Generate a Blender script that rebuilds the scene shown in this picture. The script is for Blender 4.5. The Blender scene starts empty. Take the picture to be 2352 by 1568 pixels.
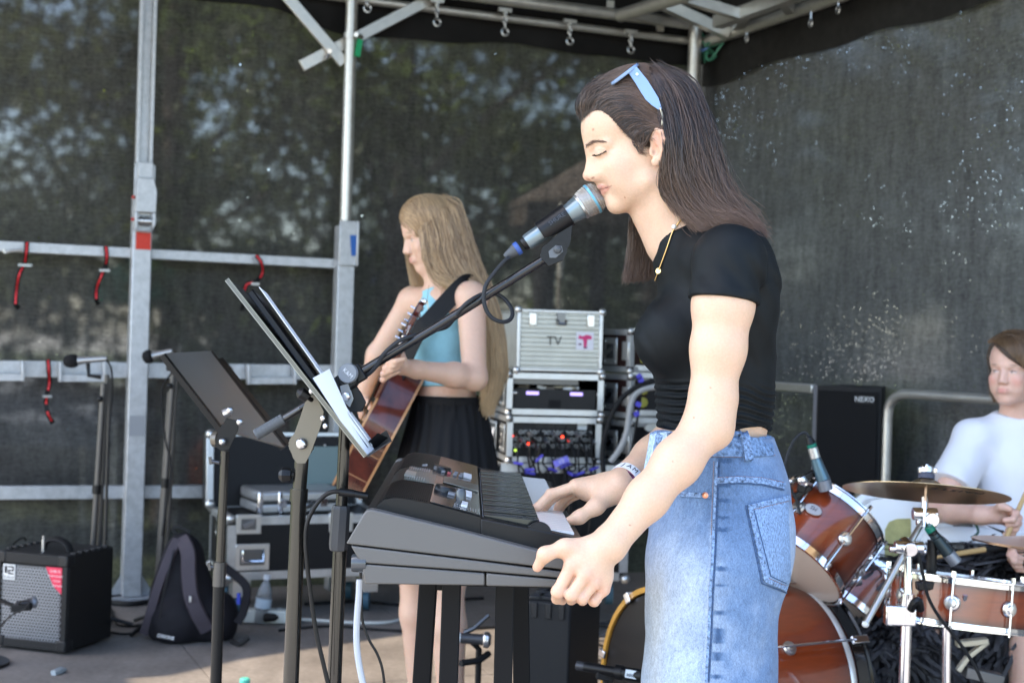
import bpy, bmesh, math, random
import numpy as np
from mathutils import Vector, Matrix, noise as mnoise
from mathutils.bvhtree import BVHTree
random.seed(7)
RNG=np.random.default_rng(7)
SC=bpy.context.scene
COL=SC.collection
CAM_Z=1.24
F=3267.0
ROLL=0.030
CW, CH=2352.0, 1568.0
cr, sr=math.cos(ROLL), math.sin(ROLL)
cam_d=bpy.data.cameras.new("camera")
cam=bpy.data.objects.new("camera", cam_d)
COL.objects.link(cam)
cam_d.sensor_width=36.0
cam_d.lens=F/CW*36.0
cam_d.clip_start=0.05
cam_d.clip_end=2000.0
cam.matrix_world=Matrix(((cr, -sr, 0, 0), (0, 0, -1, 0), (sr, cr, 0, CAM_Z), (0, 0, 0, 1)))
cam_d.dof.use_dof=True
cam_d.dof.focus_distance=2.3
cam_d.dof.aperture_fstop=7.1
SC.camera=cam
world=bpy.data.worlds.new("World")
SC.world=world
world.use_nodes=True
wn=world.node_tree
wn.nodes.clear()
sky_n=wn.nodes.new("ShaderNodeTexSky")
sky_n.sky_type='NISHITA'
sky_n.sun_disc=False
SUN_EL=math.radians(55)
SUN_AZ=math.radians(-100)
sky_n.sun_elevation=SUN_EL
sky_n.sun_rotation=SUN_AZ
sky_n.air_density=1.0
sky_n.dust_density=1.5
bg_n=wn.nodes.new("ShaderNodeBackground")
bg_n.inputs[1].default_value=0.15
out_n=wn.nodes.new("ShaderNodeOutputWorld")
wn.links.new(sky_n.outputs[0], bg_n.inputs[0])
wn.links.new(bg_n.outputs[0], out_n.inputs[0])
sun_d=bpy.data.lights.new("sun", 'SUN')
sun_d.energy=4.0
sun_d.angle=math.radians(0.53)
sun_d.color=(1.0, 0.95, 0.87)
sun=bpy.data.objects.new("sun", sun_d)
COL.objects.link(sun)
SUN_DIR=Vector((math.sin(SUN_AZ)*math.cos(SUN_EL), math.cos(SUN_AZ)*math.cos(SUN_EL), math.sin(SUN_EL)))
sun.rotation_euler=SUN_DIR.to_track_quat('Z', 'Y').to_euler()
SC.view_settings.view_transform='Standard'
SC.view_settings.look='None'
SC.view_settings.exposure=2.32
SC.view_settings.gamma=1.0
SC.view_settings.use_curve_mapping=False
SC.render.engine='CYCLES'
SC.cycles.use_denoising=True
SC.cycles.max_bounces=10
SC.cycles.diffuse_bounces=4
SC.cycles.transparent_max_bounces=12
SC.cycles.caustics_reflective=False
SC.cycles.caustics_refractive=False
SC.cycles.sample_clamp_indirect=6.0
def P(px, py, d):
 """point at depth d metres seen at photo position (px, py) in a 2352 x 1568 frame (used for measuring)"""
 u=(px-CW/2)/F
 v=(CH/2-py)/F
 return Vector(((u*cr-v*sr)*d, d, CAM_Z+(u*sr+v*cr)*d))
def PF(px, py):
 """floor point (z = 0) seen at (px, py)"""
 u=(px-CW/2)/F
 v=(CH/2-py)/F
 d=-CAM_Z/(u*sr+v*cr)
 return P(px, py, d)
MATS={}
def mat(name, col, rough=0.6, metal=0.0, var=0.0, vscale=12.0, bump=0.0, bscale=80.0, coat=0.0, col2=None, sss=0.0, spec=0.5, rvar=0.0, stretch=None, trans=0.0, aniso=0.0, emit=None, detail=4.0, ior=1.45, sheen=0.0, vcol=None, alpha=1.0):
 if name in MATS:
  return MATS[name]
 if max(col)<.05 and metal<.2 and not vcol:
  col=tuple(x*.5 for x in col)
  spec=min(spec, .35)if rough>.3 else spec
 m=bpy.data.materials.new(name)
 m.use_nodes=True
 nt=m.node_tree
 b=nt.nodes["Principled BSDF"]
 N=nt.nodes.new
 L=nt.links.new
 c=tuple(col)+(1.0, )
 b.inputs["Base Color"].default_value=c
 b.inputs["Roughness"].default_value=rough
 b.inputs["Metallic"].default_value=metal
 b.inputs["Specular IOR Level"].default_value=spec
 b.inputs["IOR"].default_value=ior
 b.inputs["Coat Weight"].default_value=coat
 b.inputs["Coat Roughness"].default_value=0.06
 b.inputs["Transmission Weight"].default_value=trans
 b.inputs["Anisotropic"].default_value=aniso
 b.inputs["Sheen Weight"].default_value=sheen
 b.inputs["Alpha"].default_value=alpha
 if sss:
  b.inputs["Subsurface Weight"].default_value=sss
  b.inputs["Subsurface Radius"].default_value=(0.010, 0.0035, 0.0018)
  b.inputs["Subsurface Scale"].default_value=1.0
 if emit:
  b.inputs["Emission Color"].default_value=tuple(emit[:3])+(1.0, )
  b.inputs["Emission Strength"].default_value=emit[3]
 need=var or bump or rvar or col2
 src=None
 if vcol:
  a=N("ShaderNodeAttribute")
  a.attribute_name=vcol
  src=a.outputs["Color"]
 if need:
  tc=N("ShaderNodeTexCoord")
  mp=N("ShaderNodeMapping")
  if stretch:
   mp.inputs["Scale"].default_value=stretch
  L(tc.outputs["Object"], mp.inputs["Vector"])
  n1=N("ShaderNodeTexNoise")
  n1.inputs["Scale"].default_value=vscale
  n1.inputs["Detail"].default_value=detail
  n1.inputs["Roughness"].default_value=0.65
  L(mp.outputs[0], n1.inputs["Vector"])
  if var or col2:
   mx=N("ShaderNodeMix")
   mx.data_type='RGBA'
   rp=N("ShaderNodeMapRange")
   rp.inputs["From Min"].default_value=0.3
   rp.inputs["From Max"].default_value=0.7
   L(n1.outputs["Fac"], rp.inputs["Value"])
   L(rp.outputs[0], mx.inputs["Factor"])
   if vcol:
    mx.blend_type='MULTIPLY'
    mx.inputs["Factor"].default_value=1.0
    hs=N("ShaderNodeMapRange")
    hs.inputs["From Min"].default_value=0.3
    hs.inputs["From Max"].default_value=0.7
    hs.inputs["To Min"].default_value=1-var
    hs.inputs["To Max"].default_value=1+var
    L(n1.outputs["Fac"], hs.inputs["Value"])
    vm=N("ShaderNodeVectorMath")
    vm.operation='SCALE'
    L(src, vm.inputs[0])
    L(hs.outputs[0], vm.inputs["Scale"])
    L(vm.outputs[0], b.inputs["Base Color"])
   else:
    lo=tuple(max(0, x*(1-var))for x in col)+(1.0, )
    hi=(tuple(col2)if col2 else tuple(min(1, x*(1+var))for x in col))+(1.0, )
    mx.inputs[6].default_value=lo
    mx.inputs[7].default_value=hi
    L(mx.outputs[2], b.inputs["Base Color"])
  elif vcol:
   L(src, b.inputs["Base Color"])
  if rvar:
   rr=N("ShaderNodeMapRange")
   rr.inputs["To Min"].default_value=max(0.02, rough-rvar)
   rr.inputs["To Max"].default_value=min(1, rough+rvar)
   L(n1.outputs["Fac"], rr.inputs["Value"])
   L(rr.outputs[0], b.inputs["Roughness"])
  if bump:
   n2=N("ShaderNodeTexNoise")
   n2.inputs["Scale"].default_value=bscale
   n2.inputs["Detail"].default_value=3.0
   L(mp.outputs[0], n2.inputs["Vector"])
   bp=N("ShaderNodeBump")
   bp.inputs["Strength"].default_value=bump
   bp.inputs["Distance"].default_value=0.002
   L(n2.outputs["Fac"], bp.inputs["Height"])
   L(bp.outputs[0], b.inputs["Normal"])
 elif vcol:
  L(src, b.inputs["Base Color"])
 MATS[name]=m
 return m
ORIGIN={}
def tag(o, label=None, cat=None, group=None, kind=None):
 if label:o["label"]=label
 if cat:o["category"]=cat
 if group:o["group"]=group
 if kind:o["kind"]=kind
 return o
def thing(name, label, cat, loc=(0, 0, 0), group=None):
 o=bpy.data.objects.new(name, None)
 o.empty_display_size=0.05
 COL.objects.link(o)
 o.location=loc
 ORIGIN[o.name]=Vector(loc)
 return tag(o, label, cat, group)
def link_mesh(name, verts, faces, m, parent=None, smooth=True, bevel=0.0, col=None, angle=35):
 me=bpy.data.meshes.new(name)
 off=ORIGIN.get(parent.name, Vector((0, 0, 0)))if parent is not None else Vector((0, 0, 0))
 V=np.asarray(verts, dtype=np.float64)-np.array(off)
 if isinstance(faces, np.ndarray):
  me.vertices.add(len(V))
  me.vertices.foreach_set("co", V.astype(np.float32).ravel())
  nf, k=faces.shape
  me.loops.add(nf*k)
  me.loops.foreach_set("vertex_index", faces.astype(np.int32).ravel())
  me.polygons.add(nf)
  me.polygons.foreach_set("loop_start", np.arange(0, nf*k, k, dtype=np.int32))
  me.polygons.foreach_set("loop_total", np.full(nf, k, dtype=np.int32))
  me.update(calc_edges=True)
 else:
  me.from_pydata([tuple(v)for v in V], [], faces)
  me.update()
 if smooth:
  me.polygons.foreach_set("use_smooth", [True]*len(me.polygons))
  if angle<180:
   me.set_sharp_from_angle(angle=math.radians(angle))
 if m is not None:
  me.materials.append(m)
 if col is not None:
  at=me.color_attributes.new("Col", 'FLOAT_COLOR', 'POINT')
  c4=np.ones((len(V), 4), dtype=np.float32)
  c4[:, :3]=col
  at.data.foreach_set("color", c4.ravel())
 o=bpy.data.objects.new(name, me)
 COL.objects.link(o)
 ORIGIN[o.name]=off
 if parent is not None:
  o.parent=parent
 if bevel:
  md=o.modifiers.new("bevel", 'BEVEL')
  md.width=bevel
  md.segments=2
  md.limit_method='ANGLE'
  md.angle_limit=math.radians(40)
 return o
def frame(o, z, x=None):
 """orthonormal frame at o with local z along z, local x near x"""
 z=Vector(z).normalized()
 x=Vector(x)if x is not None else(Vector((1, 0, 0))if abs(z.x)<0.9 else Vector((0, 0, 1)))
 x=(x-z*x.dot(z)).normalized()
 y=z.cross(x)
 return Matrix(((x.x, y.x, z.x, o[0]), (x.y, y.y, z.y, o[1]), (x.z, y.z, z.z, o[2]), (0, 0, 0, 1)))
def catmull(pts, n=8, closed=False):
 pts=[Vector(p)for p in pts]
 if len(pts)<3 and not closed:
  return pts
 out=[]
 m=len(pts)
 segs=m if closed else m-1
 for i in range(segs):
  if closed:
   p0, p1, p2, p3=pts[(i-1)%m], pts[i], pts[(i+1)%m], pts[(i+2)%m]
  else:
   p0=pts[i-1]if i else pts[0]*2-pts[1]
   p1, p2=pts[i], pts[i+1]
   p3=pts[i+2]if i+2<m else pts[-1]*2-pts[-2]
  for k in range(n):
   t=k/n
   out.append(0.5*((2*p1)+(p2-p0)*t+(2*p0-5*p1+4*p2-p3)*t*t+(3*p1-p0-3*p2+p3)*t**3))
 if not closed:
  out.append(pts[-1])
 return out
class MB:
 """collects faces in world space; build() links them as one mesh object"""
 def __init__(self):
  self.v, self.f=[], []
 def add(self, verts, faces, M=None):
  b=len(self.v)
  for p in verts:
   p=Vector(p)
   self.v.append(M@p if M is not None else p)
  self.f+=[[b+i for i in f]for f in faces]
  return self
 def box(self, c, s, M=None, R=None):
  x, y, z=s[0]/2, s[1]/2, s[2]/2
  vs=[Vector((sx*x, sy*y, sz*z))for sz in(-1, 1)for sy in(-1, 1)for sx in(-1, 1)]
  if R is not None:
   vs=[R@v for v in vs]
  vs=[v+Vector(c)for v in vs]
  return self.add(vs, [(0, 2, 3, 1), (4, 5, 7, 6), (0, 1, 5, 4), (2, 6, 7, 3), (0, 4, 6, 2), (1, 3, 7, 5)], M)
 def bar(self, a, b, w, h, up=(0, 0, 1)):
  a, b=Vector(a), Vector(b)
  M=frame((a+b)/2, b-a, up)
  return self.box((0, 0, 0), (h, w, (b-a).length), M)
 def tube(self, path, r, n=10, closed=False, cap=True, flat=None):
  pts=[Vector(p)for p in path]
  m=len(pts)
  rs=r if isinstance(r, (list, tuple))else[r]*m
  vs, fs=[], []
  up=None
  for i, p in enumerate(pts):
   if closed:
    t=pts[(i+1)%m]-pts[i-1]
   else:
    t=pts[min(i+1, m-1)]-pts[max(i-1, 0)]
   if t.length<1e-9:
    t=Vector((0, 0, 1))
   t.normalize()
   if up is None:
    up=Vector((0, 0, 1))if abs(t.z)<0.9 else Vector((1, 0, 0))
   up=up-t*up.dot(t)
   if up.length<1e-6:
    up=t.orthogonal()
   up.normalize()
   s=t.cross(up)
   for k in range(n):
    a=2*math.pi*k/n
    vs.append(p+(up*math.cos(a)+s*math.sin(a)*(flat or 1.0))*rs[i])
  for i in range(m if closed else m-1):
   j=(i+1)%m
   for k in range(n):
    fs.append((i*n+k, i*n+(k+1)%n, j*n+(k+1)%n, j*n+k))
  if cap and not closed:
   fs.append(tuple(range(n))[::-1])
   fs.append(tuple((m-1)*n+k for k in range(n)))
  return self.add(vs, fs)
 def cyl(self, a, b, r, n=16, r2=None):
  return self.tube([a, b], [r, r if r2 is None else r2], n)
 def lathe(self, prof, M, n=32, arc=2*math.pi):
  """prof: (radius, height) along local z"""
  m=len(prof)
  full=arc>6.28
  vs, fs=[], []
  k_n=n if full else n+1
  for r, h in prof:
   for k in range(k_n):
    a=arc*k/n
    vs.append((r*math.cos(a), r*math.sin(a), h))
  for i in range(m-1):
   for k in range(n):
    k2=(k+1)%k_n
    fs.append((i*k_n+k, i*k_n+k2, (i+1)*k_n+k2, (i+1)*k_n+k))
  return self.add(vs, fs, M)
 def prism(self, poly, M, h, h0=0.0):
  """2D polygon in local xy extruded along local z from h0 to h"""
  n=len(poly)
  vs=[(x, y, h0)for x, y in poly]+[(x, y, h)for x, y in poly]
  fs=[tuple(range(n))[::-1], tuple(range(n, 2*n))]
  fs+=[(i, (i+1)%n, n+(i+1)%n, n+i)for i in range(n)]
  return self.add(vs, fs, M)
 def sphere(self, c, r, n=12, s=(1, 1, 1), M=None):
  vs, fs=[], []
  for i in range(1, n):
   th=math.pi*i/n
   for k in range(2*n):
    a=math.pi*k/n
    vs.append((c[0]+r*s[0]*math.sin(th)*math.cos(a), c[1]+r*s[1]*math.sin(th)*math.sin(a), c[2]+r*s[2]*math.cos(th)))
  m=2*n
  for i in range(n-2):
   for k in range(m):
    fs.append((i*m+k, (i+1)*m+k, (i+1)*m+(k+1)%m, i*m+(k+1)%m))
  fs.append(tuple(range(m)))
  fs.append(tuple((n-2)*m+k for k in range(m))[::-1])
  return self.add(vs, fs, M)
 def grid(self, fn, nu, nv):
  vs=[fn(i/nu, j/nv)for j in range(nv+1)for i in range(nu+1)]
  fs=[(j*(nu+1)+i, j*(nu+1)+i+1, (j+1)*(nu+1)+i+1, (j+1)*(nu+1)+i)for j in range(nv)for i in range(nu)]
  return self.add(vs, fs)
 def build(self, name, m, parent=None, bevel=0.0, smooth=True, angle=35):
  return link_mesh(name, [tuple(v)for v in self.v], self.f, m, parent, smooth, bevel, angle=angle)
def text(name, body, m, M, size, parent, extrude=0.0004, align='CENTER', squash=1.0, res=2):
 c=bpy.data.curves.new(name, 'FONT')
 c.body=body
 c.size=size
 c.extrude=extrude
 c.align_x=align
 c.align_y='CENTER'
 c.resolution_u=res
 t=bpy.data.objects.new("t", c)
 me=bpy.data.meshes.new_from_object(t)
 bpy.data.objects.remove(t)
 bpy.data.curves.remove(c)
 me.materials.clear()
 me.materials.append(m)
 o=bpy.data.objects.new(name, me)
 COL.objects.link(o)
 off=ORIGIN.get(parent.name, Vector((0, 0, 0)))
 MM=M.copy()
 if squash!=1.0:
  MM=MM@Matrix.Diagonal((squash, 1, 1, 1))
 MM.translation=MM.translation-off
 o.parent=parent
 o.matrix_local=MM
 ORIGIN[o.name]=off
 return o
def children(o):
 return[c for c in bpy.data.objects if c.parent==o]
def copy_tree(o, parent=None):
 c=o.copy()
 COL.objects.link(c)
 c.parent=parent
 for ch in children(o):
  copy_tree(ch, c)
 return c
class Field:
 def __init__(self):
  self.ops=[]
 def _push(self, kind, fn, lo, hi, k, sub):
  self.ops.append((fn, np.array(lo)-k, np.array(hi)+k, k, sub))
  return self
 def cap(self, a, b, ra, rb=None, k=0.015, sub=False):
  a, b=np.array(a, float), np.array(b, float)
  rb=ra if rb is None else rb
  d=b-a
  L2=max(d@d, 1e-12)
  def fn(p):
   q=p-a
   t=np.clip(q@d/L2, 0, 1)
   e=q-t[:, None]*d
   return np.sqrt(np.einsum('ij,ij->i', e, e))-(ra+(rb-ra)*t)
  r=max(ra, rb)
  return self._push('c', fn, np.minimum(a, b)-r, np.maximum(a, b)+r, k, sub)
 def chain(self, pts, rs, k=0.01, sub=False):
  for i in range(len(pts)-1):
   self.cap(pts[i], pts[i+1], rs[i], rs[i+1], k, sub)
  return self
 def ell(self, c, r, R=None, k=0.015, sub=False):
  c, r=np.array(c, float), np.array(r, float)
  Rm=None if R is None else np.array(R)[:3, :3]
  def fn(p):
   q=p-c
   if Rm is not None:
    q=q@Rm
   k0=np.sqrt(((q/r)**2).sum(1))
   k1=np.sqrt(((q/(r*r))**2).sum(1))
   return k0*(k0-1)/np.maximum(k1, 1e-9)
  m=r.max()if R is not None else r
  return self._push('e', fn, c-m, c+m, k, sub)
 def eval(self, p, ops=None):
  d=np.full(len(p), 1.0)
  for fn, lo, hi, k, sub in(self.ops if ops is None else ops):
   e=fn(p)
   if sub:
    e=-e
    h=np.clip(0.5+0.5*(e-d)/k, 0, 1)
    d=d*(1-h)+e*h+k*h*(1-h)
   else:
    h=np.clip(0.5+0.5*(e-d)/k, 0, 1)
    d=e*(1-h)+d*h-k*h*(1-h)
  return d
 def bounds(self, pad=0.01):
  A=[o for o in self.ops if not o[4]]
  return np.min([o[1]for o in A], 0)-pad, np.max([o[2]for o in A], 0)+pad
def polygonise(field, h, post=None, lo=None, hi=None, n=14, margin=0.02):
 """surface nets on the blocks that the surface crosses; post(p, d) may displace or clip"""
 flo, fhi=field.bounds(margin)
 lo=flo if lo is None else np.maximum(np.array(lo, float), flo)
 hi=fhi if hi is None else np.minimum(np.array(hi, float), fhi)
 dims=np.ceil((hi-lo)/(h*n)).astype(int)
 bs=n*h
 diag=bs*0.87
 g=np.arange(n+1)
 G=np.stack(np.meshgrid(g, g, g, indexing='ij'), -1).reshape(-1, 3)
 BIG=np.array([1<<42, 1<<21, 1], dtype=np.int64)
 cells_k, cells_v, quads=[], [], []
 corner=np.array([[i, j, k]for i in(0, 1)for j in(0, 1)for k in(0, 1)])
 E=[(a, b)for a in range(8)for b in range(8)if a<b and np.abs(corner[a]-corner[b]).sum()==1]
 idx=np.stack(np.meshgrid(*[np.arange(d)for d in dims], indexing='ij'), -1).reshape(-1, 3)
 cen=lo+(idx+0.5)*bs
 keep=np.zeros(len(cen), bool)
 for s in range(0, len(cen), 200000):
  d=field.eval(cen[s:s+200000])
  keep[s:s+200000]=np.abs(d)<diag*1.7+margin
 for bi in idx[keep]:
  b0=lo+bi*bs
  b1=b0+bs
  ops=[o for o in field.ops if np.all(o[1]-margin<=b1)and np.all(o[2]+margin>=b0)]
  if not ops:
   continue
  pts=b0+G*h
  d=field.eval(pts, ops)
  if post is not None:
   d=post(pts, d)
  D=d.reshape(n+1, n+1, n+1)
  neg=D<0
  if neg.all()or not neg.any():
   continue
  c8=[D[c[0]:n+c[0], c[1]:n+c[1], c[2]:n+c[2]]for c in corner]
  s=sum((c<0).astype(np.int8)for c in c8)
  act=np.argwhere((s>0)&(s<8))
  if len(act):
   vals=np.stack([c[act[:, 0], act[:, 1], act[:, 2]]for c in c8], 1)
   acc=np.zeros((len(act), 3))
   cnt=np.zeros(len(act))
   for a, b in E:
    va, vb=vals[:, a], vals[:, b]
    m=(va<0)!=(vb<0)
    t=np.where(m, va/np.where(m, va-vb, 1), 0)
    pt=corner[a]+t[:, None]*(corner[b]-corner[a])
    acc+=pt*m[:, None]
    cnt+=m
   v=(act+acc/cnt[:, None])*h+b0
   gk=(act+bi*n+4)@BIG
   cells_k.append(gk)
   cells_v.append(v)
  for ax in range(3):
   sl0=[slice(0, n)]*3
   sl1=[slice(0, n)]*3
   sl1[ax]=slice(1, n+1)
   a, b=neg[tuple(sl0)], neg[tuple(sl1)]
   e=np.argwhere(a!=b)
   if not len(e):
    continue
   fl=a[e[:, 0], e[:, 1], e[:, 2]]
   u, w=(ax+1)%3, (ax+2)%3
   base=e+bi*n+4
   q=[]
   for du, dw in((0, 0), (-1, 0), (-1, -1), (0, -1)):
    c=base.copy()
    c[:, u]+=du
    c[:, w]+=dw
    q.append(c@BIG)
   q=np.stack(q, 1)
   q[~fl]=q[~fl][:, ::-1]
   quads.append(q)
 K=np.concatenate(cells_k)
 V=np.concatenate(cells_v)
 Q=np.concatenate(quads)
 miss=np.setdiff1d(Q.ravel(), K)
 if len(miss):
  ijk=np.stack([miss>>42, (miss>>21)&0x1FFFFF, miss&0x1FFFFF], 1)
  K=np.concatenate([K, miss])
  V=np.concatenate([V, lo+(ijk-4+.5)*h])
 o=np.argsort(K)
 K, V=K[o], V[o]
 return V, np.searchsorted(K, Q)
def vnoise(p, scale, seed=0):
 """cheap smooth value noise, vectorised"""
 q=p*scale+seed*17.13
 i=np.floor(q).astype(np.int64)
 f=q-i
 f=f*f*(3-2*f)
 def hsh(x, y, z):
  n=(x*374761393+y*668265263+z*2147483647+seed*69069)&0xFFFFFFFF
  n=((n^(n>>13))*1274126177)&0xFFFFFFFF
  return((n^(n>>16))&0xFFFF)/65535.0
 r=0
 for a in(0, 1):
  for b in(0, 1):
   for c in(0, 1):
    w=(f[:, 0]if a else 1-f[:, 0])*(f[:, 1]if b else 1-f[:, 1])*(f[:, 2]if c else 1-f[:, 2])
    r=r+w*hsh(i[:, 0]+a, i[:, 1]+b, i[:, 2]+c)
 return r
def smooth01(x, a, b):
 t=np.clip((x-a)/(b-a), 0, 1)
 return t*t*(3-2*t)
def hair_object(name, strands, m, parent, r_root=0.00035, r_tip=0.0001, label=None):
 """strands: array (n, k, 3)"""
 S=np.asarray(strands, dtype=np.float32)
 n, k, _=S.shape
 hc=bpy.data.hair_curves.new(name)
 hc.add_curves([k]*n)
 off=ORIGIN.get(parent.name, Vector((0, 0, 0)))
 hc.attributes["position"].data.foreach_set("vector", (S-np.array(off, dtype=np.float32)).ravel())
 ra=hc.attributes.get("radius")or hc.attributes.new("radius", 'FLOAT', 'POINT')
 t=np.linspace(0, 1, k, dtype=np.float32)
 prof=(r_root+(r_tip-r_root)*t**2)*np.clip(.35+t*6, 0, 1)
 ra.data.foreach_set("value", np.tile(prof, n).astype(np.float32))
 hc.materials.append(m)
 o=bpy.data.objects.new(name, hc)
 COL.objects.link(o)
 ORIGIN[o.name]=off
 o.parent=parent
 return o
def spline_batch(ctrl, k):
 """ctrl (n, m, 3) -> catmull-rom resampled (n, k, 3)"""
 C=np.asarray(ctrl, float)
 n, m, _=C.shape
 ext=np.concatenate([2*C[:, :1]-C[:, 1:2], C, 2*C[:, -1:]-C[:, -2:-1]], 1)
 t=np.linspace(0, m-1-1e-6, k)
 i=t.astype(int)
 f=(t-i)[None, :, None]
 p0, p1, p2, p3=ext[:, i], ext[:, i+1], ext[:, i+2], ext[:, i+3]
 return 0.5*(2*p1+(p2-p0)*f+(2*p0-5*p1+4*p2-p3)*f**2+(3*p1-p0-3*p2+p3)*f**3)
def hair_mat(name, col, col2, rough=0.32, tip=None):
 m=bpy.data.materials.new(name)
 m.use_nodes=True
 nt=m.node_tree
 b=nt.nodes["Principled BSDF"]
 ci=nt.nodes.new("ShaderNodeHairInfo")
 mx=nt.nodes.new("ShaderNodeMix")
 mx.data_type='RGBA'
 mx.inputs[6].default_value=tuple(col)+(1, )
 mx.inputs[7].default_value=tuple(col2)+(1, )
 pw=nt.nodes.new("ShaderNodeMath")
 pw.operation='POWER'
 pw.inputs[1].default_value=1.6
 nt.links.new(ci.outputs["Random"], pw.inputs[0])
 nt.links.new(pw.outputs[0], mx.inputs["Factor"])
 out=mx.outputs[2]
 if tip:
  m2=nt.nodes.new("ShaderNodeMix")
  m2.data_type='RGBA'
  nt.links.new(out, m2.inputs[6])
  m2.inputs[7].default_value=tuple(tip)+(1, )
  rp=nt.nodes.new("ShaderNodeMapRange")
  rp.inputs["From Min"].default_value=.45
  rp.inputs["From Max"].default_value=1.25
  nt.links.new(ci.outputs["Intercept"], rp.inputs["Value"])
  nt.links.new(rp.outputs[0], m2.inputs["Factor"])
  out=m2.outputs[2]
 nt.links.new(out, b.inputs["Base Color"])
 b.inputs["Roughness"].default_value=rough
 b.inputs["Specular IOR Level"].default_value=0.55
 MATS[name]=m
 return m
 # the stage
CORNER=Vector((0.997, 7.85, 0))
E1=Vector((1, .42, 0)).normalized()
E2=Vector((-.42, 1, 0)).normalized()
def G(a, b, z=0.0):
 return CORNER+E1*a+E2*b+Vector((0, 0, z))
def on_side(px, py, inset=0.0):
 """point of the side wall (the one with the rails) seen at (px, py); inset towards the stage"""
 o=Vector((0, 0, CAM_Z))
 dr=P(px, py, 1.0)-o
 n=E2
 t=(CORNER-E2*inset-o).dot(n)/dr.dot(n)
 return o+dr*t
def on_back(px, py, inset=0.0):
 o=Vector((0, 0, CAM_Z))
 dr=P(px, py, 1.0)-o
 t=(CORNER-E1*inset-o).dot(E1)/dr.dot(E1)
 return o+dr*t
def floor_mat():
 m=bpy.data.materials.new("stage_plywood")
 m.use_nodes=True
 nt=m.node_tree
 b=nt.nodes["Principled BSDF"]
 N, L=nt.nodes.new, nt.links.new
 tc=N("ShaderNodeTexCoord")
 n1=N("ShaderNodeTexNoise");n1.inputs["Scale"].default_value=1.7;n1.inputs["Detail"].default_value=6;n1.inputs["Roughness"].default_value=.62
 n2=N("ShaderNodeTexNoise");n2.inputs["Scale"].default_value=45;n2.inputs["Detail"].default_value=5
 mp=N("ShaderNodeMapping");mp.inputs["Rotation"].default_value=(0, 0, math.radians(22.8));mp.inputs["Scale"].default_value=(1, .25, 1)
 n3=N("ShaderNodeTexNoise");n3.inputs["Scale"].default_value=9;n3.inputs["Detail"].default_value=5
 L(tc.outputs["Object"], n1.inputs[0]);L(tc.outputs["Object"], n2.inputs[0])
 L(tc.outputs["Object"], mp.inputs[0]);L(mp.outputs[0], n3.inputs[0])
 r1=N("ShaderNodeValToRGB")
 cr_=r1.color_ramp
 cr_.elements[0].position=.33;cr_.elements[0].color=(.105, .092, .082, 1)
 cr_.elements[1].position=.68;cr_.elements[1].color=(.33, .30, .275, 1)
 e=cr_.elements.new(.52);e.color=(.205, .186, .170, 1)
 a=N("ShaderNodeMath");a.operation='MULTIPLY_ADD';a.inputs[1].default_value=.5
 a2=N("ShaderNodeMath");a2.operation='MULTIPLY_ADD';a2.inputs[1].default_value=.25
 mlt=N("ShaderNodeMath");mlt.operation='MULTIPLY';mlt.inputs[1].default_value=.25
 L(n2.outputs[0], mlt.inputs[0])
 L(n3.outputs[0], a2.inputs[0]);L(mlt.outputs[0], a2.inputs[2])
 L(n1.outputs[0], a.inputs[0]);L(a2.outputs[0], a.inputs[2])
 L(a.outputs[0], r1.inputs[0]);L(r1.outputs[0], b.inputs["Base Color"])
 b.inputs["Roughness"].default_value=.62
 bp=N("ShaderNodeBump");bp.inputs["Strength"].default_value=.25;bp.inputs["Distance"].default_value=.003
 L(n2.outputs[0], bp.inputs["Height"]);L(bp.outputs[0], b.inputs["Normal"])
 return m
M_FLOOR=floor_mat()
M_GALV=mat("galvanised_steel", (.47, .48, .49), rough=.45, metal=.55, var=.16, vscale=26, rvar=.10, bump=.06, bscale=60)
M_ALU=mat("aluminium_tube", (.60, .58, .53), rough=.36, metal=.75, var=.10, vscale=18, rvar=.08)
M_BLACK=mat("black_metal", (.012, .012, .013), rough=.38, spec=.5)
M_BLACKM=mat("black_matt", (.016, .016, .017), rough=.7)
M_CHROME=mat("chrome", (.80, .80, .82), rough=.09, metal=1, rvar=.03)
M_STEEL=mat("steel", (.62, .62, .62), rough=.28, metal=1)
flr=thing("stage_floor", None, None, (0, 3, 0))
flr["kind"]="structure"
for i in range(-7, 0):
 for j in range(-8, 0):
  a0, a1=i*1.0+.05, i*1.0+1.05
  b0, b1=j*1.0+.05, j*1.0+1.05
  mb=MB()
  g=.0025
  q=[G(a0+g, b0+g), G(a1-g, b0+g), G(a1-g, b1-g), G(a0+g, b1-g)]
  mb.v=[p.copy()for p in q]+[p-Vector((0, 0, .04))for p in q]
  mb.f=[(0, 1, 2, 3), (4, 7, 6, 5), (0, 4, 5, 1), (1, 5, 6, 2), (2, 6, 7, 3), (3, 7, 4, 0)]
  mb.build("deck_panel", M_FLOOR, flr, smooth=False)
mb=MB()
q=[G(-6.95, -7.95, -.045), G(.045, -7.95, -.045), G(.045, .045, -.045), G(-6.95, .045, -.045)]
mb.v=q+[p-Vector((0, 0, .25))for p in q]
mb.f=[(0, 1, 2, 3), (4, 7, 6, 5), (0, 4, 5, 1), (1, 5, 6, 2), (2, 6, 7, 3), (3, 7, 4, 0)]
mb.build("deck_frame", M_BLACKM, flr, smooth=False)
GZ=-.9
mb=MB()
mb.v=[Vector((x, y, GZ))for x, y in((-400, -400), (400, -400), (400, 400), (-400, 400))]
mb.f=[(0, 1, 2, 3)]
grd=mb.build("ground", mat("dry_ground", (.29, .27, .235), rough=.9, var=.2, vscale=.6, col2=(.27, .265, .22)), None)
tag(grd, kind="structure")
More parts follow.
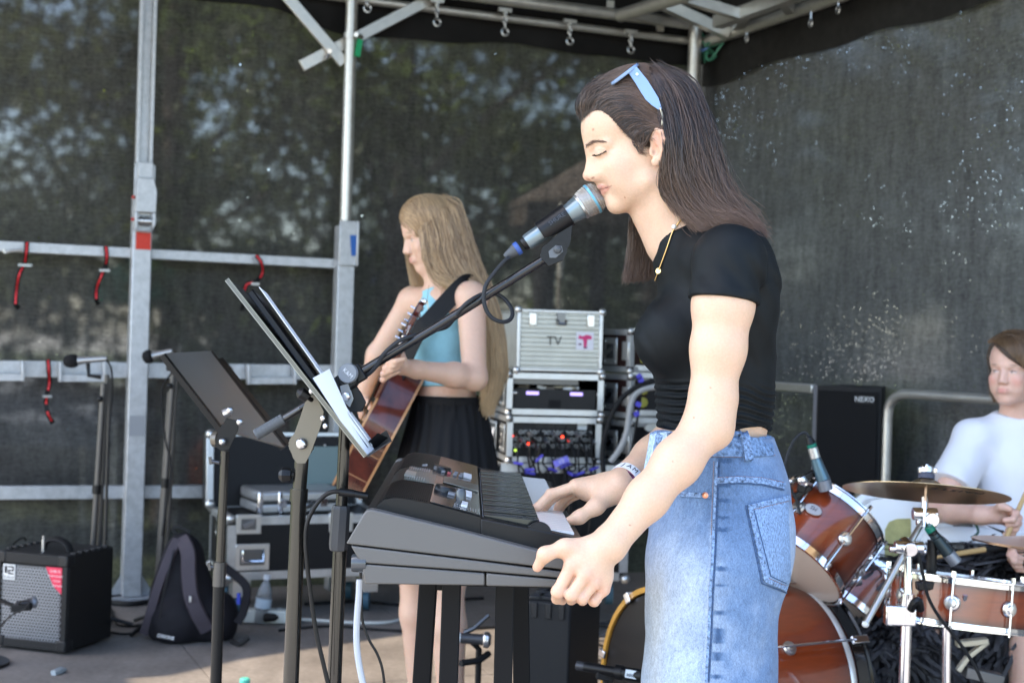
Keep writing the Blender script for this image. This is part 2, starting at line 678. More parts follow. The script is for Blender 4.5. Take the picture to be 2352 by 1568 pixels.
def net_mat(name, col, base_open, pin, pin_scale, thin=0.0):
 """black shade cloth: a close weave that lets some light through, with worn pinholes"""
 m=bpy.data.materials.new(name)
 m.use_nodes=True
 nt=m.node_tree
 N, L=nt.nodes.new, nt.links.new
 b=nt.nodes["Principled BSDF"]
 out=nt.nodes["Material Output"]
 b.inputs["Roughness"].default_value=.75
 b.inputs["Specular IOR Level"].default_value=.25
 tc=N("ShaderNodeTexCoord")
 n1=N("ShaderNodeTexNoise");n1.inputs["Scale"].default_value=60;n1.inputs["Detail"].default_value=4
 n2=N("ShaderNodeTexNoise");n2.inputs["Scale"].default_value=1.3;n2.inputs["Detail"].default_value=5
 mpH=N("ShaderNodeMapping");mpH.inputs["Scale"].default_value=(1, 1, 14)
 n3=N("ShaderNodeTexNoise");n3.inputs["Scale"].default_value=16;n3.inputs["Detail"].default_value=3
 mpV=N("ShaderNodeMapping");mpV.inputs["Scale"].default_value=(3, 3, .8)
 n4=N("ShaderNodeTexNoise");n4.inputs["Scale"].default_value=8;n4.inputs["Detail"].default_value=3
 for n in(n1, n2):
  L(tc.outputs["Object"], n.inputs[0])
 L(tc.outputs["Object"], mpH.inputs[0]);L(mpH.outputs[0], n3.inputs[0])
 L(tc.outputs["Object"], mpV.inputs[0]);L(mpV.outputs[0], n4.inputs[0])
 mx=N("ShaderNodeMix");mx.data_type='RGBA'
 mx.inputs[6].default_value=tuple(c*.55 for c in col)+(1, )
 mx.inputs[7].default_value=tuple(c*1.5 for c in col)+(1, )
 sm=N("ShaderNodeMath");sm.operation='ADD'
 s2=N("ShaderNodeMath");s2.operation='ADD'
 L(n1.outputs[0], sm.inputs[0]);L(n3.outputs[0], sm.inputs[1])
 L(sm.outputs[0], s2.inputs[0]);L(n4.outputs[0], s2.inputs[1])
 rp=N("ShaderNodeMapRange");rp.inputs["From Min"].default_value=1.05;rp.inputs["From Max"].default_value=1.95
 L(s2.outputs[0], rp.inputs[0]);L(rp.outputs[0], mx.inputs["Factor"])
 L(mx.outputs[2], b.inputs["Base Color"])
 op=N("ShaderNodeMapRange")
 op.inputs["From Min"].default_value=1.0;op.inputs["From Max"].default_value=2.0
 op.inputs["To Min"].default_value=base_open*.45;op.inputs["To Max"].default_value=base_open*1.6
 L(s2.outputs[0], op.inputs[0])
 vo=N("ShaderNodeTexVoronoi");vo.feature='F1';vo.inputs["Scale"].default_value=pin_scale
 L(tc.outputs["Object"], vo.inputs[0])
 sep=N("ShaderNodeSeparateColor")
 L(vo.outputs["Color"], sep.inputs[0])
 gate=N("ShaderNodeMapRange");gate.inputs["From Min"].default_value=1-pin;gate.inputs["From Max"].default_value=1.0
 gate.inputs["To Min"].default_value=0;gate.inputs["To Max"].default_value=.25
 L(sep.outputs[0], gate.inputs[0])
 n5=N("ShaderNodeTexNoise");n5.inputs["Scale"].default_value=.9;n5.inputs["Detail"].default_value=3
 L(tc.outputs["Object"], n5.inputs[0])
 r5=N("ShaderNodeMapRange");r5.inputs["From Min"].default_value=.12;r5.inputs["From Max"].default_value=.46
 L(n5.outputs[0], r5.inputs[0])
 gm=N("ShaderNodeMath");gm.operation='MULTIPLY'
 L(gate.outputs[0], gm.inputs[0]);L(r5.outputs[0], gm.inputs[1])
 lt=N("ShaderNodeMath");lt.operation='LESS_THAN'
 L(vo.outputs["Distance"], lt.inputs[0]);L(gm.outputs[0], lt.inputs[1])
 mxf=N("ShaderNodeMath");mxf.operation='MAXIMUM'
 l2=N("ShaderNodeMath");l2.operation='MULTIPLY';l2.inputs[1].default_value=.85
 L(lt.outputs[0], l2.inputs[0])
 L(op.outputs[0], mxf.inputs[0]);L(l2.outputs[0], mxf.inputs[1])
 tr=N("ShaderNodeBsdfTransparent")
 rf=N("ShaderNodeBsdfRefraction")
 rf.inputs["IOR"].default_value=1.04
 rf.inputs["Roughness"].default_value=.30
 mt=N("ShaderNodeMixShader")
 L(lt.outputs[0], mt.inputs[0]);L(rf.outputs[0], mt.inputs[1]);L(tr.outputs[0], mt.inputs[2])
 ms=N("ShaderNodeMixShader")
 L(mxf.outputs[0], ms.inputs[0]);L(b.outputs[0], ms.inputs[1]);L(mt.outputs[0], ms.inputs[2])
 L(ms.outputs[0], out.inputs["Surface"])
 return m
M_NET=net_mat("shade_net", (.052, .050, .047), .120, .07, 56)
M_NETB=net_mat("shade_net_back", (.092, .095, .095), .035, .92, 105)
M_VAL=mat("valance_cloth", (.014, .013, .012), rough=.8, var=.4, vscale=5, bump=.2, bscale=200)
def wavy_sheet(p00, u, v, nu, nv, amp, seed):
 """a hanging cloth from p00 along u (long) and v (down), with gentle folds"""
 n=u.cross(v).normalized()
 mb=MB()
 def fn(a, b):
  q=Vector((a*u.length*.8+seed, b*v.length*.35, seed))
  w=amp*(mnoise.noise(q)+.5*mnoise.noise(q*3.1))*(.3+.7*math.sin(math.pi*min(1, b*.9+.1)))
  return p00+u*a+v*b+n*w
 mb.grid(fn, nu, nv)
 return mb
TOP=4.02
side_net=thing("netting", "black shade netting stretched behind the rails, with trees showing through", "netting", G(-3, .06), None)
wavy_sheet(G(-6.2, .06, TOP), G(6.32, 0)-G(0, 0), Vector((0, 0, -TOP-.5)), 60, 40, .018, 1.3).build("mesh_cloth", M_NET, side_net, angle=180)
_vp=[on_side(x, y, .03)for x, y in((430, -10), (650, 22), (820, 74), (1050, 92), (1300, 112), (1570, 140))]
VA=[(p-CORNER).dot(E1)for p in _vp]
VZ=[p.z for p in _vp]
_vq=[on_back(x, y, .03)for x, y in((2055, 57), (1900, 98), (1750, 143), (1680, 168), (1612, 192))]
WB=[(p-CORNER).dot(E2)for p in _vq]
WZ=[p.z for p in _vq]
def valance_fn():
 mb=MB()
 n=50
 def fn(u, v):
  a=-6.2+6.24*u
  low=float(np.interp(a, VA, VZ))+.012*math.sin(a*4.1)+.01*math.sin(a*9.7)
  z=TOP+.02+(low-TOP-.02)*v
  return G(a, .035-.012*math.sin(a*9+v*3)*v, z)
 mb.grid(fn, 70, 8)
 return mb
valance_fn().build("valance", M_VAL, side_net, angle=180)
back_net=thing("netting", "dark shade netting with sunlit pinholes behind the drummer", "netting", G(.06, -3), None)
wavy_sheet(G(.06, .13, TOP), G(0, -6.4)-G(0, 0), Vector((0, 0, -TOP-.5)), 60, 40, .02, 7.7).build("mesh_cloth", M_NETB, back_net, angle=180)
mb=MB()
def vb(u, v):
 b=.04-6.2*u
 low=float(np.interp(b, WB, WZ))+.012*math.sin(b*7)
 z=TOP+(low-TOP)*v
 return G(.035+.012*math.sin(b*11+3*v)*v, b, z)
mb.grid(vb, 60, 8)
mb.build("valance", mat("valance_back", (.030, .029, .027), rough=.8, var=.35, vscale=20, bump=.2, bscale=200), back_net, angle=180)
p_top=on_side(338, -60, .10)
p_bot=on_side(300, 1366, .10)
PX=Vector((p_bot.x, p_bot.y, 0))
post=thing("stage_post", "galvanised square post with sliding winch bracket and red sticker", "post", PX, "posts of the stage frame")
def at_post(z, dx=0.0, dy=0.0):
 t=z
 lean=Vector((0, 0, 0))
 return PX+E1*dx+E2*dy+Vector((0, 0, z))
ZB=on_side(325, 524, .10).z
wv=.088
mb=MB()
mb.bar(at_post(.012), at_post(1.86), .088, .088, E2)
mb.build("lower_tube", M_GALV, post, bevel=.006)
mb=MB()
for s in(-1, 1):
 mb.bar(at_post(1.84, s*.030), at_post(4.0, s*.030), .016, .05, E2)
mb.bar(at_post(1.84, 0, .018), at_post(4.0, 0, .018), .05, .012, E2)
mb.build("channel", M_GALV, post, bevel=.002)
Mp=frame(at_post(0), (0, 0, 1), E1)
mb=MB()
mb.box((0, -.055, ZB+.14), (.094, .010, .30), Mp)
mb.build("back_plate", M_GALV, post, bevel=.002)
mb=MB()
pr=[(-.046, .0), (-.046, .36), (-.040, .50), (.040, .50), (.052, .36), (.056, .22), (.052, .05), (.040, 0)]
Mb=frame(at_post(ZB, 0, -.060), -E2, E1)@Matrix.Diagonal((1, .56, 1, 1))
M2=Mb
mb.prism([(-.044, .12), (.050, .12), (.052, .30), (.036, .40), (-.038, .40)], M2, .035)
mb.prism([(-.044, -.02), (-.030, -.02), (-.030, .12), (-.044, .12)], M2, .035)
mb.prism([(.034, -.02), (.050, .02), (.050, .12), (.034, .12)], M2, .035)
mb.prism([(-.044, -.035), (.034, -.035), (.034, -.02), (-.044, -.02)], M2, .035)
mb.prism([(-.034, .40), (.034, .40), (.034, .53), (-.034, .53)], M2, .02)
mb.build("bracket", M_GALV, post, bevel=.003)
mb=MB()
mb.cyl(M2@Vector((-.030, .05, .012)), M2@Vector((.034, .05, .012)), .016, 16)
for x in(-.012, .004, .018):
 mb.cyl(M2@Vector((x-.003, .05, .012)), M2@Vector((x+.003, .05, .012)), .026, 18)
mb.build("roller", M_STEEL, post)
for z in(.06, .24):
 mb=MB()
 mb.sphere(M2@Vector((-.050, z, .01)), .009, 6)
 mb.build("bolt", mat("red_bolt", (.45, .06, .05), rough=.5), post)
mb=MB()
mb.box((0, 0, 0), (.066, .078, .002), frame(at_post(ZB-.062, .003, -.0455), -E2, E1))
st=mb.build("sticker", mat("orange_red", (.72, .045, .022), rough=.5), post)
for r in range(7):
 text("print", "WARNHINWEIS BEACHTEN"[:16+(r*3)%4], mat("dark_red_ink", (.30, .02, .01), rough=.6), frame(at_post(ZB-.030-r*.011, .003, -.0470), -E2, E1), .0075, post, .0001)
mb=MB()
mb.box((0, 0, .006), (.22, .16, .012), Mp)
mb.prism([(.044, 0), (.105, 0), (.044, .10)], frame(at_post(.012, 0, .0), -E2, E1), .006)
mb.prism([(-.044, 0), (-.105, 0), (-.044, .10)], frame(at_post(.012, 0, .0), -E2, E1), .006)
mb.build("foot_plate", M_GALV, post)
mb=MB()
mb.box((0, 0, 0), (.07, .095, .002), frame(at_post(.80, .0, -.0455), -E2, E1))
mb.build("joint_plate", mat("grey_plate", (.33, .34, .36), rough=.5, metal=.4), post)
q=on_side(783, 860, .10)
PX2=Vector((q.x, q.y, 0))
post2=thing("stage_post", "steel post with round upper tube and green and blue tags", "post", PX2, "posts of the stage frame")
mb=MB()
mb.bar(PX2+Vector((0, 0, .0)), PX2+Vector((0, 0, 1.78)), .085, .085, E2)
mb.build("lower_tube", M_GALV, post2, bevel=.005)
mb=MB()
mb.cyl(PX2+Vector((0, 0, 1.70)), PX2+Vector((0, 0, 4.0)), .029, 24)
mb.build("upper_tube", M_ALU, post2)
z0=on_side(790, 555, .1).z
mb=MB()
mb.bar(PX2+Vector((0, 0, z0-.12))-E2*.05, PX2+Vector((0, 0, z0+.10))-E2*.05, .085, .014, E2)
mb.bar(PX2+Vector((0, 0, z0-.12))-E2*.05+E1*.045, PX2+Vector((0, 0, z0+.10))-E2*.05+E1*.045, .012, .05, E2)
mb.build("bracket", M_GALV, post2, bevel=.004)
mb=MB()
mb.box((0, 0, 0), (.030, .10, .004), frame(PX2+Vector((0, 0, z0-.02))-E2*.062+E1*.028, -E2, E1+Vector((0, 0, .1))))
mb.build("blue_tag", mat("blue_plastic", (.012, .11, .42), rough=.4), post2)
zg=on_side(805, 112, .1).z
mb=MB()
mb.box((0, 0, 0), (.026, .085, .012), frame(PX2+Vector((0, 0, zg))-E2*.036+E1*.030, -E2, E1+Vector((0, 0, -.15))))
mb.build("green_clip", mat("green_plastic", (.0, .33, .12), rough=.4), post2)
mb=MB()
mb.cyl(PX2+Vector((0, 0, zg+.06))-E2*.055+E1*.01, PX2+Vector((0, 0, zg+.06))-E2*.01+E1*.05, .012, 10)
mb.lathe([(.030, -.014), (.036, -.014), (.036, .014), (.030, .014)], frame(PX2+Vector((0, 0, zg+.06)), (0, 0, 1)), 20)
mb.build("collar", M_ALU, post2)
colm=thing("stage_post", "pale aluminium corner column under the roof truss", "post", G(-.10, -.10), "posts of the stage frame")
zc=P(1590, 62, (G(-.10, -.10)).y).z
mb=MB()
mb.cyl(G(-.10, -.10, 0), G(-.10, -.10, zc), .036, 28)
mb.build("tube", M_ALU, colm)
mb=MB()
mb.cyl(G(-.10, -.10, zc), G(-.10, -.10, zc+.02), .050, 24)
mb.cyl(G(-.10, -.10, zc+.02), G(-.10, -.10, zc+.045), .062, 24)
mb.build("cap", M_ALU, colm)
def rail(px0, py0, px1, py1, h, w, label, inset=.06, name="rail"):
 a, b=on_side(px0, py0, inset), on_side(px1, py1, inset)
 r=thing(name, label, "rail", (a+b)/2, "rails along the side wall")
 return r, a, b
r1, a, b=rail(-40, 563, 775, 606, 0, 0, "upper galvanised rail with straps hanging from it")
mb=MB();mb.bar(a, b, .030, .048, (0, 0, 1));mb.build("square_tube", M_GALV, r1, bevel=.004)
r2, a, b=rail(-40, 846, 1000, 858, 0, 0, "middle galvanised rail at the height of the music stands")
mb=MB();mb.bar(a, b, .035, .075, (0, 0, 1));mb.build("square_tube", M_GALV, r2, bevel=.004)
for x0, x1, y in((-30, 52, 866), (138, 240, 868), (570, 676, 874)):
 mb=MB()
 c0, c1=on_side(x0, y, .115), on_side(x1, y, .115)
 mb.bar(c0, c1, .025, .035, (0, 0, 1))
 for e in(x0, x1)if x0>0 else(x1, ):
  mb.bar(on_side(e, y+9, .115), on_side(e, y-38, .115), .014, .05, E2)
 mb.build("hook_bracket", M_GALV, r2, bevel=.003)
r3, a, b=rail(-40, 1131, 520, 1128, 0, 0, "lowest galvanised rail near the floor behind the mic stands")
mb=MB();mb.bar(a, b, .035, .062, (0, 0, 1));mb.build("square_tube", M_GALV, r3, bevel=.004)
for(x0, y0, i0), (x1, y1, i1), lab in(((655, -12, .075), (790, 146, .075), "diagonal brace sloping down to the right above the guitarist"), ((692, 152, .05), (1010, -12, .05), "diagonal brace rising to the right past the round post")):
 br_=thing("brace", lab, "brace", on_side((x0+x1)/2, (y0+y1)/2, i0), "diagonal braces at the post")
 mb=MB()
 mb.bar(on_side(x0, y0, i0), on_side(x1, y1, i1), .056, .020, -E2)
 o_=mb.build("square_tube", M_ALU, br_, bevel=.003)
mb=MB()
mb.cyl(on_side(757, 118, .11), on_side(757, 118, .06), .012, 10)
mb.cyl(on_side(751, 133, .10), on_side(760, 118, .10), .008, 8)
mb.build("bolt", M_STEEL, br_)
M_STRAP=mat("strap_black", (.014, .013, .013), rough=.7)
M_STRAPR=mat("strap_red", (.52, .02, .025), rough=.6)
M_BUCK=mat("buckle", (.55, .56, .56), rough=.3, metal=.9)
def strap(pts, redspans, buckle, label, w=.022):
 base=on_side(pts[0][0], pts[0][1], .11)
 t=thing("strap", label, "strap", base, "lashing straps on the rails")
 path=catmull([on_side(x, y, .11+.02*(i%2))for i, (x, y)in enumerate(pts)], 8)
 def ribbon(path, off, w):
  mb=MB()
  for i, p in enumerate(path):
   tn=(path[min(i+1, len(path)-1)]-path[max(i-1, 0)]).normalized()
   s=tn.cross(-E2).normalized()
   tw=s*math.cos(.5*math.sin(i*.4))+E2*math.sin(.5*math.sin(i*.4))
   for o in(0, .002):
    mb.v.append(p-tw*w/2-E2*(off+o))
    mb.v.append(p+tw*w/2-E2*(off+o))
  for i in range(len(path)-1):
   k=i*4
   mb.f+=[(k, k+4, k+5, k+1), (k+2, k+3, k+7, k+6), (k, k+2, k+6, k+4), (k+1, k+5, k+7, k+3)]
  return mb
 ribbon(path, 0, w).build("webbing", M_STRAP, t)
 for s0, s1 in redspans:
  i0, i1=int(s0*(len(path)-1)), int(s1*(len(path)-1))
  ribbon(path[i0:i1+1], .003, w*.42).build("red_print", M_STRAPR, t)
 bx, by, bl=buckle
 c=on_side(bx, by, .135)
 mb=MB()
 mb.bar(c-E1*bl*.38, c+E1*bl*.38, .008, .010, (0, 0, 1))
 mb.cyl(c-E1*bl*.40, c+E1*bl*.45, .005, 8)
 mb.build("buckle", M_BUCK, t)
 return t
strap([(62, 556), (60, 580), (56, 606), (44, 630), (38, 665), (36, 698), (44, 708)], [(.0, .32), (.38, .85)], (57, 609, .075), "black and red strap near the left end of the upper rail")
strap([(243, 566), (245, 590), (242, 612), (232, 634), (222, 662), (221, 686), (226, 700)], [(.0, .30), (.42, .85)], (240, 621, .06), "black and red strap left of the winch post on the upper rail")
strap([(588, 586), (600, 604), (602, 628), (588, 646), (566, 654), (560, 680), (556, 714)], [(.0, .42), (.58, .9)], (586, 652, .05), "black and red strap behind the tall music stand")
strap([(110, 826), (112, 850), (113, 880), (108, 905), (106, 925), (110, 950), (122, 972)], [(.0, .45), (.55, .7), (.8, .97)], (108, 910, .05), "black and red strap on the middle rail beside the tall mic stand")
strap([(520, 838), (530, 850), (536, 864), (534, 872), (532, 880), (530, 890), (528, 896)], [(.0, .4)], (532, 880, .04), "short black and red strap behind the black music desk")
mb=MB()
hk=thing("hook", "small steel hook on the left end of the upper rail", "hook", on_side(20, 575, .1))
mb.tube(catmull([on_side(8, 572, .1), on_side(12, 580, .1), on_side(22, 577, .1), on_side(50, 574, .1)], 6), .007, 8)
mb.build("hook_wire", M_BUCK, hk)
hang=[(844, -12, 20), (1004, 2, 52), (1160, 24, 74), (1309, 50, 95), (1449, 74, 115)]
for i, (x, y0, y1)in enumerate(hang):
 p0, p1=on_side(x, y0, .12), on_side(x, y1, .12)
 t=thing("hanging_hook", ["steel hook and chain beside the round post top", "steel hook and chain just right of the brace top", "steel hook and chain over the gap between brace and sunglasses", "steel hook and chain left of the singer's head", "steel hook and chain above the sunglasses"][i], "hook", p0, "hooks along the roof edge")
 mb=MB()
 mb.bar(p0-E1*.035, p0+E1*.035, .018, .020, (0, 0, 1))
 mb.bar(p0, p0-Vector((0, 0, .03)), .016, .020, E2)
 mb.build("clamp", M_ALU, t)
 L_=(p0-p1).length
 for k in range(3):
  c=p0.lerp(p1, .28+.2*k)
  mb=MB()
  ax=E1 if k%2 else E2
  mb.tube([c+ax*.009*math.cos(a_)+Vector((0, 0, .018*math.sin(a_)))for a_ in[j*math.pi/5 for j in range(10)]], .0035, 6, closed=True)
  mb.build("link", M_BUCK, t)
 mb=MB()
 c=p1
 mb.tube([c+E1*.018*math.cos(a_)+Vector((0, 0, .018*math.sin(a_)))for a_ in[j*math.pi/7 for j in range(14)]], .005, 6, closed=True)
 mb.build("ring", M_BUCK, t)
roof=thing("stage_roof", "dark canopy roof carried by pale aluminium truss tubes", "roof", G(-3, -3, 3.6), None)
RT=4.05
M_ROOF=mat("roof_cloth", (.022, .021, .020), rough=.75, var=.3, vscale=3)
SLOT=None
zt=zc+.045
def cam_tube(parent, name, pts, r, m, sq=None):
 mb=MB()
 if sq:
  for a_, b_ in zip(pts[:-1], pts[1:]):
   mb.bar(a_, b_, sq, sq, (0, 0, 1))
 else:
  mb.tube(pts, r, 14)
 return mb.build(name, m, parent)
def tubes(name, lst):
 for p0, p1, r, sq in lst:
  cam_tube(roof, name, [p0, p1], r, M_ALU, sq=sq)
def ext(p, q, k):
 return q+(q-p)*k
dc=G(-.1, -.1).y
t1a, t1b=on_side(1435, 46, .03), on_side(1577, 94, .03)
t2a, t2b=on_side(1460, 22, .14), on_side(1580, 55, .14)
t3a, t3b=on_back(1600, 104, .03), on_back(1960, 0, .03)
t4a, t4b=on_back(1648, 52, .26), on_back(1850, -2, .26)
t1l=G(-5.9, -.03, t1b.z)
t2l=G(-5.9, -.14, t2b.z)
tubes("truss_tube", [(t1l, t1b, .021, None), (t2l, t2b, .030, None), (t3a, G(-.03, -6.0, t3b.z), .032, None), (t4a, G(-.26, -6.0, t4b.z), .03, .060), (on_side(1516, 6, .30), on_back(1672, 78, .06), .03, .055), (on_side(1425, 36, .50), ext(on_side(1425, 36, .50), P(1560, -6, 6.6), .5), .033, None), (P(1572, -4, 6.9), on_back(1706, 36, .26), .03, .048), (ext(on_side(1290, -2, .28), on_side(1435, 32, .28), -.0), on_side(1516, 50, .2), .02, .040), ])
tubes("truss_brace", [(on_back(1711, 36, .24), on_back(1690, 64, .04), .02, .045), (on_back(1799, 4, .24), on_back(1817, 26, .04), .02, .045), (on_side(1515, 44, .12), on_side(1517, 66, .04), .02, .040), (on_side(1402, 10, .14), on_side(1403, 30, .04), .02, .040), ])
for b_ in(-1.9, -3.0, -4.2, -5.4):
 tubes("truss_brace", [(G(-.26, b_, t4a.z), G(-.03, b_-.1, t3a.z), .02, .045)])
 tubes("truss_tube", [(G(-.26, b_, t4a.z+.05), G(-5.9, b_, t4a.z+.15), .03, None)])
mb=MB()
for k in range(7):
 c_=on_back(1612+6*k, 104-6*(k%3)+4, .03)
 mb.tube(catmull([c_+Vector((RNG.normal(0, .03), RNG.normal(0, .03), RNG.normal(0, .04)))for _ in range(5)], 5), .004, 5)
mb.build("cable_tie", mat("tie_green", (.08, .32, .2), rough=.4), roof)
mb=MB()
mb.add([on_back(1606, 112, .05), on_back(1630, 108, .06), on_back(1622, 116, .09), on_back(1610, 118, .08)], [(0, 1, 2, 3)])
mb.build("blue_tape", mat("tape_blue", (.18, .34, .72), rough=.4), roof)
hb=[(1715, 82), (1863, 46), (1985, 10)]
for i, (x, y)in enumerate([(1715, 92), (1862, 56), (1925, 25)]):
 p0=on_back(x, y-10, .04)
 t=thing("hanging_hook", ["small ring holding the back netting beside the corner column", "small ring holding the back netting, second from the column", "small ring holding the back netting, third from the column"][i], "hook", p0, "hooks along the roof edge")
 mb=MB()
 mb.tube([p0+Vector((0, 0, .05)), p0], .006, 6)
 mb.tube([p0+E2*.014*math.cos(a_)+Vector((0, 0, -.016+.018*math.sin(a_)))for a_ in[j*math.pi/6 for j in range(12)]], .004, 6, closed=True)
 mb.build("ring", M_BUCK, t)
def roof_sheet(poly, name="roof_cloth", m=None):
 mb=MB()
 n=len(poly)
 mb.v=[Vector(p)for p in poly]+[Vector(p)+Vector((0, 0, .01))for p in poly]
 mb.f=[tuple(range(n))[::-1], tuple(range(n, 2*n))]+[(i, (i+1)%n, n+(i+1)%n, n+i)for i in range(n)]
 return mb.build(name, m or M_ROOF, roof, smooth=False)
def up_to_roof(p):
 t=RT/SUN_DIR.z
 q=Vector((p.x, p.y, 0))+SUN_DIR*t
 r=q-CORNER
 return r.dot(E1), r.dot(E2)
s0=up_to_roof(PF(930, 1560))
A0, A1=-6.6, .1
B0, B1=-4.6, .1
lit=[up_to_roof(PF(*q))for q in((300, 1572), (385, 1551), (560, 1512), (746, 1484), (980, 1450), (1130, 1440), (1400, 1440), (1560, 1480), (1560, 1566))]  # roof opening invented and shaped so sun falls on this floor area
la=[q[0]for q in lit]
lb=[q[1]for q in lit]
def roof_band(a0, a1, b0, b1):
 roof_sheet([G(a0, b0, RT), G(a1, b0, RT), G(a1, b1, RT), G(a0, b1, RT)])
ha0, ha1, hb0, hb1=min(la), max(la), min(lb), max(lb)
roof_band(A0, ha0, B0, B1)
roof_band(ha1, A1, B0, B1)
roof_band(ha0, ha1, B0, hb0)
far_edge=sorted([(a_, b_)for a_, b_ in lit[1:7]])
roof_sheet([G(a_, b_, RT)for a_, b_ in[(ha0, far_edge[0][1])]+far_edge+[(ha1, far_edge[-1][1]), (ha1, B1), (ha0, B1)]])
m_=bpy.data.materials.new("sun_patch_filter")
m_.use_nodes=True
_nt=m_.node_tree
_tr=_nt.nodes.new("ShaderNodeBsdfTransparent")
_tr.inputs[0].default_value=(.92, .86, .78, 1)
_ms=_nt.nodes.new("ShaderNodeMixShader")
_ms.inputs[0].default_value=.68
_nt.nodes["Principled BSDF"].inputs["Base Color"].default_value=(.05, .05, .05, 1)
_nt.links.new(_nt.nodes["Principled BSDF"].outputs[0], _ms.inputs[1])
_nt.links.new(_tr.outputs[0], _ms.inputs[2])
_nt.links.new(_ms.outputs[0], _nt.nodes["Material Output"].inputs[0])
roof_sheet([G(a_, b_, RT+.004)for a_, b_ in[(ha0, hb0), (ha1, hb0), (ha1, far_edge[-1][1])]+far_edge[::-1]+[(ha0, far_edge[0][1])]], "sun_patch_sheet", m_)  # unseen sheet added over the opening to weaken the sun patch
lawn=MB()
lawn.v=[G(-60, .9, GZ+.004), G(60, .9, GZ+.004), G(60, 120, GZ+.004), G(-60, 120, GZ+.004)]
lawn.f=[(0, 1, 2, 3)]
tag(lawn.build("lawn_ground", mat("lawn_grass", (.055, .080, .022), rough=.9, var=.4, vscale=1.5, col2=(.10, .12, .04)), None), kind="structure")
# beyond the netting
M_BARK=mat("bark", (.10, .075, .055), rough=.9, var=.4, vscale=6, bump=.6, bscale=20)
def leaf_mat(name, c, c2):
 m=mat(name, c, rough=.5, var=.5, vscale=.9, col2=c2, spec=.3)
 b=m.node_tree.nodes["Principled BSDF"]
 nt=m.node_tree
 tr=nt.nodes.new("ShaderNodeBsdfTranslucent")
 tr.inputs[0].default_value=tuple(min(1, x*1.6)for x in c2)+(1, )
 ms=nt.nodes.new("ShaderNodeMixShader")
 ms.inputs[0].default_value=.35
 nt.links.new(b.outputs[0], ms.inputs[1])
 nt.links.new(tr.outputs[0], ms.inputs[2])
 nt.links.new(ms.outputs[0], nt.nodes["Material Output"].inputs[0])
 return m
LEAFM=[leaf_mat("leaves_green", (.035, .060, .012), (.12, .15, .025)), leaf_mat("leaves_dark", (.022, .045, .014), (.07, .10, .022))]
def make_tree_meshes(seed, H, R, nc=34):
 rg=np.random.default_rng(seed)
 mb=MB()
 mb.tube([(0, 0, -.2), (.06, .02, H*.25), (.0, .1, H*.5), (.1, 0, H*.85)], [.22, .17, .12, .03], 9)
 cl=[]
 for k in range(nc):
  a=rg.random()*6.28
  hz=H*(.18+.76*rg.random())
  rr=R*math.sin(math.pi*min(.97, (hz/H-.08)/1.02))**.7
  c=Vector((math.cos(a)*rr*(.35+.65*rg.random()), math.sin(a)*rr*(.35+.65*rg.random()), hz))
  cl.append(c)
  if k%2==0:
   mb.tube(catmull([(0, .05, hz*.72), (c.x*.5, c.y*.5, hz*.9), c], 4), [.05, .045, .04, .035, .03, .025, .02, .015, .01], 5)
 vs, fs=[], []
 for c in cl:
  n=420
  rad=R*(.20+.16*rg.random())
  for k in range(n):
   q=rg.normal(0, 1, 3)
   q=q/np.linalg.norm(q)*rad*rg.random()**.45
   p=np.array(c)+q*np.array((1.25, 1.25, .75))
   u=rg.normal(0, 1, 3);u/=np.linalg.norm(u)
   w=np.cross(u, rg.normal(0, 1, 3));w/=np.linalg.norm(w)+1e-9
   s=.032+.035*rg.random()
   b=len(vs)
   vs+=[p-u*s*1.5, p+w*s*.7, p+u*s*1.5, p-w*s*.7]
   fs.append((b, b+1, b+2, b+3))
 return mb, np.array(vs), np.array(fs)
tree_kinds=[make_tree_meshes(3, 8.5, 3.0), make_tree_meshes(11, 7.0, 2.6), make_tree_meshes(23, 10.0, 3.4, 25)]
tree_proto=[]
spots=[(-6.2, 13.0, 0, 1.0, "broad green tree beyond the netting at the far left of the side wall"), (-3.6, 15.5, 2, 1.0, "tall tree behind the netting between the two left posts"), (-1.0, 13.5, 1, 1.1, "bushy tree behind the round post and the guitarist"), (1.7, 16.0, 2, .95, "tree with bright sky gaps behind the singer's face"), (4.4, 15.0, 0, 1.05, "tree behind the netting beyond the corner column"), (10.5, 12.5, 1, .75, "low tree outside the back netting near the corner"), (12.0, 8.6, 0, .62, "low tree outside the back netting behind the drummer"), (-9.5, 17.0, 0, 1.35, "tall tree far to the left beyond the side netting"), (-7.4, 19.0, 1, 1.7, "large dense tree behind the winch post beyond the netting"), (13.5, 17.0, 2, .8, "tall tree far behind the back netting"), (-2.6, 22.0, 0, 1.2, "distant tree glimpsed low between the left posts"), (3.2, 24.0, 1, 1.5, "distant tree behind the parasol")]
for i, (x, y, kd, sc_, lab)in enumerate(spots):
 t=thing("tree", lab, "tree", (x, y, GZ), "trees beyond the netting")
 t.rotation_euler=(0, 0, i*1.9)
 t.scale=(sc_, sc_, sc_)
 kb, lv, lf=tree_kinds[kd]
 if kd not in[k for k, _ in tree_proto]:
  tr_=link_mesh("trunk", [tuple(v)for v in kb.v], kb.f, M_BARK, None)
  cw_=link_mesh("crown", lv, lf, LEAFM[kd%2], None, smooth=False)
  tree_proto.append((kd, (tr_.data, cw_.data)))
  tr_.parent=t
  cw_.parent=t
 else:
  dd=dict(tree_proto)[kd]
  for nm, me in zip(("trunk", "crown"), dd):
   o=bpy.data.objects.new(nm, me)
   COL.objects.link(o)
   o.parent=t
pc_=P(1395, 478, 10.5)
par=thing("parasol", "dark thatched parasol with a fringed brim seen through the netting behind the microphone", "parasol", (pc_.x, pc_.y, GZ))
mb=MB()
mb.cyl((pc_.x, pc_.y, GZ), (pc_.x, pc_.y, pc_.z+.25), .055, 12)
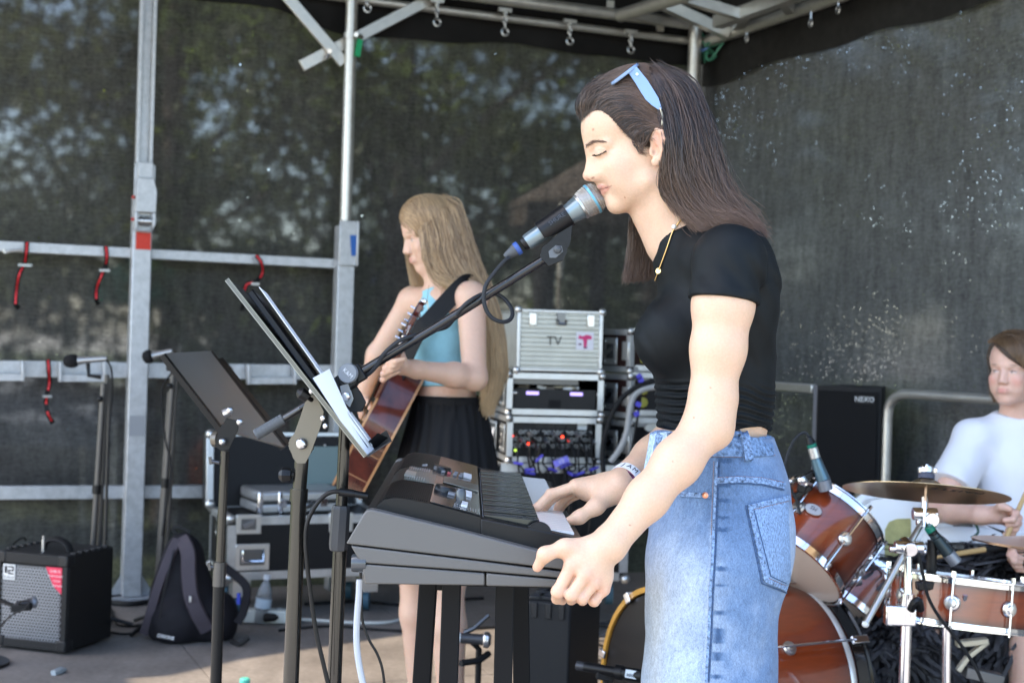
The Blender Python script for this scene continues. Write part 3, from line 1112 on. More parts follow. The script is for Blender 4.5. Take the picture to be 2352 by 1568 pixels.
mb.build("pole", mat("dark_wood", (.02, .016, .013), rough=.8), par)
M_TH=mat("thatch", (.05, .038, .026), rough=.95, var=.5, vscale=12, bump=1, bscale=40, stretch=(1, 1, .3))
mb=MB()
mb.lathe([(.04, .42), (.35, .22), (.58, .08), (.68, .02), (.68, -.02), (.55, .05), (.04, .35)], Matrix.Translation(pc_), 28)
mb.build("thatch_roof", M_TH, par)
mb=MB()
for k in range(80):
 a=2*math.pi*k/80
 p=pc_+Vector((math.cos(a)*.66, math.sin(a)*.66, .0))
 l=.13+.05*RNG.random()
 mb.bar(p, p-Vector((RNG.normal(0, .01), 0, l)), .06, .012, (math.cos(a), math.sin(a), 0))
fr_=mb.build("fringe", M_TH, par)
fr_["kind"]="stuff"
wp=thing("wooden_post", "dark wooden post standing in front of the thatched parasol beyond the netting", "post", (P(1266, 600, 9.9).x, 9.9, GZ))
q0, q1=P(1236, 490, 9.9), P(1266, 520, 9.9)
mb=MB()
mb.tube([(P(1264, 900, 9.9).x, 9.9, GZ), P(1266, 500, 9.9)], .075, 10)
mb.build("trunk", mat("dark_wood", (.02, .016, .013), rough=.8), wp)
mb=MB()
mb.bar(P(1225, 482, 9.9), P(1330, 486, 9.9), .10, .13)
mb.build("crossbar", mat("dark_wood", (.02, .016, .013), rough=.8), wp)
p0, p1=P(1302, 462, 9.6), P(1300, 636, 9.6)
fp=thing("parasol", "narrow pale closed parasol hanging beside the thatched one", "parasol", (p1.x, p1.y, GZ))
mb=MB()
mb.tube([p0, p0.lerp(p1, .5), p1], [.012, .028, .016], 10)
mb.build("closed_canopy", mat("pale_canvas", (.55, .53, .44), rough=.8), fp)
mb=MB()
mb.cyl((p1.x, p1.y, GZ), p0, .010, 8)
mb.build("pole", mat("pale_wood", (.3, .26, .2), rough=.7), fp)
def car(px, py, d, paint, label, L=3.9, yaw=.15):
 c=P(px, py, d)
 t=thing("parked_car", label, "car", (c.x, c.y, GZ), "cars parked beyond the netting")
 R=Matrix.Translation((c.x, c.y, GZ))@Matrix.Rotation(yaw, 4, 'Z')
 prof=[(-1.95, .35), (-1.95, .75), (-1.75, .92), (-1.05, 1.0), (-.45, 1.44), (.75, 1.46), (1.45, 1.02), (1.9, .92), (1.98, .6), (1.95, .35)]
 F_=R@Matrix(((1, 0, 0, 0), (0, 0, 1, -.8), (0, 1, 0, 0), (0, 0, 0, 1)))
 mb=MB()
 mb.prism(prof, F_, 1.6)
 mb.build("body", paint, t, bevel=.06)
 for y0, y1 in((-.012, .0), (1.6, 1.612)):
  for pl in([(-.88, 1.02), (-.42, 1.36), (.10, 1.38), (.10, 1.02)], [(.16, 1.02), (.16, 1.38), (.70, 1.38), (1.25, 1.02)]):
   mb=MB()
   mb.prism(pl, F_, y1, y0)
   mb.build("window", mat("car_glass", (.02, .025, .03), rough=.05), t)
 for sx in(-1.2, 1.25):
  for yy in(-.02, 1.62):
   mb=MB()
   q=F_@Vector((sx, .32, yy))
   q2=F_@Vector((sx, .32, yy-.18 if yy>0 else yy+.18))
   mb.cyl(q, q2, .31, 20)
   mb.build("wheel", mat("tyre", (.02, .02, .02), rough=.8), t)
 return t
car(848, 735, 17.0, mat("car_orange", (.62, .11, .015), rough=.35, coat=.5), "orange car parked beyond the netting behind the guitarist's shoulder")
car(690, 745, 19.0, mat("car_red", (.40, .03, .02), rough=.35, coat=.5), "dark red car parked beyond the netting left of the round post", yaw=-.1)
car(250, 745, 18.0, mat("car_grey", (.20, .21, .22), rough=.35, coat=.5), "grey car parked beyond the netting at the left", yaw=.3)
def stall(px, py, d, w, colr, label):
 c=P(px, py, d)
 t=thing("market_tent", label, "tent", (c.x, c.y, GZ), "tents beyond the netting")
 mb=MB()
 z=c.z
 q=[(-w/2, -.9, z), (w/2, -.9, z), (w/2, .9, z), (-w/2, .9, z)]
 mb.add([Vector((c.x+a, c.y+b, zz))for a, b, zz in q]+[Vector((c.x, c.y, z+.55))]+[Vector((c.x+a, c.y+b, zz-.22))for a, b, zz in q], [(0, 1, 4), (1, 2, 4), (2, 3, 4), (3, 0, 4), (0, 5, 6, 1), (1, 6, 7, 2), (2, 7, 8, 3), (3, 8, 5, 0)])
 mb.build("canopy", colr, t, smooth=False)
 for a, b, _ in q:
  mb=MB()
  mb.cyl((c.x+a, c.y+b, GZ), (c.x+a, c.y+b, z), .025, 8)
  mb.build("pole", M_GALV, t)
 return t
stall(370, 655, 16.0, 1.0, mat("tent_teal", (.03, .30, .20), rough=.7), "small teal market tent beyond the netting beside the left post")
stall(450, 655, 18.0, 1.4, mat("tent_white", (.75, .76, .74), rough=.7), "white market tent beyond the netting between the posts")
stall(880, 655, 21.0, 1.6, mat("tent_blue", (.22, .26, .60), rough=.7), "bluish market tent beyond the netting right of the round post")
stall(100, 960, 14.0, 2.0, mat("tent_grey", (.10, .12, .15), rough=.7), "low grey tarpaulin cover beyond the netting at the left")
hv_, hf_=[], []
rg=np.random.default_rng(5)
for k in range(9000):
 x=-13+28*rg.random()
 y=19.0+1.2*rg.random()+.05*x
 p=np.array((x, y, GZ+1.9*rg.random()**.8*(.75+.3*math.sin(x*1.3))))
 u=rg.normal(0, 1, 3);u/=np.linalg.norm(u)
 w=np.cross(u, rg.normal(0, 1, 3));w/=np.linalg.norm(w)
 s=.09+.06*rg.random()
 b=len(hv_)
 hv_+=[p-u*s*1.4, p+w*s*.8, p+u*s*1.4, p-w*s*.8]
 hf_.append((b, b+1, b+2, b+3))
hedge=link_mesh("hedge", np.array(hv_), np.array(hf_), LEAFM[0], None, smooth=False)
tag(hedge, "long green hedge across the grass beyond the netting", "hedge", kind="stuff")
# music stands
M_DESK=mat("desk_black", (.030, .030, .032), rough=.36, metal=.3, spec=.6, rvar=.06)
M_TUBEB=mat("stand_tube", (.060, .057, .052), rough=.22, metal=.85, coat=.3)
M_PAPER=mat("white_paper", (.90, .90, .89), rough=.7)
def quad_plate(q, th, nrm):
 mb=MB()
 n=Vector(nrm).normalized()*th
 mb.v=[Vector(p)for p in q]+[Vector(p)+n for p in q]
 k=len(q)
 mb.f=[tuple(range(k)), tuple(range(2*k-1, k-1, -1))]+[(i, (i+1)%k, k+(i+1)%k, k+i)for i in range(k)]
 return mb
DN=2.28
n0, n1=P(523, 640, DN), P(842, 1046, DN)
desk_dir=(n1-n0).normalized()
away=Vector((-.11, 1, -.02)).normalized()
msn=thing("music_stand", "tall black music stand holding sheets and a black folder in front of the keyboard", "music stand", (P(678, 1300, DN).x, DN+.12, 0), "black orchestra music stands")
W_D=.34
q=[n0, n1, n1+away*W_D, n0+away*W_D]
nrm_d=desk_dir.cross(away).normalized()
if nrm_d.x<0:nrm_d=-nrm_d
quad_plate(q, -.0035, nrm_d).build("desk_plate", M_DESK, msn, bevel=.001)
mb=MB()
mb.bar(n0-nrm_d*.002+away*.002, n1-nrm_d*.002+away*.002, .0075, .004, away)
mb.build("edge_flange", mat("desk_edge", (.22, .20, .17), rough=.25, metal=.8), msn)
lip=[n1, n1+nrm_d*.045+desk_dir*.004, n1+nrm_d*.045+desk_dir*.004+away*W_D, n1+away*W_D]
quad_plate(lip, .003, desk_dir).build("ledge", M_DESK, msn, bevel=.001)
tg=[P(846, 1015, DN+.03), P(868, 996, DN+.03), P(891, 1006, DN+.06), P(860, 1030, DN+.06)]
quad_plate(tg, .003, Vector((0, -1, .6))).build("page_holder", M_DESK, msn)
pb=P(668, 1574, DN+.10)
foot=Vector((P(668, 1574, DN+.10).x-.008, DN+.10, 0))
ptop=P(693, 1052, DN+.10)
pmid=P(686, 1145, DN+.10)
mb=MB()
mb.cyl(foot+Vector((0, 0, .02)), pmid, .0132, 24)
mb.build("lower_tube", M_TUBEB, msn)
mb=MB()
mb.cyl(pmid-Vector((0, 0, .001)), ptop, .0118, 24)
mb.build("upper_tube", M_TUBEB, msn)
mb=MB()
mb.cyl(P(685.5, 1150, DN+.10), P(687, 1122, DN+.10), .0152, 24)
mb.build("clamp_collar", M_TUBEB, msn)
mb=MB()
kq=P(655, 1090, DN+.10)
mb.cyl(P(686, 1090, DN+.10), kq, .0045, 10)
mb.lathe([(0, -.012), (.011, -.010), (.013, -.002), (.013, .004), (.008, .010), (0, .011)], frame(kq, (-1, 0, 0)), 8)
mb.build("clamp_knob", M_BLACK, msn)
bx=[(683, 1062), (700, 1062), (712, 1040), (738, 970), (742, 945), (722, 905), (704, 918), (690, 960), (672, 1010), (668, 1030), (674, 1050)]
M_BRK=mat("bracket_plate", (.16, .145, .12), rough=.34, metal=.7)
mb=MB()
fb=[P(x, y, DN+.085)for x, y in bx]
mb.v=fb+[p+Vector((0, .004, 0))for p in fb]
k=len(fb)
mb.f=[tuple(range(k)), tuple(range(2*k-1, k-1, -1))]+[(i, (i+1)%k, k+(i+1)%k, k+i)for i in range(k)]
mb.build("tilt_bracket", M_BRK, msn, bevel=.001)
mb=MB()
c=P(691, 1021, DN+.09)
pts=[]
for i in range(48):
 a=2*math.pi*i/48
 r=.0215 if i%2 else .0200
 pts.append((r*math.cos(a), r*math.sin(a)))
mb.prism(pts, frame(c+Vector((0, .002, 0)), (0, 1, 0)), .012)
mb.build("toothed_disc", M_BRK, msn)
mb=MB()
mb.sphere((0, 0, 0), .0098, 10, (1, 1, .7), frame(P(693, 1019, DN+.080), (0, -1, 0)))
mb.build("pivot_screw", M_STEEL, msn)
mb=MB()
c=P(697, 906, DN+.03)
mb.lathe([(0, -.008), (.010, -.008), (.010, .006), (.004, .012), (0, .012)], frame(c, (-.8, -.3, .5)), 10)
mb.cyl(c, P(716, 918, DN+.05), .004, 8)
mb.build("wing_knob", M_BLACK, msn)
mb=MB()
for x, y in((716, 898), (742, 960), (748, 978)):
 mb.sphere(P(x, y, DN+.01), .005, 6)
sc_o=mb.build("screw", M_STEEL, msn)
sc_o["kind"]="stuff"
for a in(0.3, 2.4, 4.5):
 mb=MB()
 mb.tube(catmull([foot+Vector((0, 0, .16)), foot+Vector((math.cos(a)*.10, math.sin(a)*.10, .12)), foot+Vector((math.cos(a)*.25, math.sin(a)*.25, .012))], 5), .008, 8)
 mb.build("leg", M_BLACK, msn)
fol=thing("folder", "black ring folder leaning on the tall music stand", "folder", n0, None)
f0, f1=P(566, 676, DN+.03), P(830, 1036, DN+.03)
fo_dir=(f1-f0)
quad_plate([f0+nrm_d*.002, f1+nrm_d*.002, f1+nrm_d*.002+away*.29, f0+nrm_d*.002+away*.29], .011, nrm_d).build("cover", mat("folder_black", (.010, .010, .014), rough=.4), fol, bevel=.002)
shs=thing("sheet_music", "white sheets of paper standing on the tall music stand", "paper", n0, None)
s0, s1=P(578, 672, DN+.035), P(838, 1036, DN+.035)
off=nrm_d*.0145
quad_plate([s0+off, s1+off, s1+off+away*.21, s0+off+away*.21], .001, nrm_d).build("sheet", M_PAPER, shs)
l0, l1=P(716, 862, DN+.02), P(832, 1034, DN+.02)
pq=[P(718, 868, DN), P(756, 847, DN+.05), P(800, 945, DN+.05), P(862, 1036, DN+.05), P(834, 1046, DN)]
quad_plate(pq, .001, Vector((.4, .9, .1))).build("sheet", M_PAPER, shs)
DF=3.15
msf=thing("music_stand", "lower black music stand with an empty desk beside the backpack", "music stand", (P(497, 1500, DF).x, DF, 0), "black orchestra music stands")
k0, k1, k2, k3=P(378, 808, DF), P(570, 1000, DF-.02), P(660, 1022, DF+.22), P(470, 804, DF+.22)
q=[P(378, 812, DF), P(512, 985, DF), P(655, 1026, DF+.26), P(486, 806, DF+.26)]
nf=(q[1]-q[0]).cross(q[3]-q[0]).normalized()
if nf.y>0:nf=-nf
quad_plate(q, -.004, nf).build("desk_plate", mat("desk_grey", (.44, .41, .36), rough=.36, metal=.75, aniso=.4, rvar=.05), msf, bevel=.001)
for a_, b_ in((q[0], q[1]), (q[3], q[2])):
 mb=MB()
 mb.bar(a_-nf*.006, b_-nf*.006, .014, .012, nf)
 mb.build("edge_flange", M_BLACK, msf)
mb=MB()
mb.bar(P(500, 828, DF+.30), P(656, 1024, DF+.30), .03, .020, nf)
mb.build("folder_spine", M_BLACK, msf)
fb=[P(x, y, DF-.01)for x, y in((508, 1033), (496, 1022), (503, 990), (521, 962), (547, 968), (543, 990), (524, 1030))]
quad_plate(fb, .006, (0, 1, 0)).build("tilt_bracket", M_BLACK, msf, bevel=.002)
mb=MB()
mb.lathe([(.0, -.006), (.018, -.006), (.018, .006), (0, .006)], frame(P(497, 1008, DF+.02), (-1, .3, 0)), 18)
mb.build("toothed_disc", M_BRK, msf)
for x, y in((528, 942), (551, 969), (511, 1014)):
 mb=MB()
 mb.sphere(P(x, y, DF-.025), .008, 8)
 mb.build("screw", M_STEEL, msf)
mb=MB()
mb.cyl(P(528, 944, DF-.01), P(514, 950, DF-.01), .010, 10)
mb.build("desk_hinge", M_STEEL, msf)
ft=Vector((P(496, 1560, DF).x, DF, 0))
mb=MB()
mb.cyl(P(505, 1300, DF), P(517, 1035, DF), .0098, 18)
mb.build("upper_tube", M_TUBEB, msf)
mb=MB()
mb.cyl(ft, P(503, 1340, DF), .0128, 18)
mb.build("lower_tube", M_BLACK, msf)
mb=MB()
mb.cyl(P(503, 1345, DF), P(505, 1290, DF), .0145, 18)
mb.build("clamp_collar", mat("dark_tube", (.10, .10, .10), rough=.3, metal=.8), msf)
for x, y in((480, 1300), (482, 1058)):
 mb=MB()
 mb.cyl(P(x+22, y+4, DF), P(x, y, DF), .004, 8)
 mb.bar(P(x, y-9, DF), P(x+3, y+8, DF), .009, .006)
 mb.build("clamp_knob", mat("dark_tube", (.10, .10, .10)), msf)
for a in(0.0, 2.1, 4.2):
 mb=MB()
 mb.tube(catmull([ft+Vector((0, 0, .16)), ft+Vector((math.cos(a)*.10, math.sin(a)*.10, .11)), ft+Vector((math.cos(a)*.24, math.sin(a)*.24, .012))], 5), .007, 8)
 mb.build("leg", M_BLACK, msf)
 # microphone on its boom stand
DM=2.42
bs=thing("microphone_stand", "black boom microphone stand reaching across to the singer's mouth", "microphone stand", (P(768, 1560, DM).x, DM, 0))
pv=P(806, 868, DM)
tipb=P(1262, 588, DM)
hnd0, hnd1=P(700, 932, DM), P(588, 998, DM)
bdir=(tipb-pv).normalized()
mb=MB()
mb.tube([P(690, 938, DM), pv, P(1000, 752, DM-.003), tipb], .0077, 18)
mb.build("boom_arm", mat("boom_black", (.012, .012, .014), rough=.25, spec=.6, coat=.2), bs)
mb=MB()
mb.cyl(P(648, 963, DM), P(700, 932, DM), .0062, 14)
mb.build("boom_rod", mat("dark_tube", (.10, .10, .10), rough=.3, metal=.8), bs)
mb=MB()
a_, b_=P(588, 998, DM), P(652, 961, DM)
for i in range(9):
 mb.cyl(a_.lerp(b_, i/9), a_.lerp(b_, (i+.8)/9), .0098, 18)
mb.cyl(a_, b_, .0090, 18)
mb.build("counterweight", mat("grip_grey", (.10, .11, .12), rough=.55, bump=.5, bscale=900), bs)
ft=Vector((P(766, 1566, DM).x-.006, DM, 0))
mb=MB()
mb.cyl(ft, P(784, 1175, DM), .0122, 20)
mb.build("lower_tube", M_TUBEB, bs)
mb=MB()
mb.cyl(P(783, 1190, DM), P(795, 905, DM), .0100, 20)
mb.build("upper_tube", M_TUBEB, bs)
mb=MB()
g0, g1=P(777, 1264, DM), P(783.5, 1160, DM)
mb.lathe([(.0135, 0), (.0152, .002), (.0165, .010), (.0160, (g1-g0).length-.006), (.0135, (g1-g0).length)], frame(g0, g1-g0), 8)
mb.build("clutch_grip", mat("grip_dark", (.07, .072, .075), rough=.45), bs, angle=20)
mb=MB()
mb.lathe([(0, -.018), (.016, -.018), (.018, -.012), (.018, .012), (.016, .018), (0, .018)], frame(pv+Vector((0, -.004, 0))-bdir*.004, (0, -1, 0)), 24)
mb.bar(pv-bdir*.03, pv+bdir*.025, .030, .030)
mb.build("boom_clamp", M_BLACK, bs, bevel=.003)
mb=MB()
mb.lathe([(0, .004), (.0155, .004), (.0168, .001), (.0168, -.006), (0, -.006)], frame(P(799, 857, DM-.028), (-.15, -1, .05)), 24)
mb.build("cap_disc", mat("cap_grey", (.22, .23, .24), rough=.35), bs)
text("lettering", "K&M", mat("print_white", (.7, .7, .7), rough=.5), frame(P(799, 857, DM-.0335), (-.15, -1, .05), (.75, 0, -.66)), .010, bs, .0002)
mb=MB()
t0=[P(x, y, DM-.012)for x, y in((778, 882), (800, 874), (822, 905), (832, 925), (826, 940), (804, 940), (786, 915))]
quad_plate(t0, .024, (0, 1, 0)).build("tilt_joint", M_BLACK, bs, bevel=.004)
mb=MB()
t0=[P(x, y, DM-.022)for x, y in((784, 888), (798, 884), (808, 915), (802, 930), (790, 918))]
quad_plate(t0, .008, (0, 1, 0)).build("tilt_plate", mat("plate_grey", (.24, .25, .26), rough=.35, metal=.5), bs, bevel=.002)
mb=MB()
mb.sphere(P(795, 910, DM-.024), .0075, 8, (1, .6, 1))
mb.build("tilt_screw", M_STEEL, bs)
for a in(.5, 2.6, 4.7):
 mb=MB()
 mb.tube(catmull([ft+Vector((0, 0, .14)), ft+Vector((math.cos(a)*.12, math.sin(a)*.12, .10)), ft+Vector((math.cos(a)*.3, math.sin(a)*.3, .012))], 5), .008, 8)
 mb.build("leg", M_BLACK, bs)
clip=thing("microphone_clip", "black plastic clip holding the silver microphone on the boom", "clip", P(1275, 575, DM))
M_CLIP=mat("clip_black", (.014, .014, .016), rough=.36, spec=.5)
jp=[P(x, y, DM-.016)for x, y in((1246, 588), (1250, 571), (1272, 556), (1292, 560), (1298, 574), (1290, 592), (1262, 604))]
quad_plate(jp, .032, (0, 1, 0)).build("joint", M_CLIP, clip, bevel=.004)
mb=MB()
jp=[P(x, y, DM-.0185)for x, y in((1262, 578), (1277, 565), (1289, 567), (1291, 577), (1276, 590), (1264, 590))]
quad_plate(jp, .004, (0, 1, 0)).build("thumb_plate", mat("clip_grey", (.11, .12, .13), rough=.4), clip, bevel=.0015)
mb=MB()
mb.sphere(P(1281, 573, DM-.020), .0072, 10, (1, .6, 1))
mb.build("screw", mat("clip_screw", (.06, .065, .07), rough=.35), clip)
nk_=[P(x, y, DM-.011)for x, y in((1266, 556), (1284, 540), (1299, 512), (1318, 500), (1310, 520), (1306, 556), (1298, 572), (1285, 562))]
quad_plate(nk_, .022, (0, 1, 0)).build("neck", M_CLIP, clip, bevel=.003)
mdir=(P(1364, 455, DM)-P(1196, 566, DM)).normalized()
MXC=P(1196, 566, DM)
Mm=frame(MXC, mdir, (0, -1, 0))
def mm(px, py):
 return(P(px, py, DM)-MXC).dot(mdir)
sl0, sl1=mm(1250, 548), mm(1312, 505)
Lm=sl1-sl0
mb=MB()
ncl=26
for j in range(13):
 h=sl0+Lm*j/12
 lift=.35*math.exp(-((j-3.5)/2.4)**2)
 a0=-2.45+lift
 a1=1.35-.75*(1-j/12)**1.5
 for k in range(ncl+1):
  a=a0+(a1-a0)*k/ncl
  r=.0170+.0022*j/12
  mb.v.append(Mm@Vector((r*math.cos(a), r*math.sin(a), h)))
 for k in range(ncl+1):
  a=a0+(a1-a0)*k/ncl
  r=.0196+.0022*j/12
  mb.v.append(Mm@Vector((r*math.cos(a), r*math.sin(a), h)))
row=2*(ncl+1)
for j in range(12):
 for k in range(ncl):
  for o, fl in((0, 1), (ncl+1, 0)):
   q4=[j*row+o+k, j*row+o+k+1, (j+1)*row+o+k+1, (j+1)*row+o+k]
   mb.f.append(q4[::-1]if fl else q4)
 for k in(0, ncl):
  mb.f.append([j*row+k, (j+1)*row+k, (j+1)*row+k+ncl+1, j*row+k+ncl+1])
for j in(0, 12):
 for k in range(ncl):
  mb.f.append([j*row+k, j*row+k+1, j*row+ncl+2+k, j*row+ncl+1+k])
mb.build("sleeve", M_CLIP, clip)
text("lettering", "SHURE", mat("clip_letter", (.05, .05, .055), rough=.3), frame(Mm@Vector((.0222, -.004, sl0+Lm*.62)), Mm.to_3x3()@Vector((1, -.18, .0)), mdir), .0105, clip, .0003)
mic=thing("microphone", "silver mesh ball microphone with a pale blue ring at the singer's mouth", "microphone", P(1290, 505, DM))
M_MICB=mat("mic_body", (.20, .25, .27), rough=.30, metal=.65, coat=.2)
h0=mm(1215, 548)
hb0, hn, hc=mm(1209, 557), mm(1302, 499), mm(1322, 477)
hj=mm(1330, 472)
hball=mm(1360, 456)
mb=MB()
mb.lathe([(0, hb0), (.0132, hb0), (.0142, hb0+.004), (.0150, hb0+.03), (.0168, hn), (.0190, hc-.008), (.0215, hj), (0, hj)], Mm, 40)
mb.build("body", M_MICB, mic)
rB=.0262
mb=MB()
mb.lathe([(.0218, hj-.001), (.0231, hj), (.0231, hj+.004), (.022, hj+.006)], Mm, 40)
mb.build("collar", mat("mic_collar", (.55, .56, .56), rough=.3, metal=.9), mic)
hc0=hball
M_WIRE=mat("grille_wire", (.60, .57, .53), rough=.24, metal=1)
mb=MB()
rad=lambda t:1.0
def ball(th, ph, r):
 lo_=hj+.004
 if th<.38:
  k=th/.38
  rr=.0232+(r-.0232)*math.sin(k*math.pi/2)
  z=lo_+(hc0-lo_)*k
 else:
  k=(th-.38)/.62
  rr=r*math.cos(k*math.pi/2)
  z=hc0+r*.98*math.sin(k*math.pi/2)
 return Mm@Vector((rr*math.cos(ph), rr*math.sin(ph), z))
core=MB()
core.grid(lambda u, v:ball(v, u*2*math.pi, .0247), 32, 24)
core.build("grille_core", mat("grille_dark", (.03, .027, .026), rough=.7), mic)
NW=46
for sgn in(1, -1):
 for i in range(NW):
  pts=[]
  for j in range(29):
   th=j/28*.985
   ph=2*math.pi*i/NW+sgn*th*2.3
   pts.append(ball(th, ph, 0.0261+.0004*(1 if(j+(sgn>0))%2 else-1)))
  mb.tube(pts, .00062, 4, cap=False)
gw=mb.build("grille_mesh", M_WIRE, mic, angle=180)
gw["kind"]="stuff"
mb=MB()
mb.lathe([(.0268, hc0-.0022), (.0277, hc0-.0018), (.0277, hc0+.0018), (.0268, hc0+.0022)], Mm, 48)
mb.build("ring", mat("ring_blue", (.16, .42, .56), rough=.35, metal=.3), mic)
mb=MB()
hp0=mm(1186, 585)
mb.lathe([(.0100, hp0+.018), (.0108, hp0+.020), (.0118, hb0-.004), (.0122, hb0+.002)], Mm, 24)
mb.build("plug", M_BLACK, mic)
mb=MB()
hr=mm(1193, 577)
mb.lathe([(.0113, hr-.004), (.0119, hr-.003), (.0119, hr+.003), (.0113, hr+.004)], Mm, 24)
mb.build("plug_ring", mat("ring_deep_blue", (.04, .09, .30), rough=.5), mic)
mb=MB()
ht=mm(1172, 590)
mb.lathe([(.0050, ht-.008), (.0072, ht), (.0106, hr-.006), (.0106, hr)], Mm, 24)
mb.build("plug_boot", mat("boot_grey", (.07, .075, .08), rough=.55), mic)
cab=thing("cable", "thick grey microphone cable looping below the microphone and winding round the boom", "cable", P(1140, 660, DM))
cpts=[(1170, 592, -.01), (1158, 600, -.015), (1134, 628, -.02), (1116, 655, -.025), (1111, 685, -.026), (1117, 712, -.026), (1132, 731, -.024), (1153, 739, -.02), (1170, 735, -.01), (1177, 722, .0), (1173, 705, .012), (1160, 688, .018), (1146, 678, .018), (1132, 673, .014), (1112, 674, .0), (1090, 684, -.012), (1070, 698, -.016), (1054, 716, -.010), (1040, 735, .0), (1026, 750, .006), (1005, 757, .014), (985, 762, .016), (965, 768, .006), (945, 772, -.008), (922, 780, -.016), (900, 795, -.018), (880, 815, -.016), (866, 838, -.012), (850, 856, -.006), (832, 868, .004), (815, 878, .014), (800, 900, .02), (790, 940, .02), (784, 1010, .018), (776, 1150, .02), (770, 1330, .02), (762, 1570, .02)]
mb=MB()
mb.tube(catmull([P(x, y, DM+o)for x, y, o in cpts], 8), .0036, 10)
mb.build("cable_sheath", mat("cable_grey", (.040, .043, .048), rough=.5), cab)
# keyboard
KD=2.15
kb_o=P(839, 1341, KD)
KU=(P(1290, 1348, KD)-P(839, 1341, KD))
KU=Vector((KU.x, 0, 0)).normalized()
KV=Vector((-.030, 1, .0)).normalized()
KW=Vector((0, 0, 1))
KL=.945
def K(u, v, w):
 return kb_o+KU*u+KV*v+KW*w
def kp(px, py):
 p=P(px, py, KD)-kb_o
 return p.dot(KU), p.z
def Mend(v):
 o=kb_o+KV*v
 return Matrix(((KU.x, 0, KV.x, o.x), (KU.y, 0, KV.y, o.y), (0, 1, KV.z, o.z), (0, 0, 0, 1)))
kbd=thing("keyboard", "black and grey electronic keyboard with speaker panels played by the singer", "keyboard", K(.2, .45, 0))
M_KGREY=mat("keyboard_grey", (.108, .104, .098), rough=.42, bump=.10, bscale=1500, spec=.5)
M_KBLK=mat("keyboard_black", (.014, .014, .015), rough=.38, bump=.12, bscale=1200)
M_KGLOSS=mat("keyboard_panel", (.030, .030, .032), rough=.22, coat=.3)
top_prof=[(841, 1173), (848, 1169.5), (862, 1170), (1060, 1218), (1290, 1281)]
low_prof=[(1345, 1300), (1345, 1303), (795, 1250)]
end_top=[(795, 1248), (836, 1178), (842, 1172), (850, 1170), (862, 1171.5), (1060, 1219), (1300, 1281), (1330, 1290), (1330, 1312), (1113, 1286)]
end_mid=[(806, 1253), (1113, 1290), (1325, 1317), (1325, 1330), (1113, 1312), (828, 1292)]
end_bot=[(830, 1295), (1113, 1316), (1113, 1344), (839, 1340.6)]
end_bot2=[(1117, 1316), (1318, 1334), (1300, 1349), (1117, 1345)]
for nm, poly in(("end_block", end_top), ("end_band", end_mid), ("bottom_shell", end_bot), ("bottom_shell", end_bot2)):
 pl=[kp(*q)for q in poly]
 for v0, v1 in((0, .028), (KL-.028, KL)):
  mb=MB()
  mb.prism(pl, Mend(0), v1, v0)
  mb.build(nm, M_KGREY, kbd, bevel=.0022)
mb=MB()
mb.prism([kp(*q)for q in((800, 1250), (836, 1180), (862, 1174), (1060, 1222), (1325, 1294), (1325, 1330), (1290, 1346), (842, 1338))], Mend(0), KL-.029, .029)
mb.build("case", M_KBLK, kbd)
pa=[kp(846, 1172), kp(853, 1150), kp(866, 1138), kp(890, 1134), kp(930, 1139), kp(1062, 1173)]
PV0, PV1=.050, KL-.045
def up(u, lift=0.0):
 return K(u[0], 0, u[1]+lift)
deck=MB()
prof=[(.005, .100), (.012, .114), (.022, .124), (.036, .128), (.055, .127), (.092, .121)]
ctrl=[(.092, .143), (.172, .124)]
keyz0, keyz1=.112, .088
def strip(prof, v0, v1, nv, base=-.02):
 mb=MB()
 m=len(prof)
 for j in range(nv+1):
  v=v0+(v1-v0)*j/nv
  for u, w in prof:
   mb.v.append(K(u, v, w))
 for j in range(nv):
  for i in range(m-1):
   a=j*m+i
   mb.f.append((a, a+1, a+m+1, a+m))
 b=len(mb.v)
 for v in(v0, v1):
  st=len(mb.v)
  for u, w in prof:
   mb.v.append(K(u, v, w))
  for u, w in reversed(prof):
   mb.v.append(K(u, v, w+base))
  mb.f.append(tuple(range(st, st+2*m)))
 return mb
top=strip(prof+[(.172, .102)], PV0-.018, PV1+.018, 1, -.06)
top.build("top_shell", M_KBLK, kbd, angle=50)
for v0, v1 in((.045, .30), (.56, .885)):
 mb=MB()
 n=26
 for i in range(n):
  t=i/(n-1)
  x=.008+(.088-.008)*t
  w=np.interp(x, [p[0]for p in prof], [p[1]for p in prof])
  mb.bar(K(x, v0, w+.0012), K(x, v1, w+.0012), .0016, .0016)
 g=mb.build("speaker_grille", mat("grille_black", (.018, .018, .019), rough=.45), kbd)
 g["kind"]="stuff"
pz=lambda u:np.interp(u, [.036, .092, .172], [.128, .121, .102])
def panel(name, u0, u1, v0, v1, m, lift=.0016, h=.001):
 mb=MB()
 mb.v=[K(u0, v0, pz(u0)+lift), K(u1, v0, pz(u1)+lift), K(u1, v1, pz(u1)+lift), K(u0, v1, pz(u0)+lift)]
 mb.v+=[p+KW*h for p in mb.v]
 mb.f=[(3, 2, 1, 0), (4, 5, 6, 7), (0, 1, 5, 4), (1, 2, 6, 5), (2, 3, 7, 6), (3, 0, 4, 7)]
 return mb.build(name, m, kbd, smooth=False)
panel("control_panel", .093, .171, .048, .90, M_KGLOSS, .0008)
panel("centre_panel", .040, .093, .305, .555, M_KGLOSS, .0014)
panel("display_strip", .038, .168, .355, .47, mat("display", (.10, .085, .070), rough=.12, coat=.6), .0026)
panel("silver_strip", .108, .170, .360, .465, mat("silver_panel", (.36, .35, .31), rough=.3, metal=.7), .0042)
M_BTNW=mat("button_white", (.70, .71, .72), rough=.4)
M_BTNG=mat("button_grey", (.24, .25, .27), rough=.4)
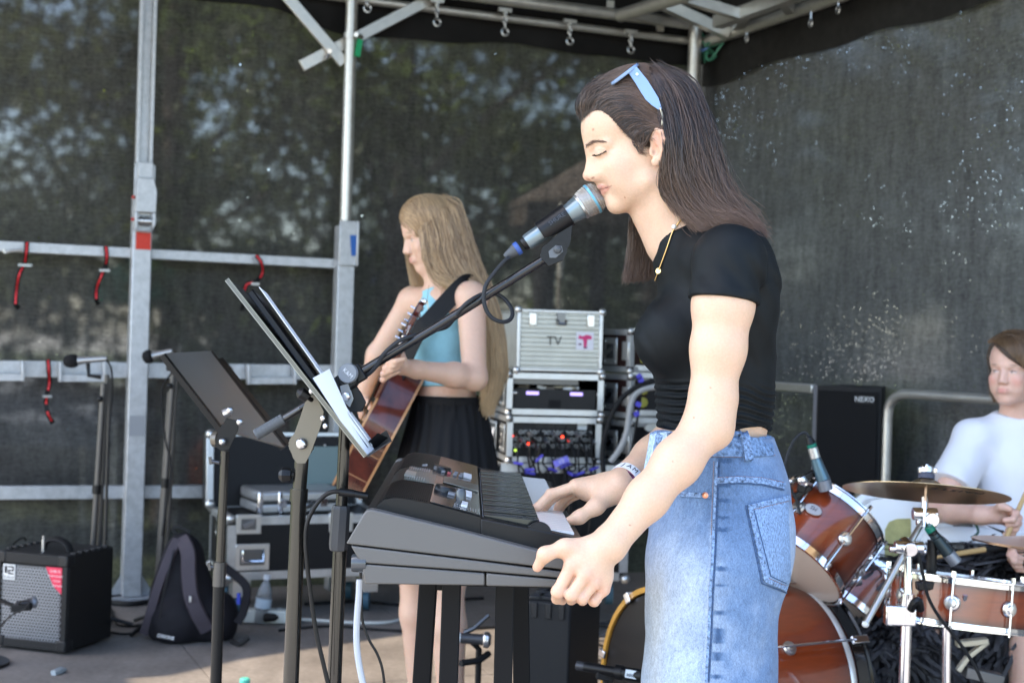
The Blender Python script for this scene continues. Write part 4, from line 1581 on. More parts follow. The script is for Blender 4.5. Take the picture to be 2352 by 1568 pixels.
def button(u, v, su, sv, m, h=.004, name="button"):
 mb=MB()
 sl=(pz(u+.001)-pz(u-.001))/.002
 Rm=frame(K(u, v, pz(u)+.002), KW-KU*sl, KU)
 mb.box((0, 0, h/2), (su, sv, h), Rm)
 return mb.build(name, m, kbd, bevel=.0008)
for i in range(6):
 button(.150, .565+i*.0125, .016, .0085, M_BTNW)
 button(.150, .250+i*.0125, .016, .0085, M_BTNW)
button(.146, .112, .010, .050, M_BTNW)
for i in range(4):
 button(.106+i*.011, .60, .007, .016, M_BTNG)
 button(.104+i*.011, .555, .007, .014, mat("button_red", (.55, .12, .12), rough=.4)if i==1 else M_BTNG)
 button(.104+i*.011, .30, .007, .014, M_BTNW if i==0 else M_BTNG)
 button(.104+i*.011, .27, .007, .014, M_BTNG)
button(.124, .215, .012, .026, M_BTNG)
for u, v in((.112, .245), (.100, .585)):
 mb=MB()
 sl=(pz(u+.001)-pz(u-.001))/.002
 mb.lathe([(.018, 0), (.0175, .008), (.016, .010), (0, .0095)], frame(K(u, v, pz(u)+.001), KW-KU*sl, KU), 30)
 mb.build("dial", mat("dial_black", (.02, .02, .021), rough=.3), kbd)
mb=MB()
mb.lathe([(.0085, 0), (.0082, .018), (.0060, .023), (0, .024)], frame(K(.140, .150, pz(.140)+.001), KW, KU), 20)
mb.build("volume_knob", mat("knob_gloss", (.05, .055, .06), rough=.2, coat=.5), kbd)
M_PRINT=mat("panel_print", (.42, .42, .42), rough=.5)
for(u0, v0, rows, cols)in((.044, .50, 9, 5), (.044, .325, 8, 4), (.130, .065, 9, 3)):
 mb=MB()
 for c in range(cols):
  for r in range(rows):
   ln=.006+.005*RNG.random()
   u=u0+r*.0042
   v=v0+c*.015
   w=pz(u)+.0031 if u<.09 else pz(u)+.0022
   mb.v+=[K(u, v, w), K(u+.0012, v, w), K(u+.0012, v+ln, w), K(u, v+ln, w)]
   b=len(mb.v)
   mb.f.append((b-1, b-2, b-3, b-4))
 o=mb.build("printed_list", M_PRINT, kbd, smooth=False)
 o["kind"]="stuff"
text("lettering", "CASIO", mat("panel_print", (.42, .42, .42), rough=.5), frame(K(.066, .62, pz(.066)+.0035), KW, -KV), .016, kbd, .0002)
M_WKEY=mat("white_key", (.74, .75, .74), rough=.22, spec=.5)
M_BKEY=mat("black_key", (.010, .010, .010), rough=.16, coat=.3)
KU0, KU1=.176, .318
nW=36
kv0, kv1=.062, .900
kw=(kv1-kv0)/nW
kz=lambda u:np.interp(u, [.17, .33], [.091, .080])
mb=MB()
mb.box((0, 0, 0), (KU1-.172, kv1-kv0+.004, .02), frame(K((KU1+.172)/2-.002, (kv0+kv1)/2, .064), KW, KU))
mb.build("key_bed", M_KBLK, kbd)
wm=None
for i in range(nW):
 v=kv0+(i+.5)*kw
 if wm is None:
  mb=MB()
  a, b=kw*.5-.0005, 0
  x0, x1=KU0, KU1
  for s in(-1, 1):
   for(u, w)in((x0, kz(x0)), (x1-.002, kz(x1)), (x1, kz(x1)-.002), (x1-.001, kz(x1)-.018), (x0, kz(x0)-.018)):
    mb.v.append(K(u, v+s*a, w))
  mb.f=[(0, 1, 2, 3, 4), (9, 8, 7, 6, 5)]+[(i_, (i_+1)%5+0, (i_+1)%5+5, i_+5)[::-1]for i_ in range(5)]
  o=mb.build("white_key", M_WKEY, kbd, smooth=False)
  wm=(o, v)
 else:
  o=wm[0].copy()
  COL.objects.link(o)
  o.parent=kbd
  o.location=wm[0].location+KV*(v-wm[1])
bm_=None
for i in range(nW-1):
 if i%7 in(2, 6):
  continue
 v=kv0+(i+1)*kw
 if bm_ is None:
  mb=MB()
  u0, u1=KU0+.001, KU0+.092
  for(hw, du, dz)in((.0054, 0, .0), (.0044, -.004, .0115)):
   z0, z1=kz(u0)+dz-.001, kz(u1)+dz-.001
   for u, s, z in((u0, -1, z0), (u1+du, -1, z1), (u1+du, 1, z1), (u0, 1, z0)):
    mb.v.append(K(u, v+s*hw, z))
  mb.f=[(4, 5, 6, 7), (0, 1, 5, 4), (1, 2, 6, 5), (2, 3, 7, 6), (3, 0, 4, 7), (3, 2, 1, 0)]
  o=mb.build("black_key", M_BKEY, kbd, bevel=.001)
  bm_=(o, v)
 else:
  o=bm_[0].copy()
  COL.objects.link(o)
  o.parent=kbd
  o.location=bm_[0].location+KV*(v-bm_[1])
mb=MB()
mb.lathe([(.0, -.006), (.019, -.006), (.020, -.004), (.020, .004), (.019, .006), (0, .006)], frame(K(.262, .034, .078), KV, KU), 30)
mb.build("pitch_wheel", mat("wheel_rubber", (.03, .03, .03), rough=.5, bump=.6, bscale=700), kbd)
mb=MB()
mb.prism([(.172, .101), (.330, .074), (.335, .068), (.335, .04), (.172, .04)], Mend(0), .060, .027)
mb.prism([(.172, .101), (.330, .074), (.335, .068), (.335, .04), (.172, .04)], Mend(0), KL-.027, .902)
mb.build("cheek_block", M_KBLK, kbd, bevel=.002)["kind"]="stuff"
mb=MB()
mb.prism([(.320, .066), (.335, .064), (.338, .045), (.320, .04)], Mend(0), .902, .060)
mb.build("front_rim", M_KBLK, kbd, bevel=.002)
mb=MB()
mb.lathe([(.0, -.012), (.013, -.012), (.014, -.008), (.014, .010), (.0, .012)], frame(K(-.010, .012, .030), (1, 0, .02)), 18)
mb.build("rear_knob", mat("knob_gloss", (.05, .055, .06), rough=.2, coat=.5), kbd)
kc=thing("cable", "black jack cable arching from the back of the keyboard down to the floor", "cable", P(740, 1150, 2.45))
mb=MB()
pth=[(838, 1138), (800, 1131), (770, 1128), (745, 1138), (722, 1165), (706, 1200), (702, 1240), (706, 1300), (714, 1370), (726, 1450), (742, 1520), (756, 1580)]
mb.tube(catmull([P(x, y, 2.36)for x, y in pth], 8), .0038, 10)
mb.build("cable_sheath", mat("cable_black", (.014, .014, .015), rough=.4), kc)
mb=MB()
mb.cyl(P(846, 1139, 2.36), P(812, 1133, 2.36), .0058, 14)
mb.cyl(P(812, 1133, 2.36), P(780, 1129, 2.36), .0068, 14)
mb.build("jack_plug", M_BLACK, kc)
kc2=thing("cable", "thick pale grey cable hanging below the back of the keyboard", "cable", P(825, 1400, 2.3))
mb=MB()
mb.tube(catmull([P(x, y, 2.25)for x, y in((826, 1330), (824, 1370), (820, 1420), (819, 1470), (824, 1520), (836, 1580))], 8), .0052, 10)
mb.build("cable_sheath", mat("cable_pale", (.42, .45, .50), rough=.4), kc2)
kc3=thing("cable", "thin black cable hanging beside the pale grey cable", "cable", P(840, 1430, 2.3))
mb=MB()
mb.tube(catmull([P(x, y, 2.28)for x, y in((828, 1310), (830, 1360), (832, 1420), (846, 1465), (866, 1500), (878, 1535), (884, 1580))], 8), .0022, 8)
mb.build("cable_sheath", mat("cable_black", (.014, .014, .015), rough=.4), kc3)
ks=thing("keyboard_stand", "black keyboard stand of square tubes under the keyboard", "keyboard stand", (K(.2, .45, 0).x, K(.2, .45, 0).y, 0))
M_KST=mat("stand_black", (.010, .010, .012), rough=.5, spec=.2)
sets=[((986, 1343), (968, 1600), .26, "n"), ((1038, 1343), (1029, 1600), .16, "n"), ((1160, 1346), (1154, 1600), .16, "n"), ((1192, 1346), (1196, 1600), .38, "f")]
for(x0, y0), (x1, y1), dv, _ in sets:
 a, b=P(x0, y0, KD+dv), P(x1, y1, KD+dv)
 e=a+(b-a)*(a.z/(a.z-b.z))
 mb=MB()
 mb.bar(Vector((a.x, a.y, kb_o.z-.004)), Vector((e.x, e.y, .0)), .040, .030, (1, 0, 0))
 mb.build("leg", M_KST, ks, bevel=.002)
mb=MB()
for dv in(.16, .62):
 mb.bar(K(.03, dv, -.014), K(.31, dv, -.014), .030, .018)
mb.bar(K(.12, .16, -.024), K(.12, .62, -.024), .03, .02)
mb.build("support_bar", M_KST, ks)["kind"]="stuff"
# the singer at the keyboard
SD=2.40
def S(px, py, lat=0.0):
 return P(px, py, SD-lat)
def skin_colors(V, base, red, spots):
 """base skin tone, with redder spots and painted recess shade: list of (centre, radius, colour, strength)"""
 C=np.tile(np.array(base, np.float32), (len(V), 1))
 n=vnoise(V, 90, 3)[:, None]*0.6+vnoise(V, 260, 5)[:, None]*0.4-0.5
 C=C*(1+0.06*n)
 C=C+(np.array(red)-C)*(0.10*np.clip(vnoise(V, 35, 9)-0.45, 0, 1))[:, None]
 for c, r, colr, s in spots:
  q=(V-np.array(c))/np.array(r)
  w=np.clip(1-np.sqrt((q*q).sum(1)), 0, 1)
  w=(w*w*(3-2*w)*s)[:, None]
  C=C*(1-w)+np.array(colr)*w
 return C
def hand_fingers(F, fingers, rs, k=0.0032):
 for pts, r in zip(fingers, rs):
  n=len(pts)
  prof=[1.08, 0.95, 0.86, 0.74][:n]if n==4 else[1.1, 0.95, 0.78][:n]
  rr=[r*q for q in prof]
  F.chain(pts, rr, k)
  F.ell(pts[1], (r*1.03, )*3, k=0.004)
def add_torso(F, grow=0.0):
 g=grow
 F.ell(S(1640, 700), (.092+g, .135+g, .150+g), k=.03)
 F.ell(S(1641, 830), (.092+g, .120+g, .12+g), k=.04)
 F.ell(S(1641, 950), (.090+g, .115+g, .12+g), k=.04)
 for s in(1, -1):
  F.ell(S(1536, 775, .062*s), (.052+g, .060+g, .058+g), k=.035)
  F.cap(S(1600, 596, .03*s), S(1676, 596, .145*s), .044+g, .041+g, k=.025)
  F.ell(S(1700, 665, .070*s), (.058+g, .070+g, .10+g), k=.035)
  F.ell(S(1676, 597, .158*s), (.050+g, .044+g, .046+g), k=.02)
 return F
def add_upper_arm_l(F, g=0.0):
 F.cap(S(1676, 600, .163), S(1661, 700, .180), .045+g, .0465+g, k=.025)
 F.cap(S(1661, 700, .180), S(1650, 800, .185), .0440+g, .0410+g, k=.02)
 F.cap(S(1650, 800, .185), S(1628, 975, .190), .0400+g, .0325+g, k=.02)
 return F
def build_singer_body():
 B=Field()
 B.ell(S(1478, 262), (.098, .072, .077), k=.01)
 B.ell(S(1403, 296), (.0480, .054, .054), k=.02)
 B.ell(S(1447, 372), (.0505, .055, .070), k=.02)
 B.ell(S(1478, 365), (.055, .0615, .055), k=.02)
 B.ell(S(1455, 428), (.043, .043, .038), k=.018)
 B.ell(S(1402, 428), (.0160, .0180, .024), k=.012)
 B.ell(S(1413, 469), (.0142, .018, .0150), k=.012)
 B.cap(S(1362, 352), S(1368, 300), .011, .018, k=.014)
 for s in(1, -1):
  B.ell(S(1418, 379, .036*s), (.022, .021, .021), k=.016)
  B.ell(S(1434, 410, .035*s), (.024, .020, .026), k=.016)
  B.cap(S(1490, 415, .048*s), S(1425, 466, .015*s), .015, .013, k=.020)
  B.cap(S(1360, 340, .009*s), S(1396, 330, .043*s), .0095, .0070, k=.010)
  B.ell(S(1368, 352, .0300*s), (.0110, .0140, .0085), k=.008, sub=True)
 B.cap(S(1359.5, 350), S(1352.5, 402), .0066, .0086, k=.008)
 B.ell(S(1351, 404), (.0085, .0078, .0078), k=.006)
 for s in(1, -1):
  B.cap(S(1373, 360, .006*s), S(1369, 398, .0095*s), .006, .0085, k=.016)
  B.ell(S(1365, 406, .0115*s), (.0085, .0055, .0065), k=.006)
  B.ell(S(1357, 413, .0085*s), (.0052, .0030, .0030), k=.003, sub=True)
 B.cap(S(1371, 410), S(1379, 424), .0058, .0058, k=.006)
 for s in(1, -1):
  B.cap(S(1386, 364, .019*s), S(1384, 398, .021*s), .009, .010, k=.02)
 for s in(1, -1):
  B.ell(S(1384.5, 350.5, .0300*s), (.0120, .0120, .0120), k=.003)
  B.chain([S(1369, 349, .021*s), S(1372, 345, .028*s), S(1380, 343, .037*s), S(1390, 345.5, .043*s)], [.0026, .0034, .0034, .0026], k=.003)
  B.chain([S(1366.5, 353, .0215*s), S(1370.5, 355.5, .030*s), S(1379, 354, .038*s), S(1391, 348.5, .043*s)], [.0016, .002, .002, .0016], k=.002)
 for s in(1, -1):
  B.chain([S(1379, 429, .0*s), S(1380.5, 428, .008*s), S(1386, 428.5, .017*s), S(1398, 427.5, .0245*s)], [.0046, .0047, .0040, .0018], k=.003)
  B.chain([S(1388.5, 441.5, .0*s), S(1389.5, 440.8, .008*s), S(1392.5, 437, .016*s), S(1399.5, 430.5, .0240*s)], [.0056, .0055, .0045, .0018], k=.003)
  B.chain([S(1384.5, 434.8, .0*s), S(1387, 434.0, .010*s), S(1394, 431.5, .0190*s), S(1403, 428.0, .026*s)], [.0017, .0017, .0016, .0012], k=.002, sub=True)
 for s in(1, -1):
  e=lambda x, y, l:S(x, y, (l)*s)
  B.ell(e(1512, 336, .0690), (.0115, .0080, .0235), k=.010)
  B.chain([e(1499, 336, .0735), e(1496.5, 318, .0755), e(1501, 303, .079), e(1510, 298, .083), e(1519, 303, .086), e(1524, 320, .087), e(1523, 345, .084), e(1516, 364, .079)], [.0032, .0034, .0036, .0038, .0042, .0042, .0040, .0040], k=.004)
  B.ell(e(1511, 312, .0775), (.0100, .0050, .0125), k=.006)
  B.ell(e(1507, 371, .0755), (.0080, .0048, .0080), k=.006)
  B.chain([e(1507, 318, .080), e(1513, 330, .080), e(1515, 345, .079), e(1509, 357, .0775)], [.0036, .0036, .0036, .0036], k=.004)
  B.cap(e(1495, 344, .071), e(1497, 354, .072), .0036, .0036, k=.004)
  B.ell(e(1505, 347, .0800), (.0042, .0048, .0075), k=.005, sub=True)
 B.chain([S(1595, 600), S(1568, 540), S(1536, 470), S(1528, 420)], [.062, .0500, .0465, .047], k=.03)
 B.cap(S(1487, 505), S(1512, 565), .016, .016, k=.03)
 for s in(1, -1):
  B.cap(S(1530, 400, .048*s), S(1520, 560, .016*s), .013, .010, k=.02)
 add_torso(B)
 add_upper_arm_l(B)
 el=S(1627, 975, .195)
 wr=S(1397, 1252, .292)
 B.cap(S(1640, 920, .19), el, .034, .0330, k=.02)
 B.cap(el, el.lerp(wr, .32), .0335, .0345, k=.02)
 B.cap(el.lerp(wr, .32), el.lerp(wr, .62), .0345, .0300, k=.02)
 B.cap(el.lerp(wr, .62), wr, .0300, .0245, k=.02)
 B.ell(S(1652, 996, .193), (.012, .012, .014), k=.02)
 L=lambda x, y, l:S(x, y, l)
 mcp=[L(1311, 1301, .318), L(1343, 1320, .322), L(1364, 1338, .316), L(1386, 1354, .304)]
 B.cap(wr, L(1376, 1264, .300), .0255, .0225, k=.015)
 for q, r0, r1 in zip(mcp, (.0150, .0150, .0150, .0150), (.0112, .0110, .0105, .0095)):
  B.cap(L(1376, 1266, .300), q, r0, r1, k=.011)
 B.cap(L(1340, 1290, .296), L(1385, 1320, .290), .014, .014, k=.02)
 fl=[[mcp[0], L(1281, 1358, .322), L(1279, 1374, .300), L(1292, 1378, .278)], [mcp[1], L(1312, 1366, .326), L(1312, 1376, .302), L(1322, 1374, .280)], [mcp[2], L(1337, 1373, .320), L(1338, 1378, .298), L(1348, 1374, .278)], [mcp[3], L(1364, 1379, .308), L(1366, 1382, .290), L(1374, 1376, .274)], ]
 hand_fingers(B, fl, (.0093, .0090, .0086, .0078), .0026)
 for i in range(3):
  B.cap((mcp[i].lerp(fl[i][1], .12)+mcp[i+1].lerp(fl[i+1][1], .12))/2+Vector((0, .007, 0)), (mcp[i].lerp(fl[i][1], .75)+mcp[i+1].lerp(fl[i+1][1], .75))/2+Vector((0, .008, 0)), .0055, .005, k=.002)
 th=[L(1352, 1256, .296), L(1297, 1257, .312), L(1252, 1272, .318), L(1234, 1302, .308)]
 B.chain(th, [.0165, .0116, .0096, .0072], k=.010)
 B.ell(th[2], (.0104, .0098, .0104), k=.004)
 B.cap(L(1310, 1266, .305), L(1330, 1285, .308), .010, .012, k=.016)
 wr2=S(1420, 1117, -.025)
 B.cap(S(1680, 590, -.165), S(1640, 800, -.20), .050, .042, k=.025)
 B.cap(S(1640, 800, -.20), S(1600, 950, -.205), .042, .034, k=.02)
 B.cap(S(1600, 950, -.205), S(1500, 1050, -.11), .037, .034, k=.02)
 B.cap(S(1500, 1050, -.11), wr2, .033, .0262, k=.02)
 R=lambda x, y, l:S(x, y, l)
 m2=[R(1324, 1116, -.030), R(1322, 1116, -.050), R(1330, 1122, -.068), R(1342, 1130, -.084)]
 B.cap(wr2, R(1395, 1118, -.035), .0250, .0215, k=.015)
 for q, r1 in zip(m2, (.0125, .0120, .0112, .0100)):
  B.cap(R(1392, 1121, -.038), q, .0160, r1, k=.018)
 B.cap(R(1385, 1135, -.02), R(1350, 1128, -.04), .016, .013, k=.02)
 f2=[[m2[0], R(1265, 1134, -.032), R(1237, 1162, -.034), R(1212, 1180, -.036)], [m2[1], R(1275, 1139, -.056), R(1254, 1160, -.058), R(1243, 1178, -.058)], [m2[2], R(1296, 1142, -.076), R(1282, 1164, -.080), R(1275, 1184, -.080)], [m2[3], R(1306, 1146, -.096), R(1290, 1164, -.100), R(1278, 1184, -.100)], ]
 hand_fingers(B, f2, (.0090, .0088, .0083, .0074), .002)
 t2=[R(1395, 1135, -.020), R(1369, 1163, .004), R(1331, 1187, .012), R(1303, 1198, .008)]
 B.chain(t2, [.0180, .0130, .0102, .0075], k=.011)
 B.ell(t2[2], (.0110, .0100, .0100), k=.004)
 return B, mcp, fl, th, m2, f2, t2
singer=thing("person", "young woman in a cropped black T-shirt and blue jeans singing at the keyboard", "person", (S(1640, 1800).x, SD, 0))
_B, _mcp, _fl, _th, _m2, _f2, _t2=build_singer_body()
_lo=(S(1300, 700).x-.2, SD-.55, S(1600, 1040).z-.02)
_V, _Fq=polygonise(_B, 0.0019, lo=(-9, -9, min(S(1300, 1400, .3).z, 9)))
_Vn=np.array(_V)
SKIN, SKRED=(.68, .45, .308), (.68, .29, .22)
LIP=(.44, .135, .115)
spots=[]
for s in(1, -1):
 spots+=[(S(1420, 395, .05*s), (.04, .04, .035), SKRED, .20), (S(1515, 325, .085*s), (.03, .02, .04), (.66, .24, .17), .4), (S(1379, 350.5, .040*s), (.016, .014, .0035), (.10, .055, .04), .0)]
spots+=[(S(1352, 404), (.02, .018, .016), SKRED, .35), (S(1362, 409), (.022, .022, .016), SKRED, .35)]
spots+=[(S(1357, 413.5, .010), (.006, .006, .0036), (.20, .05, .03), .75), (S(1502, 349, .078), (.005, .012, .007), (.22, .08, .05), .7)]  # shade inside nostril and ear canal painted into the skin colour
for q in _mcp:
 spots.append((q, (.020, )*3, SKRED, .55))
for f in _fl:
 spots.append((f[1], (.016, )*3, SKRED, .40))
 spots.append((f[2], (.014, )*3, SKRED, .30))
for f in _f2+[_th, _t2]:
 spots.append((f[1], (.015, )*3, SKRED, .30))
 spots.append((f[2], (.013, )*3, SKRED, .35))
 spots.append((f[3], (.014, )*3, SKRED, .50))
for x, y, l, r in((1435, 454, .042, .0011), (1362, 299, .035, .0017), (1633, 890, .228, .0011), (1594, 959, .228, .0011), (1543, 1058, .255, .0011), (1447, 1205, .30, .0011), (1389, 451, .02, .001)):
 spots.append((S(x, y, l), (r*2, .03, r*2), (.30, .10, .06)if r<.002 else(.62, .2, .16), .9))
_C=skin_colors(_Vn, SKIN, SKRED, spots)
M_SKIN=mat("skin", SKIN, rough=.42, sss=.22, vcol="Col", bump=.22, bscale=650, var=.06, vscale=300, spec=.45)
def seen_at(V):
 y=np.where(V[:, 1]>SD, 2*SD-V[:, 1], V[:, 1])
 x, z=V[:, 0], V[:, 2]-CAM_Z
 return CW/2+F*(x*cr+z*sr)/y, CH/2-F*(-x*sr+z*cr)/y
def poly_dist(px, py, poly, closed=True):
 d=np.full(len(px), 1e9)
 ins=np.zeros(len(px), bool)
 n=len(poly)
 for i in range(n if closed else n-1):
  (x0, y0), (x1, y1)=poly[i], poly[(i+1)%n]
  ex, ey=x1-x0, y1-y0
  t=np.clip(((px-x0)*ex+(py-y0)*ey)/(ex*ex+ey*ey), 0, 1)
  d=np.minimum(d, np.hypot(px-x0-t*ex, py-y0-t*ey))
  c=((y0>py)!=(y1>py))&(px<ex*(py-y0)/(ey if abs(ey)>1e-9 else 1e-9)+x0)
  ins^=c
 return np.where(ins&closed, -d, d)
_m=(np.abs(_Vn[:, 1]-SD)<.048)&(_Vn[:, 0]<S(1440, 400).x)&(_Vn[:, 2]>S(1400, 470).z)&(_Vn[:, 2]<S(1400, 320).z)
_px, _py=seen_at(_Vn[_m])
_cm=_C[_m]
for poly, colr, st, soft, cl in(([(1369, 424.5), (1376, 423.2), (1384, 424.6), (1394, 426), (1404, 427.2), (1395, 431), (1386, 434), (1376, 436)], LIP, .62, 1.6, True), ([(1374, 436), (1386, 434), (1395, 431), (1404, 427.2), (1399, 436), (1393, 442), (1387, 448), (1380, 447)], (.50, .17, .14), .62, 1.6, True), ([(1378, 435.6), (1386, 433.8), (1395, 430.8), (1405, 427)], (.13, .03, .025), .85, 1.5, False), ([(1357, 409.5), (1361, 406.5), (1366, 406.5), (1364, 410), (1360, 412)], (.20, .06, .04), .75, 1.2, True), ([(1371, 346), (1379, 343.2), (1390, 343.6)], (.40, .22, .15), .40, 1.4, False), ([(1367, 414), (1376, 412), (1381, 406), (1380, 398)], (.58, .30, .21), .28, 4.0, False)):  # besides lip colour: shade of mouth parting, nostril, lid crease, nose fold painted in
 w=1-smooth01(poly_dist(_px, _py, poly, cl), -soft if cl else 0, soft)
 w=(w*st)[:, None]
 _cm=_cm*(1-w)+np.array(colr)*w
_C[_m]=_cm
M_SKIN=mat("skin", SKIN, rough=.42, sss=.22, vcol="Col", bump=.22, bscale=650, var=.06, vscale=300, spec=.45)
body=link_mesh("body", _Vn, _Fq, M_SKIN, singer, col=_C, angle=180)
SINGER_BVH=BVHTree.FromPolygons([Vector(v)for v in _Vn], [list(f)for f in _Fq])
def on_skin(px, py, bvh, d0=1.0, off=0.0):
 """point of a surface seen at (px, py), moved off along its normal"""
 o=Vector((0, 0, CAM_Z))
 dirn=(P(px, py, 1.0)-o).normalized()
 h=bvh.ray_cast(o, dirn)
 if h[0]is None:
  return None, None
 return h[0]+h[1]*off, h[1]
def nail(parent, tip, prev, nrm, r):
 ax=(Vector(tip)-Vector(prev)).normalized()
 M=frame(Vector(tip)-ax*r*.35+Vector(nrm)*r*.62, nrm, ax)
 mb=MB()
 def fn(u, v):
  x=(u-.5)*2
  y=(v-.5)*2
  w=r*.66*(1-.28*max(0, abs(x))**3)
  return M@Vector((x*r*.95, y*w, -.38*r*y*y-.15*r*x*x))
 mb.grid(fn, 6, 6)
 return mb.build("fingernail", mat("nail", (.72, .50, .44), rough=.22, spec=.6), parent)
nail(singer, _th[3], _th[2], (-.35, -.85, .1), .0085)
nail(singer, _f2[0][3], _f2[0][2], (-.15, -.75, .62), .0082)
nail(singer, _t2[3], _t2[2], (-.12, -.55, .8), .0090)
_lash=[]
for s in(1, -1):
 base=catmull([S(1366.2, 355, .0215*s), S(1369.5, 357.3, .0300*s), S(1378.5, 356, .0385*s), S(1392, 349.3, .0435*s)], 16)
 for i, p in enumerate(base):
  for j in range(3):
   t=i/len(base)
   q=p+Vector((RNG.normal(0, .0006), RNG.normal(0, .0006)-.0012*s, RNG.normal(0, .0004)))
   d=Vector((-.0042+.004*t, -.0030*s*(.4+t), -.0016+.0030*t))
   _lash.append([q, q+d*.5+Vector((0, 0, -.0005)), q+d*(1+.3*RNG.random())])
hair_object("eyelashes", _lash, mat("lash", (.012, .009, .008), rough=.5), singer, .00034, .0001)
_brow=[]
for s in(1, -1):
 base=catmull([S(1347.5, 336.5, .012*s), S(1358, 328.5, .026*s), S(1370, 324, .0355*s), S(1390, 325.5, .0475*s)], 30)
 for i, p in enumerate(base):
  t=i/len(base)
  w=.0036*(1-.7*t)
  for j in range(4):
   q=p+Vector((RNG.normal(0, .0008), -s*.001, RNG.normal(0, w*.6)))
   d=Vector((.0042, -.0014*s, .0018-.0034*t))*(.7+.5*RNG.random())
   _brow.append([q, q+d*.5+Vector((0, -.0004*s, 0)), q+d])
_bb=[]
for st in _brow:
 loc, nrm, _, _=SINGER_BVH.find_nearest(st[0])
 sh=loc+nrm*.0003-st[0]
 loc2, n2, _, _=SINGER_BVH.find_nearest(st[2]+sh)
 _bb.append([st[0]+sh, (st[0]+sh+loc2)/2+nrm*.0012, loc2+n2*.0012])
hair_object("eyebrow", _bb, mat("brow_hair", (.13, .075, .05), rough=.5), singer, .00022, .00008)
M_HAIR=hair_mat("brown_hair", (.0085, .006, .0055), (.105, .062, .042), .33, (.185, .110, .073))
def strand_family(fams, n, k, jit, spread, clump=40, power=1.0, along=None):
 """fams: list of control paths (same length) ordered by parameter; sample n strands between them"""
 A=np.array([[list(p)for p in f]for f in fams])
 q=len(A)
 t=RNG.random(n)**power
 ct=np.round(t*clump)/clump
 t2=t*.45+ct*.55
 x=np.clip(t2, 0, 1)*(q-1)
 i=np.minimum(x.astype(int), q-2)
 f=(x-i)[:, None, None]
 f=f*f*(3-2*f)*.35+f*.65
 C=A[i]*(1-f)+A[i+1]*f
 m=C.shape[1]
 off=RNG.normal(0, 1, (n, 1, 3))*jit
 grow=np.linspace(.25, 1, m)[None, :, None]
 wob=RNG.normal(0, 1, (n, m, 3))*spread
 C=C+off*grow+wob
 return spline_batch(C, k)
fams_near=[[S(1478, 172, .040), S(1512, 248, .074), S(1527, 325, .086), S(1526, 395, .080), S(1545, 455, .076), S(1585, 500, .088), S(1612, 524, .100)], [S(1490, 163, .030), S(1532, 225, .070), S(1552, 318, .089), S(1563, 405, .088), S(1592, 462, .090), S(1632, 498, .100), S(1672, 510, .112)], [S(1498, 157, .018), S(1562, 208, .058), S(1592, 310, .080), S(1608, 400, .084), S(1636, 462, .088), S(1678, 500, .096), S(1718, 518, .104)], [S(1502, 154, .008), S(1577, 195, .036), S(1618, 288, .056), S(1642, 380, .062), S(1667, 450, .068), S(1708, 500, .074), S(1740, 528, .080)], [S(1504, 153, .000), S(1585, 190, .010), S(1634, 290, .020), S(1661, 380, .026), S(1686, 452, .030), S(1730, 505, .034), S(1755, 545, .040)], ]
def mirrored(f):
 return[[Vector((p.x, 2*SD-p.y, p.z))for p in st]for st in f]
def inward(f, c, a):
 return[[Vector(p).lerp(Vector((p.x*.35+c.x*.65, SD, p.z)), a)for p in st]for st in f]
H1=strand_family(fams_near, 7600, 26, .0035, .0012, 46)
H2=strand_family(inward(fams_near, S(1540, 300), .14), 2200, 24, .005, .0015, 40)
H3=strand_family(mirrored(fams_near), 1800, 22, .005, .0015, 40)
fams_front=[[S(1339, 278, -.004), S(1327, 243, -.002), S(1343, 207, 0), S(1384, 184, 0), S(1432, 175, 0), S(1478, 166, .004)], [S(1341, 270, .018), S(1336, 236, .022), S(1358, 209, .028), S(1400, 193, .034), S(1446, 190, .040), S(1488, 200, .048)], [S(1356, 256, .034), S(1366, 230, .042), S(1392, 214, .050), S(1428, 209, .055), S(1466, 218, .062), S(1502, 244, .068)], [S(1380, 251, .048), S(1398, 236, .055), S(1424, 232, .061), S(1452, 236, .066), S(1482, 250, .070), S(1510, 270, .075)], [S(1402, 265, .058), S(1420, 254, .064), S(1442, 252, .068), S(1466, 258, .072), S(1491, 271, .075), S(1514, 286, .079)], [S(1426, 293, .064), S(1444, 280, .069), S(1462, 276, .073), S(1482, 279, .076), S(1500, 286, .079), S(1517, 294, .082)], [S(1450, 318, .068), S(1465, 304, .073), S(1480, 297, .076), S(1494, 294, .078), S(1507, 294, .081), S(1519, 297, .084)], [S(1474, 331, .069), S(1485, 319, .074), S(1494, 309, .077), S(1503, 301, .080), S(1511, 297, .083), S(1520, 298, .086)], ]
H4=strand_family(fams_front, 5600, 20, .0022, .0008, 60)
H5=strand_family(mirrored(fams_front), 1400, 16, .003, .001, 40)
fams_far=[[S(1490, 330, -.080), S(1470, 420, -.086), S(1452, 500, -.086), S(1449, 560, -.088), S(1444, 610, -.090), S(1437, 642, -.090)], [S(1505, 330, -.084), S(1482, 430, -.090), S(1466, 510, -.092), S(1465, 570, -.094), S(1462, 615, -.096), S(1456, 640, -.096)], [S(1515, 330, -.086), S(1495, 440, -.094), S(1484, 520, -.096), S(1484, 575, -.100), S(1482, 612, -.100), S(1478, 638, -.100)], [S(1525, 330, -.088), S(1512, 440, -.096), S(1500, 530, -.100), S(1500, 580, -.104), S(1502, 610, -.104), S(1503, 632, -.104)], ]
H6=strand_family(fams_far, 2200, 20, .0035, .0014, 20)
